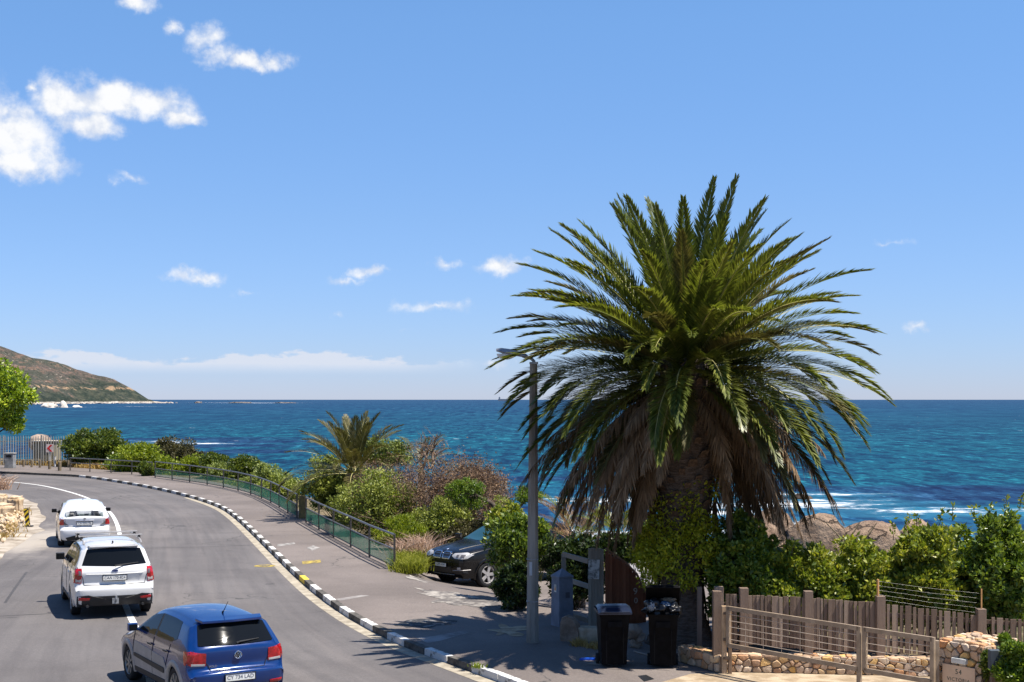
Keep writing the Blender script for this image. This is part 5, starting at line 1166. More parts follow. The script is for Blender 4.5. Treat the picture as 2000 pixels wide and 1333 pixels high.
# ================================================================ railing along the pavement
RAILM = M('railing_paint', (.045, .045, .042), .55, .4, metallic=.3, col2=(.12, .10, .08), scale=20)
RAILTOP = M('railing_worn', (.12, .12, .125), .45, .5, metallic=.5, col2=(.22, .21, .20), scale=12)
MESH_G = M('green_mesh', (.012, .10, .062), .6, .3)
MESH_P = M('grey_mesh', (.10, .12, .10), .6, .3)
def railing(name, label, line, nbay, mesh_mat, zt=.97, zm=.56, net=True):
    f, L = curve(line, 0, 1); P = f(np.linspace(0, L, nbay + 1)); mid = P.mean(0)
    t = thing(name, label, 'railing', (P[0][0], P[0][1], .12), 0, 'railings along the sea side of the pavement')
    for i, p in enumerate(P):
        MB().box((p[0], p[1], .12 + zt / 2), (.06, .06, zt)).build('post', RAILM, t)
    top = [(p[0], p[1], .12 + zt) for p in P]; m_ = [(p[0], p[1], .12 + zm) for p in P]; lo = [(p[0], p[1], .20) for p in P]
    MB().tube(top, .034, 8).build('top_rail', RAILTOP, t); MB().tube(m_, .023, 8).build('mid_rail', RAILTOP, t)
    if net:
        MB().tube(lo, .022, 6).build('bottom_rail', RAILM, t)
        for i in range(nbay):
            a, b = np.array(P[i]), np.array(P[i + 1]); Ln = np.linalg.norm(b - a); d = (b - a) / Ln; segs = []; h = zm - .10; st_ = .055
            z0 = .20
            for k in range(int(-h / st_), int(Ln / st_)):
                for sg in (1, -1):
                    u0, u1 = k * st_, k * st_ + h
                    c0, c1 = max(u0, 0), min(u1, Ln)
                    if c1 <= c0: continue
                    za, zb = z0 + (c0 - u0), z0 + (c1 - u0)
                    if sg < 0: za, zb = 2 * z0 + h - za, 2 * z0 + h - zb
                    q0 = a + d * c0; q1 = a + d * c1; segs.append((np.array([q0[0], q0[1], za]), np.array([q1[0], q1[1], zb]), .0026, .0026))
            twigs('wire_mesh', segs, mesh_mat, t)
    return t
def gl(px, py): return gp(px, py)
railing('railing', 'near run of dark railing with green wire mesh, ending beside the black off-roader', [gl(770.5, 1112), gl(717, 1087), gl(683, 1067), gl(650, 1050), gl(623, 1035), gl(598, 1021)], 5, MESH_G)
railing('railing', 'long middle run of railing with green wire mesh, curving away below the pale green bushes', [gl(580, 1013), gl(545, 991), gl(513, 974), gl(470, 960), gl(410, 948), gl(340, 938), gl(303, 933)], 11, MESH_G)
railing('railing', 'far run of plain two-bar railing before the dark green bush', [gl(297, 930), gl(235, 925.5), gl(184, 922.5), gl(137, 919.5)], 4, MESH_P, .85, .52, False)
g = gp(589, 1014); o = MB().box((g[0], g[1] + .3, .55), (.30, .25, .95), taper=.94).build('stone_post', M('lichen_stone', (.12, .10, .05), .9, .2, col2=(.22, .17, .07), scale=6, bump=.5), bevel=.04); tag(o, 'lichen-yellow stone post in the gap between two runs of railing', 'post')

# ================================================================ far end of the pavement
PAL = M('palisade_paint', (.27, .26, .235), .6, .4, metallic=.2, col2=(.36, .35, .32), scale=3, obj_var=[(.20, .195, .18), (.30, .29, .265), (.40, .39, .36)])
pf = thing('palisade_fence', 'grey steel palisade fence standing behind the bollards at the far bend', 'fence', (-36, 104, 0))
prm = []
for i in range(62):
    x = -42.5 + i * .178; Y = 104 + (x + 36) * .10; ztp = 2.25 + .03 * math.sin(i * .7)
    prm.append((x, Y, ztp))
pm_o = MB().add([(-.036, 0, 0), (0, -.025, 0), (.036, 0, 0), (-.036, 0, .93), (0, -.025, .93), (.036, 0, .93), (-.015, 0, 1), (.015, 0, 1)], [(0, 1, 4, 3), (1, 2, 5, 4), (3, 4, 6), (4, 5, 7), (4, 7, 6)]).build('pale_source', PAL); pme = pm_o.data; bpy.data.objects.remove(pm_o)
for (x, Y, ztp) in prm:
    o = put('pale', pme, pf); o.location = (x, Y - .03, .0); o.scale = (1, 1, ztp)
for z_ in (.45, 1.85): MB().bar((prm[0][0], prm[0][1] + .02, z_), (prm[-1][0], prm[-1][1] + .02, z_), .03, .06).build('rail', PAL, pf)
for i in range(0, 62, 15): MB().box((prm[i][0], prm[i][1] + .08, 1.12), (.09, .09, 2.35)).build('post', PAL, pf)
HUT = M('hut_wall', (.22, .19, .13), .9, .2, col2=(.28, .24, .17), scale=1.5)
hp = Wp(84, 905, 106.5); hut = thing('pump_hut', 'small tan flat-roofed hut behind the palisade fence', 'hut', (hp.x, 107.4, .0))
MB().box((hp.x, 107.4, .85), (1.65, 1.6, 1.75)).build('wall', HUT, hut); MB().box((hp.x, 107.35, 1.77), (1.85, 1.8, .09)).build('roof', M('hut_roof', (.42, .35, .26), .9), hut)
MB().box((hp.x + .35, 106.585, .8), (.6, .03, 1.45)).build('door', M('hut_door', (.16, .14, .10), .8), hut)
# chevron sign
cp = Wp(97, 876, 101); sg_ = thing('chevron_sign', 'square white road sign with a red chevron pointing left', 'road sign', (cp.x, 101, .1))
MB().box((cp.x, 101, cp.z), (.52, .02, .58)).build('sign_plate', M('sign_white', (.62, .50, .46), .5), sg_)
chv = [(-.20, 0), (.05, .24), (.20, .24), (-.02, 0), (.20, -.24), (.05, -.24)]
MB().prism(chv, 0, .004).move(Matrix.Translation((cp.x, 100.986, cp.z)) @ Matrix.Rotation(R(90), 4, 'X')).build('chevron', M('sign_red', (.55, .02, .02), .5), sg_)
MB().tube([(cp.x, 101.03, .0), (cp.x, 101.03, cp.z + .2)], .035, 8).build('sign_post', M('post_pale', (.50, .49, .46), .6), sg_)
cp2 = Wp(107.5, 893, 101.5); o = MB().tube([(cp2.x, 101.5, 0), (cp2.x, 101.5, .85)], .08, 10).build('marker_post', M('post_white', (.6, .58, .55), .6)); tag(o, 'short white marker post just right of the chevron sign', 'post')
# bollards
BOL = M('bollard_wood', (.13, .10, .065), .9, .2, col2=(.24, .19, .13), scale=8, stretch=(4, 4, 1), bump=.4)
bl = [(46, 912, .085, .52, 'first'), (62, 913, .085, .52, 'second'), (78, 914, .085, .55, 'third'), (97, 917, .105, .60, 'fourth'), (116.5, 920, .12, .62, 'thickest, nearest')]
for (px_, py_, r_, h_, nm) in bl:
    g = gp(px_, py_); o = MB().tube([(g[0], g[1], .0), (g[0], g[1], .12 + h_ * .93), (g[0], g[1], .12 + h_)], [r_, r_, r_ * .8], 12).build('bollard', BOL)
    tag(o, ('short wooden bollard, %s from the grey litter bin at the far bend' % nm) if nm[0] != 't' or nm == 'third' else 'thickest wooden bollard, last before the thin pair at the railing end', 'bollard', 'wooden bollards at the far bend')
for (px_, py_, nm) in ((124.5, 915, 'left'), (130.5, 914, 'right')):
    g = gp(px_, py_); o = MB().tube([(g[0], g[1] + 1, .0), (g[0], g[1] + 1, .62)], [.085, .08], 12).build('bollard', BOL); tag(o, 'thin wooden bollard set back by the far railing end, %s of the two' % nm, 'bollard', 'wooden bollards at the far bend')
g = gp(17, 915); lb = thing('litter_bin', 'square grey concrete litter bin at the far left of the pavement', 'litter bin', (g[0], g[1], .12))
LBM = M('litter_grey', (.16, .165, .17), .8, .3, col2=(.28, .28, .28), scale=4)
MB().box((g[0], g[1] + .3, .62), (.62, .62, 1.02)).build('bin_body', LBM, lb, bevel=.02); MB().box((g[0], g[1] + .3, 1.15), (.70, .70, .06)).build('lid', M('litter_top', (.30, .29, .27), .8), lb, bevel=.01); MB().box((g[0], g[1] - .012, .95), (.36, .02, .16)).build('opening', BLACK, lb)

# rocks and hazard marker on the inside of the bend
SANDST = M('sandstone', (.40, .28, .16), .9, .2, col2=(.60, .47, .33), scale=2.2, bump=.6, bscale=9, detail=9)
for i, (a, b, y0, y1, Y, sd, lab) in enumerate(((-18, 14, 966, 992, 60.5, 81, 'pale sandstone boulder at the back of the rock pile'), (14, 46, 970, 1004, 60, 82, 'squarish sandstone boulder at the top right of the rock pile'), (-22, 26, 984, 1018, 58.6, 83, 'big flat-topped sandstone boulder in the middle of the rock pile'), (-14, 22, 1010, 1036, 57.2, 84, 'rough sandstone rock at the front of the rock pile'), (24, 34, 1004, 1016, 58.6, 85, 'small pinkish stone right of the flat-topped boulder'))):
    A = Wp(a, y1, Y); B = Wp(b, y0, Y); c = (A + B) / 2
    bmx = MB().box((0, 0, 0), (2, 2, 2)).build('tmp', None); me = bmx.data; bpy.data.objects.remove(bmx)
    bm = bmesh.new(); bm.from_mesh(me); bmesh.ops.bevel(bm, geom=bm.edges[:], offset=.22, segments=2, affect='EDGES'); bmesh.ops.triangulate(bm, faces=bm.faces[:]); bmesh.ops.subdivide_edges(bm, edges=bm.edges[:], cuts=4, use_grid_fill=True)
    Rz = Matrix.Rotation(sd * 1.3, 3, 'Z') @ Matrix.Rotation(.12 * math.sin(sd), 3, 'X')
    for vv in bm.verts:
        p = vv.co.copy(); p *= 1 + .16 * noise.noise(p * .9 + Vector((sd, sd, 0))) + .06 * noise.noise(p * 3 + Vector((sd, 0, 0))); p = Rz @ Vector((p.x * .92, p.y * .9, p.z)); vv.co = Vector((c.x + p.x * (B.x - A.x) / 2 * .9, c.y + p.y * (B.x - A.x) / 2 * .8, c.z + p.z * (B.z - A.z) / 2))
    me.clear_geometry(); bm.to_mesh(me); bm.free(); me.name = 'rock'; me.polygons.foreach_set('use_smooth', [True] * len(me.polygons)); me.materials.append(SANDST)
    tag(put('rock', me), lab, 'rock', 'sandstone rocks inside the bend')
bm = bmesh.new()
for i in range(170):
    px_ = random.uniform(-30, 52); py_ = 1008 + (1 - px_ / 60) * random.uniform(2, 62); g = G(px_, min(py_, 1075 - px_ * .7)); r_ = random.uniform(.03, .14)
    ret = bmesh.ops.create_icosphere(bm, subdivisions=1, radius=1); zz = max(0, np.interp(g.y, LEY, LEX) - g.x) * .17
    for vv in ret['verts']: k = random.uniform(.6, 1.2); vv.co = Vector((vv.co.x * r_ * k + g.x, vv.co.y * r_ * k + g.y, vv.co.z * r_ * k * .8 + zz + .06))
me = bpy.data.meshes.new('rubble'); bm.to_mesh(me); bm.free(); me.materials.append(SANDST); tag(put('rubble', me), 'loose sandy rubble on the verge below the rock pile', kind='stuff')
hz = G(55, 1030); hm = thing('hazard_marker', 'yellow and black striped hazard marker leaning by the rock pile', 'marker', tuple(hz))
k = (1030 - HY) / CH; hw_ = .085; hh = 36 / k
Mh = Matrix.Rotation(R(-7), 4, 'Y')
MB().box((0, 0, .02 + hh / 2), (hw_ * 2, .05, hh)).move(Mh).build('board', BLACK, hm, world=False)
for j in range(4):
    z0 = .03 + j * .20; pts = [(-hw_, z0), (hw_, z0 + .14), (hw_, z0 + .23), (-hw_, z0 + .09)]
    pts = [(a, min(b, hh)) for a, b in pts]
    MB().prism(pts, 0, .004).move(Mh @ Matrix.Translation((0, -.027, 0)) @ Matrix.Rotation(R(90), 4, 'X')).build('stripe', M('stripe_yellow_%s' % 'abcd'[j], (.72, .50, .02), .6), hm, world=False)
MB().box((0, 0, .03), (.34, .24, .06)).build('foot', BLACK, hm, world=False)

# ================================================================ gate, stone wall, stone pillar, picket fence
STONE = M('wall_stone', (.42, .29, .17), .9, .2, col2=(.72, .58, .42), scale=7, bump=.5, bscale=25, obj_var=[(.24, .15, .10), (.55, .42, .29), (.50, .22, .08), (.34, .20, .12), (.66, .55, .43), (.60, .35, .09), (.38, .26, .18), (.52, .38, .25), (.26, .18, .14)])
MORTAR = M('mortar', (.26, .19, .13), .95, .1, col2=(.36, .28, .20), scale=6)
def clip_poly(P, n, c):
    out = []
    for i in range(len(P)):
        a, b = P[i], P[(i + 1) % len(P)]; da, db = a.dot(n) - c, b.dot(n) - c
        if da <= 0: out.append(a)
        if da * db < 0: out.append(a + (b - a) * (da / (da - db)))
    return out
def stone_face(parent, O, U, Vv, Nn, Lx, Lz, sx, sz, name='stone', seed=1, proud=.035, irr=.32):
    """irregular rubble facing: each stone its own piece, joints recessed"""
    rs = random.Random(seed); O, U, Vv, Nn = Vector(O), Vector(U).normalized(), Vector(Vv).normalized(), Vector(Nn).normalized()
    nr = max(1, int(round(Lz / sz))); seeds = []
    for j in range(nr):
        x = -rs.uniform(0, sx)
        while x < Lx + sx * .5:
            wd = sx * rs.choice((.42, .6, .8, 1.0, 1.3, 1.9)) * rs.uniform(.85, 1.15); seeds.append(Vector((x + wd / 2, (j + .5 + rs.uniform(-.42, .42)) * Lz / nr))); x += wd
    asp = sx / sz * .9; sc = lambda p: Vector((p.x / asp, p.y)); n_s = len(seeds); S2 = [sc(p) for p in seeds]
    for i in range(n_s):
        P = [Vector((0, 0)), Vector((Lx / asp, 0)), Vector((Lx / asp, Lz)), Vector((0, Lz))]
        for k in range(n_s):
            if k == i or (S2[k] - S2[i]).length > sz * 3.2: continue
            d = S2[k] - S2[i]; m_ = (S2[k] + S2[i]) / 2; P = clip_poly(P, d, m_.dot(d))
            if len(P) < 3: break
        if len(P) < 3: continue
        P = [Vector((p.x * asp, p.y)) for p in P]
        c = sum(P, Vector((0, 0))) / len(P); ext = min(max(p.x for p in P) - min(p.x for p in P), max(p.y for p in P) - min(p.y for p in P))
        if ext < .035: continue
        poly = []
        for q in range(len(P)):
            a, b = P[q], P[(q + 1) % len(P)]
            if (b - a).length < .012: poly.append((a + b) / 2); continue
            poly += [a + (b - a) * .16, a + (b - a) * .5 + Vector((rs.uniform(-1, 1), rs.uniform(-1, 1))) * .006, b + (a - b) * .16]
        pr = proud * rs.uniform(.5, 1.4); tilt = (rs.uniform(-.12, .12), rs.uniform(-.12, .12)); n_ = len(poly); g = max(.84, 1 - .016 / ext); Vs = []
        for f_, h_ in ((g, -.03), (g * .985, pr * .5), (g * .84, pr)):
            for p in poly:
                q = c + (p - c) * f_; Vs.append(O + U * q.x + Vv * q.y + Nn * (h_ + ((q.x - c.x) * tilt[0] + (q.y - c.y) * tilt[1] if h_ > 0 else 0)))
        Vs.append(O + U * c.x + Vv * c.y + Nn * pr * 1.10)
        MB().add(Vs, [(r_ * n_ + w, r_ * n_ + (w + 1) % n_, (r_ + 1) * n_ + (w + 1) % n_, (r_ + 1) * n_ + w) for r_ in range(2) for w in range(n_)] + [(2 * n_ + w, 2 * n_ + (w + 1) % n_, 3 * n_) for w in range(n_)]).build(name, STONE, parent)
WL, WR = Vector((3.55, 24.98, .12)), Vector((9.6, 24.25, .12)); Wd_ = (WR - WL).normalized(); Wn = Vector((Wd_.y, -Wd_.x, 0))
wall = thing('stone_wall', 'low wall of tan and orange rubble stone below the picket fence', 'wall', (5.5, 24.8, .12))
mid = (WL + WR) / 2; Lw = (WR - WL).length
MB().bar(mid - Wd_ * Lw / 2 - Wn * .16 + Vector((0, 0, .12)), mid + Wd_ * Lw / 2 - Wn * .16 + Vector((0, 0, .12)), .30, .36).build('mortar_core', MORTAR, wall)
stone_face(wall, WL, Wd_, (0, 0, 1), Wn, 4.4, .31, .14, .105, 'stone', 3)
stone_face(wall, WL + Vector((0, 0, .30)), Wd_, -Wn, (0, 0, 1), 4.4, .34, .20, .17, 'capstone', 5, .022)
wall2 = thing('stone_wall', 'short end of stone wall in the shade left of the gate post', 'wall', (3.2, 25.2, .12))
A2, B2 = Vector((3.05, 25.95, .12)), Vector((3.62, 24.86, .12)); d2 = (B2 - A2).normalized(); n2 = Vector((d2.y, -d2.x, 0))
if n2.x > 0: n2 = -n2
L2_ = (B2 - A2).length; MB().bar(A2 - n2 * .16 + Vector((0, 0, .10)), B2 - n2 * .16 + Vector((0, 0, .10)), .30, .36).build('mortar_core', MORTAR, wall2)
stone_face(wall2, A2, d2, (0, 0, 1), n2, L2_, .30, .17, .14, 'stone', 9); stone_face(wall2, A2 + Vector((0, 0, .28)), d2, -n2, (0, 0, 1), L2_, .30, .2, .16, 'capstone', 10, .02)
# picket fence of weathered slats on the wall
PICK = M('picket_wood', (.14, .095, .066), .85, .2, col2=(.26, .19, .14), scale=7, stretch=(5, 5, .35), bump=.5, bscale=35, obj_var=[(.115, .08, .06), (.185, .132, .098), (.31, .235, .18), (.23, .165, .124), (.14, .10, .075)])
pk = thing('picket_fence', 'weathered brown slatted fence standing on the low stone wall', 'fence', (5.5, 25.1, .4))
def fy(x): return 25.16 - .12 * (x - 3.7)
def ftop(x): return float(np.interp(x, [3.7, 5.2, 6.4, 8.1, 9.0, 11], [1.47, 1.42, 1.355, 1.16, 1.08, .92]))
def fbot(x): return float(np.interp(x, [3.7, 5.2, 7.3, 9.5, 11], [.62, .51, .47, .44, .42]))
slat_o = MB().box((0, 0, .5), (1, 1, 1)).build('slat_source', PICK); slm = slat_o.data; bpy.data.objects.remove(slat_o)
def slat(x, wd, dy=0.0, dz=0.0):
    o = put('slat', slm, pk); z0, z1 = fbot(x) + dz, ftop(x) + dz + random.uniform(-.012, .012); o.location = (x, fy(x) + dy + random.uniform(-.004, .004), z0); o.scale = (wd, .028, z1 - z0); o.rotation_euler = (0, R(random.uniform(-.5, .5)), R(random.uniform(-4, 4)))
posts = [3.66, 4.09, 5.20, 6.43, 8.12, 9.75]
x = 3.78
while x < 6.38:
    wd = .040 + .022 * (int(x * 31) % 2) + random.uniform(-.004, .004)
    if min(abs(x + wd / 2 - p) for p in posts) > .07: slat(x + wd / 2, wd, random.choice((-.012, .012)))
    x += wd + .006
k = 0; x = 6.54
while x < 9.9:
    wd = .105 if k % 2 else .055
    if min(abs(x + wd / 2 - p) for p in posts) > .11: slat(x + wd / 2, wd, 0)
    x += wd + .030; k += 1
for p in posts: MB().box((p, fy(p), (ftop(p) + .12 + .30) / 2), (.15, .15, ftop(p) + .12 - .30)).build('post', PICK, pk, bevel=.008)
for dz in (.16, .66): MB().bar((3.7, fy(3.7) + .035, fbot(3.7) + dz), (6.4, fy(6.4) + .035, fbot(6.4) + dz), .035, .07).bar((6.4, fy(6.4) + .035, fbot(6.4) + dz), (9.9, fy(9.9) + .035, fbot(9.9) + dz * .8), .035, .07).build('rail', PICK, pk)
# electric strands above the fence
ef = thing('electric_fence', 'thin strands of electric fence above the slatted fence', 'fence', (7.3, 24.9, 1.2))
POLEO = M('strand_pole', (.48, .26, .10), .7)
pA = Vector((6.39, fy(6.4), 1.4)); pB = Vector((8.13, fy(8.1), 1.18)); Zt = Vector((0, 0, 1))
MB().tube([pA, pA + Zt * .36], .022, 8).build('pole', POLEO, ef); MB().tube([pB, pB + Zt * .44], .013, 8).build('pole', POLEO, ef)
WIRE = M('wire', (.08, .08, .075), .4, .5, metallic=.6)
for j in range(5):
    z_ = .02 + j * .077; a, b = pA + Zt * z_, pB + Zt * (z_ * 1.1); MB().tube([a, (a + b) / 2 - Zt * .015, b], .0011, 4).build('wire', WIRE, ef); MB().tube([a, a + (b - a).normalized() * .04], .006, 6).build('insulator', STEEL, ef)
GWIRE = M('gate_wire', (.40, .33, .26), .5, .4)
# gate
GATE = M('gate_metal', (.25, .185, .125), .55, .4, metallic=.1, col2=(.34, .26, .18), scale=6)
ga, gm_, gc = Vector((3.76, 24.72, 0)), Vector((5.50, 22.53, 0)), Vector((5.57, 22.45, 0)); ge = Vector((6.36, 21.50, 0))
def leaf(name, label, a, b, z0, z1, nw, post_down):
    t = thing(name, label, 'gate', (a.x, a.y, .12), 0, 'leaves of the driveway gate'); d = (b - a).normalized()
    fr = [('rail', a + Zt * z1, b + Zt * z1, .05, .07), ('rail', a + Zt * z0, b + Zt * z0, .05, .07)]
    for nm, p, q, w_, h_ in fr: MB().bar(p, q, w_, h_).build(nm, GATE, t)
    for p, lo in ((a, z0), (b, post_down)): MB().bar(p + Zt * lo, p + Zt * (z1 + .034), .07, .05, (d.y, -d.x, 0)).build('stile', GATE, t)
    for j in range(nw):
        z_ = z0 + (z1 - z0) * (j + 1) / (nw + 1); MB().tube([a + Zt * z_, b + Zt * z_], .006, 5).build('wire', GWIRE, t)
    nv_ = int((b - a).length / .35)
    vb = MB()
    for j in range(1, nv_): p = a + (b - a) * j / nv_; vb.tube([p + Zt * z0, p + Zt * z1], .003, 4)
    vb.build('wire', GWIRE, t)
    return t
leaf('gate_leaf', 'long driveway gate leaf of brown metal bars and wires before the stone wall', ga, gm_, .63, 1.275, 5, .14)
leaf('gate_leaf', 'short pedestrian gate leaf beside the stone pillar', gc, ge, .63, 1.275, 5, .63)
gpost = thing('gate_post', 'pair of tall brown posts carrying the left hinge of the gate', 'gate post', (3.68, 24.8, .12))
MB().box((3.70, 24.82, .70), (.085, .085, 1.2)).build('hinge_post', M('hinge_post', (.36, .25, .15), .7, .3, scale=8), gpost, bevel=.006)
MB().box((3.80, 24.80, .70), (.06, .08, 1.18)).build('slam_post', M('slam_post', (.20, .13, .08), .7, .3, scale=8), gpost, bevel=.006)
for z_ in (.40, .72, 1.18): MB().box((3.74, 24.76, z_), (.12, .03, .045)).build('hinge', M('hinge_%d' % int(z_ * 100), (.10, .07, .05), .6, metallic=.4), gpost)
o = MB().box((3.60, 25.0, .83), (.15, .15, 1.42)).build('timber_post', PICK, bevel=.01); tag(o, 'thick dark timber post at the left end of the slatted fence, behind the gate hinge', 'post')
g = Wp(1366, 1205, 27); o = MB().box((g.x, 27, .72), (.09, .08, 1.25)).build('timber_post', PICK, bevel=.01); tag(o, 'thin timber post seen between the palm trunk and the gate', 'post')
o = MB().bar(Vector((6.44, 21.56, .1)), Vector((6.44, 21.56, 1.25)), .07, .06, (1, 0, 0)).build('latch_post', GATE, bevel=.006); tag(o, 'tan metal latch post at the left edge of the stone pillar', 'gate post')
# stone pillar with house name
C0, C1, C3 = Vector((6.50, 21.66, .12)), Vector((6.99, 21.05, .12)), Vector((7.15, 22.18, .12)); ux = (C1 - C0).normalized(); uy = Vector((-ux.y, ux.x, 0)); 
if uy.x < 0: uy = -uy
Lx, Ly, Hh = (C1 - C0).length, .92, 1.13
pl = thing('stone_pillar', 'square rubble stone pillar with a house number plate, right of the gate', 'pillar', tuple(C0))
core = MB(); P4 = [C0 + ux * .02 + uy * .02, C1 - ux * .02 + uy * .02, C1 - ux * .02 + uy * (Ly - .02), C0 + ux * .02 + uy * (Ly - .02)]
core.prism([(p.x, p.y) for p in P4], -.1, .12 + Hh - .01).build('mortar_core', MORTAR, pl)
stone_face(pl, C0, ux, (0, 0, 1), -uy, Lx, Hh, .17, .13, 'stone', 21); stone_face(pl, C1, uy, (0, 0, 1), ux, Ly, Hh, .17, .13, 'stone', 22)
stone_face(pl, C0 + uy * Ly, -uy, (0, 0, 1), -ux, Ly, Hh, .19, .14, 'stone', 23); stone_face(pl, C0 + Zt * (Hh - .005), ux, uy, (0, 0, 1), Lx, Ly, .15, .105, 'capstone', 24, .03, .5)
nrm = -uy; Mp = Matrix((( ux.x, 0, nrm.x, 0), (ux.y, 0, nrm.y, 0), (0, 1, 0, 0), (0, 0, 0, 1)))
pc_ = C0 + ux * Lx * .50 + nrm * .062 + Zt * (.86 - .12 - .20)
pl_o = MB().box((0, 0, 0), (.56, .50, .02)).move(Matrix.Translation(pc_) @ Mp).build('name_plate', M('name_plate', (.56, .40, .27), .6, .3, var=.06), pl, bevel=.003)
CUT = M('plate_cutout', (.035, .05, .04), .7)
text('number', '54', .105, Matrix.Translation(pc_ + nrm * .0115 + Zt * .155) @ Mp, CUT, pl_o, True, .001, 1.15); text('lettering', 'VICTORIA', .078, Matrix.Translation(pc_ + nrm * .0115 + Zt * .035) @ Mp, CUT, pl_o, True, .001, 1.15)
li = C0 + ux * Lx * .52 + nrm * .07 + Zt * (.985 - .12); MB().box((0, 0, 0), (.25, .08, .07)).move(Matrix.Translation(li) @ Mp).build('wall_light', M('light_cover', (.52, .52, .48), .4), pl, bevel=.01)
# intercom post
ip = Vector((7.06, 20.78, .12)); it = thing('intercom_post', 'dark grey intercom box on a timber post right of the stone pillar', 'intercom', tuple(ip))
MB().box((ip.x, ip.y, .52), (.13, .10, .9)).build('post', PICK, it, bevel=.006); MB().box((ip.x, ip.y - .03, 1.10), (.20, .12, .30)).build('box', M('intercom_grey', (.06, .072, .085), .6, .3), it, bevel=.008)
MB().box((ip.x + .12, ip.y + .06, 1.16), (.10, .14, .20)).build('rear_block', M('block_white', (.66, .64, .60), .8), it, bevel=.015)
# ================================================================ palms
def frond_mesh(name, base, az_, el0, L, droop, mats, parent, width=.45, nl=46, dead=False, vlift=.5, sag_pow=1.6, twist=0.0, label=None):
    """one feather leaf: a curved midrib with narrow leaflets down both sides"""
    n = 16; p = np.array(base, float); pts = [p.copy()]; tang = []
    for i in range(n):
        t = (i + .5) / n; e = el0 - droop * t ** sag_pow; d = np.array([math.cos(e) * math.cos(az_), math.cos(e) * math.sin(az_), math.sin(e)]); tang.append(d); p = p + d * L / n; pts.append(p.copy())
    pts = np.array(pts); tang.append(tang[-1]); tang = np.array(tang)
    side = np.array([-math.sin(az_), math.cos(az_), 0.0]); V = []; Fq = []
    up_all = np.cross(tang, side); up_all *= np.sign(up_all[:, 2:3] + 1e-6) if not dead else 1
    if dead: up_all = -up_all * np.sign(up_all[0, 2] + 1e-6)
    # midrib
    for i in range(n + 1):
        w_ = (.045 * (1 - i / n) + .006) * (L / 3.5); u_ = up_all[i]; V += [pts[i] - side * w_ * .5, pts[i] + u_ * w_ * .45, pts[i] + side * w_ * .5]
    for i in range(n): Fq += [(3 * i, 3 * i + 1, 3 * i + 4, 3 * i + 3), (3 * i + 1, 3 * i + 2, 3 * i + 5, 3 * i + 4)]
    b0 = len(V); m = mesh_np(name, V, Fq, mats[1], parent, smooth=True)
    # leaflets
    ts = np.linspace(.10, .995, nl); ii = np.clip((ts * n).astype(int), 0, n - 1); fr = ts * n - ii
    P = pts[ii] * (1 - fr[:, None]) + pts[ii + 1] * fr[:, None]; T_ = tang[ii]; U = up_all[ii]
    prof = np.interp(ts, [0, .12, .30, .60, .85, 1], [.25, .60, 1.0, .95, .62, .30]) * width
    ang = np.interp(ts, [0, .3, .7, 1], [.85, .62, .48, .26])
    LV = []
    for sg in (-1, 1):
        jit = rng.normal(size=(nl, 3)) * (.045 if not dead else .18); vl = vlift * (1 + .3 * rng.normal(size=nl))
        d = T_ * np.cos(ang)[:, None] + side * sg * np.sin(ang)[:, None] + U * vl[:, None] * np.sin(ang)[:, None] + jit
        if dead: d += np.array([0, 0, -.45])
        d /= np.linalg.norm(d, axis=1, keepdims=True); Ll = prof * rng.uniform(.85, 1.12, nl); s_ = np.cross(d, U); s_ /= np.linalg.norm(s_, axis=1, keepdims=True) + 1e-9
        w_ = (.036 if not dead else .034) * (L / 3.5) ** .5
        dn = np.array([0, 0, -1.0]) * (.10 if not dead else .22)
        a = P; mid = P + d * Ll[:, None] * .5; tip = P + (d + dn) * Ll[:, None]
        LV.append(np.stack([a, mid + s_ * w_ * .5, tip, mid - s_ * w_ * .5], 1))
    LV = np.concatenate(LV, 0).reshape(-1, 3)
    mesh_np('leaflets', LV, np.arange(len(LV)).reshape(-1, 4), mats[0], m)
    if label: m['label'] = label
    return m
PALM_G = leaf_mat('palm_green', [(.055, .070, .013), (.12, .142, .022), (.19, .205, .040), (.28, .275, .07)], .38, .42, .30)
PALM_Y = leaf_mat('palm_yellow_green', [(.05, .07, .012), (.10, .125, .022), (.16, .17, .035)], .4, .45, .28)
PALM_TIP = leaf_mat('palm_browning', [(.06, .06, .018), (.13, .115, .036), (.21, .165, .07)], .5, .3, .18)
PALM_D = leaf_mat('palm_dead', [(.13, .090, .050), (.26, .178, .105), (.40, .29, .185)], .8, .15, .22, (1.1, .9, .7))
RIB_G = M('midrib_green', (.12, .14, .04), .5, .3); RIB_Y = M('midrib_yellow', (.40, .36, .15), .5, .3); RIB_D = M('midrib_dead', (.17, .11, .07), .8, .2)
TRUNK = M('palm_bark', (.075, .055, .042), .9, .15, col2=(.15, .115, .09), scale=9, stretch=(1, 1, 4), bump=.9, bscale=14)
BOOT = M('palm_boot', (.07, .045, .030), .9, .15, col2=(.16, .11, .075), scale=12, bump=.6, bscale=25)
pb = Vector((3.32, 27.95, .1)); palm = thing('palm_tree', 'huge date palm with a full green crown over a skirt of dead brown fronds', 'palm tree', tuple(pb))
n = 40; V = []; zz = np.linspace(0, 5.7, 90)
for z_ in zz:
    r_ = np.interp(z_, [0, .25, .6, 1.3, 2.2, 3.0, 4.0, 5.0, 5.7], [.72, .58, .46, .40, .44, .54, .60, .60, .45])
    for k in range(n):
        a = 2 * math.pi * k / n; rr = r_ * (1 + .035 * math.sin(z_ * 46 + 2.0 * math.sin(a * 3)) * (z_ < 2.6) + .05 * noise.noise(Vector((math.cos(a) * 2, math.sin(a) * 2, z_ * 2.2)))); V.append((pb.x + rr * math.cos(a) + .02 * z_, pb.y + rr * math.sin(a), pb.z + z_))
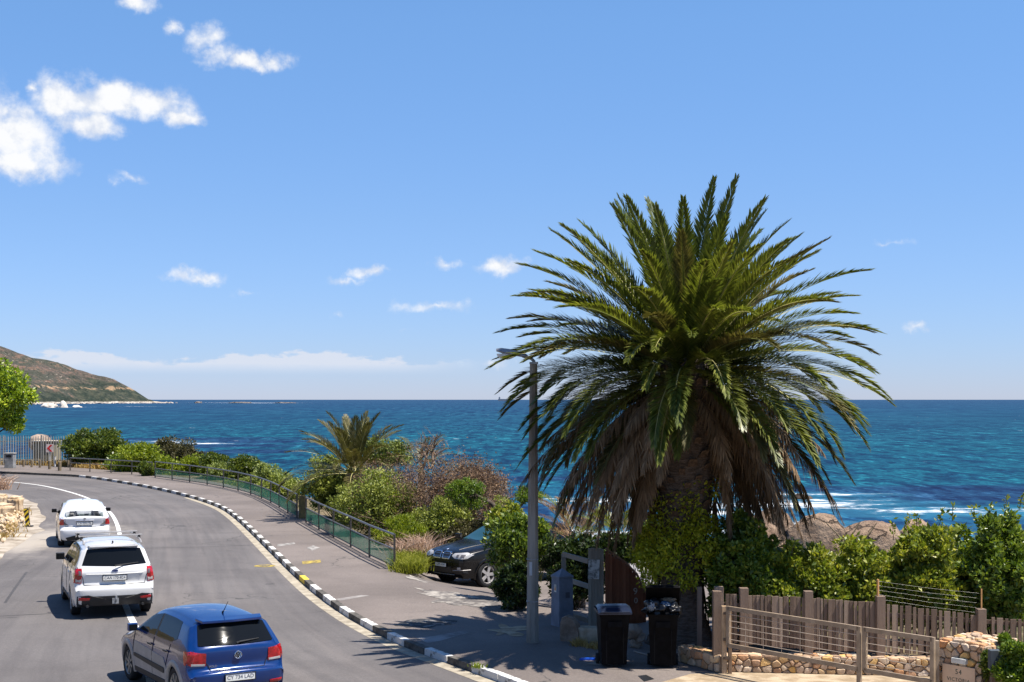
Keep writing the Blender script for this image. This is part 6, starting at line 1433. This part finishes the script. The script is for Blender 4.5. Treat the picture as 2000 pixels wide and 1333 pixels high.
MB().add(V, [(i * n + k, i * n + (k + 1) % n, (i + 1) * n + (k + 1) % n, (i + 1) * n + k) for i in range(89) for k in range(n)]).build('trunk', TRUNK, palm, smooth=True)
# old leaf bases up the top of the trunk
bo = MB().add([(-.09, 0, 0), (.09, 0, 0), (.07, .09, .17), (-.07, .09, .17), (-.06, -.07, .03), (.06, -.07, .03), (.045, .14, .20), (-.045, .14, .20)], [(0, 1, 2, 3), (4, 0, 3, 7), (1, 5, 6, 2), (3, 2, 6, 7), (5, 4, 7, 6), (0, 4, 5, 1)]).build('boot_source', BOOT); bme = bo.data; bpy.data.objects.remove(bo)
ga_ = 2.39996
for i in range(150):
    z_ = 2.3 + 3.1 * i / 150; a = i * ga_; r_ = np.interp(z_, [2.2, 3.0, 4.0, 5.0, 5.7], [.44, .54, .60, .60, .45]) - .03
    o = put('leaf_base', bme, palm); o.location = (pb.x + r_ * math.cos(a) + .02 * z_, pb.y + r_ * math.sin(a), pb.z + z_); o.rotation_euler = (R(random.uniform(-18, 2)), R(random.uniform(-8, 8)), a - math.pi / 2); s_ = random.uniform(.8, 1.2); o.scale = (s_, s_, s_)
top = pb + Vector((.11, 0, 5.35))
N_ALL = 0
def crown(parent, top, count, el_fn, L_fn, droop_fn, mats_fn, **kw):
    for i in range(count):
        t = (i + .5) / count; a = i * ga_ + random.uniform(-.25, .25) + kw.get('a0', 0); e = R(el_fn(t) + random.uniform(-5, 5)); rb = .10 + .30 * math.cos(max(0, e))
        base = (top.x + rb * math.cos(a), top.y + rb * math.sin(a), top.z + .28 * math.sin(e) + kw.get('dz', 0)); L = L_fn(t) * random.uniform(.90, 1.08)
        mt, dead, lab = mats_fn(t)
        if kw.get('short_front') and math.cos(a + math.pi / 2) > .86 and e < R(-30): continue
        if kw.get('short_front') and math.cos(a + math.pi / 2) > .80: L *= .62
        if kw.get('short_front') and .45 < math.cos(a + math.pi / 2) <= .80: L *= .85
        frond_mesh('frond', base, a, e, L, R(droop_fn(t) + random.uniform(-7, 7)), mt, parent, kw.get('width', .46), kw.get('nl', 62), dead, kw.get('vlift', .45) if not dead else .1, kw.get('sp', 1.6), label=lab)
def green(t):
    q = random.random(); return ((PALM_Y if t < .15 else PALM_G if q < .72 else PALM_TIP if q < .88 else PALM_Y), RIB_Y if q < .6 else RIB_G), False, None
crown(palm, top, 172, lambda t: math.degrees(math.asin(1 - 1.26 * t)), lambda t: 3.30 + .18 * math.sin(math.pi * min(1, t * 1.1)), lambda t: 16 + 32 * min(1, t * 1.5) + 4 * t, green, nl=128, width=.52, vlift=.60, sp=2.0)
def low(t): return ((PALM_TIP if random.random() < .6 else PALM_G, RIB_G), False, 'browning frond turning down') if random.random() < .42 else ((PALM_D, RIB_D), True, 'dead brown frond')
crown(palm, top, 52, lambda t: -12 - 24 * t, lambda t: 3.4, lambda t: 38, low, a0=.6, dz=-.12, nl=110, width=.44, short_front=True)
crown(palm, top, 86, lambda t: -20 - 44 * t, lambda t: 3.5 - .5 * t, lambda t: 46 - 26 * t, lambda t: ((PALM_D, RIB_D), True, 'dead brown frond'), short_front=True, a0=1.1, dz=-.30, nl=92, width=.46, sp=1.0)
# climber round the trunk
CREEP = leaf_mat('creeper_leaf', [(.14, .16, .010), (.30, .33, .018), (.46, .45, .03), (.55, .50, .06)], .45, .35, .45)
ck = thing('climbing_plant', 'yellow green climbing plant wrapped round the palm trunk', 'climber', (pb.x, pb.y, 1.2))
P = []; O = []
for i in range(80):
    z_ = random.choice((random.uniform(1.15, 2.5), random.uniform(1.4, 2.3), random.uniform(2.2, 3.3))); a = random.uniform(0, 2 * math.pi); rr = np.interp(z_, [1.1, 1.5, 2.0, 2.5, 3.4], [.45, .80, .84, .64, .54]) * random.uniform(.75, 1.10)
    m_ = 150 if z_ < 2.5 else 70; o_ = unit(m_) * rng.uniform(.3, 1, (m_, 1)) ** .6; P.append(np.array([pb.x + .04 + rr * math.cos(a), pb.y + rr * math.sin(a), z_]) + o_ * np.array([.24, .24, .22])); O.append(o_ * .4 + np.array([0, 0, -.5]))
leaves('foliage', np.concatenate(P), .075, CREEP, ck, .5, .0, np.concatenate(O))
sg_l = []
for i in range(14):
    a = random.uniform(0, 6.28); prev = np.array([pb.x + .5 * math.cos(a), pb.y + .5 * math.sin(a), .15])
    for j in range(1, 9): a += random.uniform(-.15, .15); z_ = .15 + j * .36; r_ = np.interp(z_, [0, 1.3, 2.2, 3.2], [.62, .43, .48, .58]); q_ = np.array([pb.x + r_ * math.cos(a), pb.y + r_ * math.sin(a), z_]); sg_l.append((prev, q_, .014, .012)); prev = q_
twigs('stem', sg_l, WOOD_DARK, ck)

# smaller palm among the bushes
p2 = Wp(692, 926, 57); sp2 = thing('young_palm', 'smaller palm with arching olive fronds rising among the bushes', 'palm tree', (p2.x, 57, -.3))
MB().tube([(p2.x, 57, -.9), (p2.x, 57, p2.z)], [.35, .32], 14).build('trunk', TRUNK, sp2)
OLV = leaf_mat('palm_olive', [(.05, .045, .014), (.085, .085, .025), (.14, .13, .05), (.19, .15, .07)], .5, .3, .2)
crown(sp2, Vector((p2.x, 57, p2.z)), 44, lambda t: 84 - 90 * t, lambda t: 2.15 + .95 * t, lambda t: 26 + 34 * t, lambda t: ((OLV if random.random() < .75 else PALM_TIP, RIB_Y), False, None), width=.62, nl=80, vlift=.5)
p2b = Wp(822, 912, 60); sp3 = thing('young_palm', 'small ragged palm half hidden behind the bare brown bush', 'palm tree', (p2b.x, 60, -.3))
MB().tube([(p2b.x, 60, -.9), (p2b.x, 60, p2b.z)], [.14, .12], 12).build('trunk', TRUNK, sp3)
crown(sp3, Vector((p2b.x, 60, p2b.z)), 14, lambda t: 70 - 60 * t, lambda t: 1.5, lambda t: 50, lambda t: ((PALM_TIP if random.random() < .6 else OLV, RIB_Y), False, None), width=.36, nl=40)
# low palms in the shade right of the lamp post
for (px_, py_, Y, cnt, L_, lab, dd) in ((1128, 1062, 36.5, 46, 1.35, 'dark low palm with drooping dry fronds right of the lamp post', .55), (1212, 1062, 35, 30, 1.05, 'low dark green palm above the red-brown fence', .15)):
    q_ = Wp(px_, py_, Y); lpz = thing('low_palm', lab, 'palm tree', (q_.x, Y, -.4)); MB().tube([(q_.x, Y, -.6), (q_.x, Y, q_.z)], [.22, .2], 10).build('trunk', TRUNK, lpz)
    crown(lpz, q_, cnt, lambda t: 75 - 105 * t, lambda t: L_, lambda t: 60, lambda t: (((PALM_D if random.random() < dd else PALM_G), RIB_D), False, None), width=.34, nl=38)

# ================================================================ bushes, hedges, trees
HEDGE = leaf_mat('hedge_leaf', [(0.038, 0.066, 0.010), (0.091, 0.145, 0.018), (0.181, 0.237, 0.028), (0.323, 0.348, 0.051)], .35, .45, .30)
HEDGE_Y = leaf_mat('hedge_leaf_light', [(0.061, 0.095, 0.013), (0.152, 0.198, 0.021), (0.295, 0.316, 0.035), (0.476, 0.418, 0.064)], .38, .45, .34)
DARKG = leaf_mat('dark_leaf', [(0.028, 0.046, 0.010), (0.066, 0.101, 0.014), (0.132, 0.167, 0.021), (0.227, 0.246, 0.035)], .4, .4, .25)
IVY_SHADED = leaf_mat('ivy_leaf_shaded', [(.010, .020, .006), (.022, .040, .010), (.04, .066, .014), (.07, .10, .02)], .4, .35, .2)  # leaf colour darkened to stand for the shade under the palm
BRIGHT = leaf_mat('bright_leaf', [(.045, .085, .008), (.09, .15, .014), (.15, .215, .022), (.22, .28, .04)], .4, .4, .38)
OLIVE = leaf_mat('olive_leaf', [(0.084, 0.104, 0.018), (0.168, 0.198, 0.033), (0.274, 0.307, 0.058), (0.412, 0.426, 0.102)], .5, .3, .25)
PALEG = leaf_mat('pale_leaf', [(0.092, 0.118, 0.028), (0.168, 0.205, 0.048), (0.258, 0.300, 0.083), (0.381, 0.410, 0.128)], .5, .3, .25)
YELG = leaf_mat('yellow_green_leaf', [(0.070, 0.109, 0.007), (0.154, 0.203, 0.012), (0.252, 0.296, 0.021), (0.350, 0.377, 0.041)], .45, .35, .32)
BROWNL = leaf_mat('brown_leaf', [(.075, .048, .028), (.145, .088, .052), (.22, .14, .085), (.30, .225, .12)], .8, .15, .15, (1.1, .9, .7))
OLB = leaf_mat('olive_brown_leaf', [(.035, .032, .014), (.07, .065, .026), (.11, .095, .042), (.08, .09, .02)], .6, .25, .2)
TREE_L = leaf_mat('broad_leaf', [(0.054, 0.095, 0.008), (0.152, 0.229, 0.013), (0.315, 0.394, 0.023), (0.533, 0.569, 0.051)], .3, .5, .32)
# far left group beyond the railing
bush('bush', 'dark green rounded bush, tallest at the start of the far railing', 'bush', 122, 258, 834, 922, 102, DARKG, .17, 9000, 70, .26, base_z=-.2)
bush('bush', 'bright yellow green bush behind the far plain railing', 'bush', 210, 345, 866, 936, 95, YELG, .13, 7000, 60, .28, base_z=-.3)
bush('bush', 'olive brown bush behind the yellow green one, below the white breaker', 'bush', 268, 398, 855, 925, 101, OLB, .14, 7000, 60, .26, base_z=-.5)
bush('bush', 'brownish twiggy bush sloping down toward the sea', 'bush', 335, 405, 868, 930, 97, OLB, .11, 3600, 40, .28, base_z=-.5)
bush('bush', 'small dark green bush growing through the railing where the mesh begins', 'bush', 269, 304, 902, 937, 89, DARKG, .11, 2500, 24, .34, base_z=0)
bush('bush', 'dark green low bush right of the twiggy brown one', 'bush', 383, 458, 883, 940, 90, DARKG, .13, 4500, 44, .28, base_z=-.5)
bush('bush', 'dark bush behind the pale green mound', 'bush', 440, 525, 890, 940, 88, DARKG, .13, 4000, 40, .28, base_z=-.6)
bush('bush', 'pale green mound of shrub above the curved railing', 'bush', 402, 500, 897, 960, 88, PALEG, .12, 6500, 60, .26, base_z=-.3)
bush('bush', 'pale green shrub sloping down right behind the curved railing', 'bush', 465, 572, 904, 985, 78, PALEG, .11, 6500, 60, .26, base_z=-.4)
bush('bush', 'grassy green growth behind the green mesh railing', 'bush', 300, 425, 912, 948, 95, YELG, .12, 5000, 50, .28, base_z=-.3, up=1.0, aspect=.25)
bush('bush', 'low olive growth behind the curve of the railing', 'bush', 420, 545, 932, 985, 83, OLIVE, .11, 5000, 50, .28, base_z=-.3)
bush('bush', 'mid green bush filling the gap below the dark rounded bush', 'bush', 200, 300, 878, 932, 98, HEDGE, .14, 5000, 50, .28, base_z=-.3)
bush('bush', 'fresh green bush between the olive brown bush and the railing', 'bush', 335, 425, 886, 944, 94, YELG, .12, 5000, 50, .28, base_z=-.3)
bush('bush', 'green bush low behind the middle of the curved railing', 'bush', 500, 600, 926, 1000, 70.5, OLIVE, .10, 5000, 50, .28, base_z=-.4)
# middle group
bush('bush', 'round olive green bush at the end of the curved railing, under the smaller palm', 'bush', 583, 735, 876, 1025, 60, OLIVE, .085, 12000, 90, .24, base_z=-.4)
bush('bush', 'olive green bush in front, just above the near railing', 'bush', 640, 838, 918, 1060, 50.5, OLIVE, .075, 13000, 90, .24, base_z=-.3)
bush('bush', 'yellow olive tuft of shrub beside the smaller palm', 'bush', 700, 812, 850, 925, 57, PALEG, .075, 3400, 44, .26, base_z=-.4)
bush('bush', 'faded olive shrub below the brown bush', 'bush', 790, 935, 970, 1075, 48, OLIVE, .07, 6000, 70, .24, base_z=-.5)
def dead_bush(name, label, px0, px1, py0, py1, Y, nst, depth, nlf, lmat, L0, seed_dir=.9):
    a = Wp(px0, py1, Y); b = Wp(px1, py0, Y); c = (a + b) / 2; t = thing(name, label, 'bush', (c.x, Y, a.z)); segs = []; ends = []
    for i in range(nst):
        x0 = c.x + random.uniform(-.35, .35) * (b.x - a.x); grow((x0, Y + random.uniform(-.9, .9), a.z - .2), (random.uniform(-1, 1) * seed_dir, random.uniform(-.6, .6), 1.0), L0 * (b.z - a.z), .055, depth, segs, ends, .62, (2, 3), .74, .08)
    def inside(p): return a.x - .3 < p[0] < b.x + .3 and p[2] < b.z + .25 and (((p[0] - c.x) / ((b.x - a.x) / 2 + .2)) ** 2 + (max(0, p[2] - c.z) / ((b.z - a.z) / 2 + .1)) ** 2) < 1.15
    segs = [s for s in segs if inside(s[1])]; ends = np.array([e for e in ends if inside(e)])
    twigs('branches', segs, TWIG_GREY, t)
    if nlf:
        idx = rng.integers(0, len(ends), nlf); P = ends[idx] + rng.normal(size=(nlf, 3)) * .14; leaves('foliage', P, .075, lmat, t, .5, .1)
    return t
dead_bush('dry_bush', 'large dead brown bush of bare twigs in front of the sea', 715, 955, 862, 1066, 51.5, 28, 6, 19000, BROWNL, .30)
dead_bush('dry_bush', 'reddish brown dead bush at the right end of the bushes', 850, 972, 876, 1000, 50, 12, 6, 9000, BROWNL, .30)
dead_bush('dry_bush', 'tall wispy bare twigs standing above the bushes', 800, 862, 806, 905, 55.5, 5, 5, 0, BROWNL, .30, .35)
dead_bush('dry_bush', 'thin grey bare twigs left of the lamp post', 935, 1010, 930, 1010, 47.5, 8, 5, 900, BROWNL, .30, .7)
dead_bush('dry_bush', 'small bare twigs above the dark bush at the far railing', 140, 170, 828, 870, 103, 3, 4, 0, BROWNL, .3, .5)
sb = thing('small_tree', 'small tree with a bright lime green crown before the brown bush', 'tree', tuple(Wp(985, 1075, 45.5)))
P, o_, cc = clump_points(tuple(Wp(913, 968, 45.5)), (.70, .6, .62), 34, 4200, .34, .5); leaves('crown', P, .085, BRIGHT, sb, .42, .0, o_)
P, o_, cc2 = clump_points(tuple(Wp(1032, 966, 45.5)), (.56, .5, .34), 20, 1900, .36, .6); leaves('crown', P, .085, BRIGHT, sb, .42, .2, o_)
P, o_, cc3 = clump_points(tuple(Wp(985, 985, 46)), (.40, .4, .45), 12, 700, .36, .6); leaves('crown', P, .08, OLIVE, sb, .42, .2, o_)
b0 = Wp(990, 1085, 45.5); mb = MB(); mb.tube([b0, Wp(985, 1030, 45.5), Wp(962, 985, 45.5), Wp(925, 965, 45.5)], [.12, .10, .08, .04], 8); mb.tube([Wp(985, 1030, 45.5), Wp(1005, 1000, 45.5), Wp(1030, 975, 45.5)], [.09, .06, .03], 8); mb.build('trunk', WOOD_DARK, sb, smooth=True)
twigs('branches', limbs(tuple(Wp(930, 970, 45.5)), list(cc), .02, 30) + limbs(tuple(Wp(1030, 978, 45.5)), list(cc2), .018, 20) + limbs(tuple(Wp(975, 1000, 45.5)), list(cc3), .018, 12), WOOD_DARK, sb)
bush('bush', 'bright green low bush behind the end of the near railing', 'bush', 728, 842, 1008, 1085, 45.5, YELG, .075, 7000, 60, .26, base_z=-.2, up=1.2, aspect=.28)
bush('bush', 'dark undergrowth behind the bonnet of the black off-roader', 'bush', 840, 990, 1010, 1090, 47.5, OLB, .07, 6500, 70, .26, base_z=-.5)
bush('bush', 'dark green leafy bush overhanging the black off-roader beside the lamp post', 'bush', 940, 1082, 1000, 1125, 34.5, HEDGE, .085, 6500, 60, .26, depth=.8, base_z=-.2)
bush('bush', 'light green branch of leaves hanging over the windscreen of the black off-roader', 'bush', 946, 1040, 985, 1062, 37.5, HEDGE_Y, .09, 2600, 30, .3, depth=.5, base_z=.3)
bush('bush', 'ivy bush with leaves coloured dark for shade at the foot of the lamp post', 'bush', 962, 1052, 1090, 1206, 32.4, IVY_SHADED, .075, 8000, 70, .26, depth=.55, base_z=.1)
bush('bush', 'dark bush behind the grey pedestal', 'bush', 1045, 1190, 1030, 1200, 34, IVY_SHADED, .08, 7500, 80, .24, depth=.8, base_z=-.3)
bush('bush', 'dark bush behind the grey board panel and curved fence', 'bush', 1150, 1268, 1040, 1105, 33.5, IVY_SHADED, .08, 3600, 44, .28, depth=.6, base_z=-.3)
bush('bush', 'green shrub left of the palm trunk, under the climbing plant', 'bush', 1236, 1300, 1020, 1100, 32, HEDGE, .075, 2600, 30, .32, depth=.4, base_z=0)
# white sunlit wall and paving glimpsed beyond the curved fence
cw = Wp(1262, 1098, 40); o = MB().box((cw.x, 40, cw.z - .45), (1.5, .25, .95)).build('low_wall', M('lime_wall', (.70, .69, .66), .8, .2)); tag(o, 'low white wall glimpsed between the curved fence and the palm trunk', 'wall')
o = MB().box((cw.x + .1, 38.4, -.42), (2.4, 2.6, .10)).build('path', M('pinkish_path', (.36, .30, .27), .9, .2, col2=(.48, .42, .38), scale=4)); tag(o, kind='structure')
bush('bush', 'dry straw coloured growth along the white wall', 'bush', 1225, 1300, 1068, 1092, 41.5, leaf_mat('straw', [(.20, .13, .05), (.36, .25, .10), (.5, .38, .18)], .8, .1, .2, (1, 1, .8)), .10, 1500, 30, .3, depth=.3, base_z=-.4)
# hedge along the picket fence: separate shrubs
bush('hedge_shrub', 'dark green hedge shrub between the palm trunk and the slatted fence', 'hedge', 1372, 1530, 978, 1270, 27.6, HEDGE, .075, 15000, 120, .20, depth=.9, base_z=.1, group='hedge behind the slatted fence')
bush('hedge_shrub', 'hedge shrub below the pointed brown boulder', 'hedge', 1470, 1650, 1054, 1265, 27.4, HEDGE_Y, .075, 13000, 110, .20, depth=.9, base_z=.1, group='hedge behind the slatted fence')
bush('hedge_shrub', 'light green hedge shrub below the gap between the two big boulders', 'hedge', 1590, 1772, 1052, 1260, 27.2, HEDGE_Y, .075, 13000, 110, .20, depth=.9, base_z=.1, group='hedge behind the slatted fence')
bush('hedge_shrub', 'taller hedge shrub rising against the surf right of the rounded boulder', 'hedge', 1722, 1890, 1005, 1265, 27.0, HEDGE_Y, .08, 14000, 110, .20, depth=.9, base_z=.1, group='hedge behind the slatted fence')
bush('hedge_shrub', 'tallest hedge shrub, cut by the right edge of the picture', 'hedge', 1845, 2040, 990, 1270, 26.8, HEDGE, .08, 17000, 120, .20, depth=.9, base_z=.1, group='hedge behind the slatted fence')
for a_, b_, t_, lab_, mt_ in ((1380, 1600, 1062, 'back row hedge shrub filling in below the low broken rock', HEDGE), (1560, 1800, 1066, 'back row hedge shrub filling in below the two big boulders', HEDGE_Y), (1740, 2050, 1030, 'back row hedge shrub filling in at the right edge', HEDGE)):
    bush('hedge_shrub', lab_, 'hedge', a_, b_, t_, 1265, 28.9, mt_, .075, 12000, 130, .18, depth=.6, base_z=.1, group='hedge behind the slatted fence')
# upright shoots that break the top of the hedge
sh = MB(); P = []; O = []
for px_, py_, h_ in ((1745, 1040, 34), (1770, 1018, 26), (1790, 1030, 40), (1835, 1012, 30), (1860, 1004, 28), (1905, 1002, 26), (1930, 992, 24), (1965, 990, 34), (1990, 984, 30), (1655, 1070, 26), (1700, 1068, 22), (1545, 1072, 30), (1600, 1074, 24), (1480, 1070, 36)):
    a = Wp(px_, py_ + 14, 27.1); b = a + Vector((random.uniform(-.08, .08), random.uniform(-.1, .1), h_ / 100)); sh.tube([a, b], [.008, .004], 4)
    m_ = 26; t_ = rng.uniform(.1, 1, (m_, 1)); P.append(np.array(a) * (1 - t_) + np.array(b) * t_ + rng.normal(size=(m_, 3)) * .03); O.append(unit(m_) * .6)
hsx = thing('hedge_shrub', 'young upright shoots standing out of the hedge top', 'hedge', tuple(Wp(1800, 1040, 27.1)), 0, 'hedge behind the slatted fence')
leaves('foliage', np.concatenate(P), .085, HEDGE_Y, hsx, .5, .5, np.concatenate(O)); tag(sh.build('stem', WOOD_DARK, hsx), kind='stuff')
bt = MB()
for (a, b) in (((1652, 1058), (1680, 1020)), ((1685, 1056), (1712, 1022)), ((1652, 1065), (1612, 1020))): bt.tube([Wp(*a, 28.2), Wp((a[0] + b[0]) / 2 + 2, (a[1] + b[1]) / 2, 28.2), Wp(*b, 28.2)], [.022, .015, .008], 5)
o = bt.build('bare_branch', M('bare_branch', (.24, .18, .11), .9)); tag(o, 'thin bare branches crossing in front of the brown boulders', 'branch')
bush('ground_cover', 'bright lime green clipped shrub in the bottom right corner', 'shrub', 1945, 2060, 1246, 1380, 20.4, BRIGHT, .05, 12000, 80, .26, depth=.5, base_z=.1)
bush('ivy', 'dark green ivy between the stone pillar and the intercom post', 'ivy', 1918, 1940, 1262, 1345, 21.0, DARKG, .05, 1800, 24, .4, depth=.15, base_z=.1)
bush('ivy', 'light green sprigs growing over the top of the stone pillar', 'ivy', 1950, 1975, 1238, 1262, 21.2, BRIGHT, .05, 500, 10, .4, depth=.15, base_z=1.0)
# tree at the left edge
lt = thing('broadleaf_tree', 'bright green broad leaved tree cut by the left edge of the picture', 'tree', (Wp(-40, 915, 92).x, 92, .05))
c = Wp(-42, 785, 92); P, o_, cc = clump_points((c.x, c.y, c.z + .12), (3.95, 3.2, 2.85), 170, 24000, .17, .55, .55); leaves('crown', P, .26, TREE_L, lt, .48, .15, o_, .35)
MB().tube([(c.x, 92, -.1), (c.x + .1, 92, 1.6), (c.x, 92, 3.2), (c.x - .2, 92, 5.2)], [.34, .27, .22, .12], 12).build('trunk', WOOD_DARK, lt, smooth=True)
twigs('branches', limbs((c.x, 92, 2.2), list(cc), .09, 40), WOOD_DARK, lt)

# ================================================================ grasses
def grass(name, label, pts, h, mat, n, spread, wd=.012, lean=.35):
    P = np.array(pts)[rng.integers(0, len(pts), n)] + np.column_stack([rng.normal(size=n) * spread, rng.normal(size=n) * spread, np.zeros(n)])
    d = np.column_stack([rng.normal(size=n) * lean, rng.normal(size=n) * lean, np.ones(n)]); d /= np.linalg.norm(d, axis=1, keepdims=True); L = h * rng.uniform(.5, 1.15, (n, 1))
    s_ = np.cross(d, unit(n)); s_ /= np.linalg.norm(s_, axis=1, keepdims=True) + 1e-9; bend = np.column_stack([rng.normal(size=n) * .25, rng.normal(size=n) * .25, -.15 * np.ones(n)]) * L
    v = np.stack([P - s_ * wd, P + s_ * wd, P + d * L * .6 + s_ * wd * .8, P + d * L * .6 - s_ * wd * .8, P + d * L + bend + s_ * wd * .15, P + d * L + bend - s_ * wd * .15], 1)
    b_ = np.arange(n)[:, None] * 6; q = np.concatenate([b_ + np.array([[0, 1, 2, 3]]), b_ + np.array([[3, 2, 4, 5]])], 0)
    return tag(mesh_np(name, v, q, mat), label, kind='stuff')
GY = leaf_mat('grass_yellow', [(.13, .15, .015), (.24, .25, .03), (.34, .33, .06)], .6, .2, .4); GD = leaf_mat('grass_dry', [(.26, .17, .05), (.42, .29, .10), (.55, .42, .20)], .8, .1, .3, (1.1, 1, .7)); GP = leaf_mat('grass_plume', [(.30, .20, .14), (.44, .30, .22), (.55, .42, .32)], .8, .1, .3, (1.1, 1, .8))
gpt = [tuple(G(px_, py_, .06)) for px_ in range(780, 828, 6) for py_ in range(1095, 1124, 5)]
grass('grass', 'bright yellow grass beside the end post of the railing', gpt, .46, GY, 2600, .12)
gpt2 = [tuple(G(px_, py_, .0)) for px_ in range(792, 838, 7) for py_ in range(1082, 1106, 6)]
grass('grass_plumes', 'pinkish dry grass plumes left of the black off-roader', gpt2, .85, GP, 900, .2, .016)
gpt3 = [tuple(G(px_, py_, .0)) for px_ in range(0, 240, 6) for py_ in (911, 914, 917) if not (25 < px_ < 38 and py_ > 914)]
gpt3 = [p for p in gpt3 if p[1] > np.interp(p[0], [-50, -34, -30.6, -22.5], [108.5, 103.5, 100.3, 91.5])] or gpt3
grass('dry_grass', 'dry yellow grass behind the bollards at the far bend', gpt3, .55, GD, 5000, .35, .03)
gpt4 = [tuple(G(px_, py_, .4)) for px_ in range(-14, 14, 4) for py_ in (975, 982)]
grass('dry_grass', 'dry reddish grass tuft on top of the rock pile', [(p[0], 61.5, 1.0) for p in gpt4], .8, GP, 500, .3, .02)
gpt5 = [tuple(G(px_, py_, .1)) for px_, py_ in ((32, 1012), (40, 1006), (44, 1000), (20, 1040), (10, 1050), (25, 1030))]
grass('dry_grass', 'sparse dry grass between the sandstone rocks', gpt5, .28, GD, 350, .2, .015)
gpt6 = [tuple(G(px_, py_, .12)) for px_, py_ in ((1130, 1258), (1140, 1262), (1155, 1266), (1168, 1268), (1125, 1262))]
grass('dry_grass', 'dry grass at the foot of the upright stone', gpt6, .16, GD, 400, .06, .006)
gpt7 = [tuple(G(px_, py_, .12)) for px_, py_ in ((775, 1112), (764, 1110), (930, 1304), (940, 1306))]
grass('weeds', 'small weeds growing at the railing end and the kerb', gpt7, .12, YELG, 160, .05, .008)
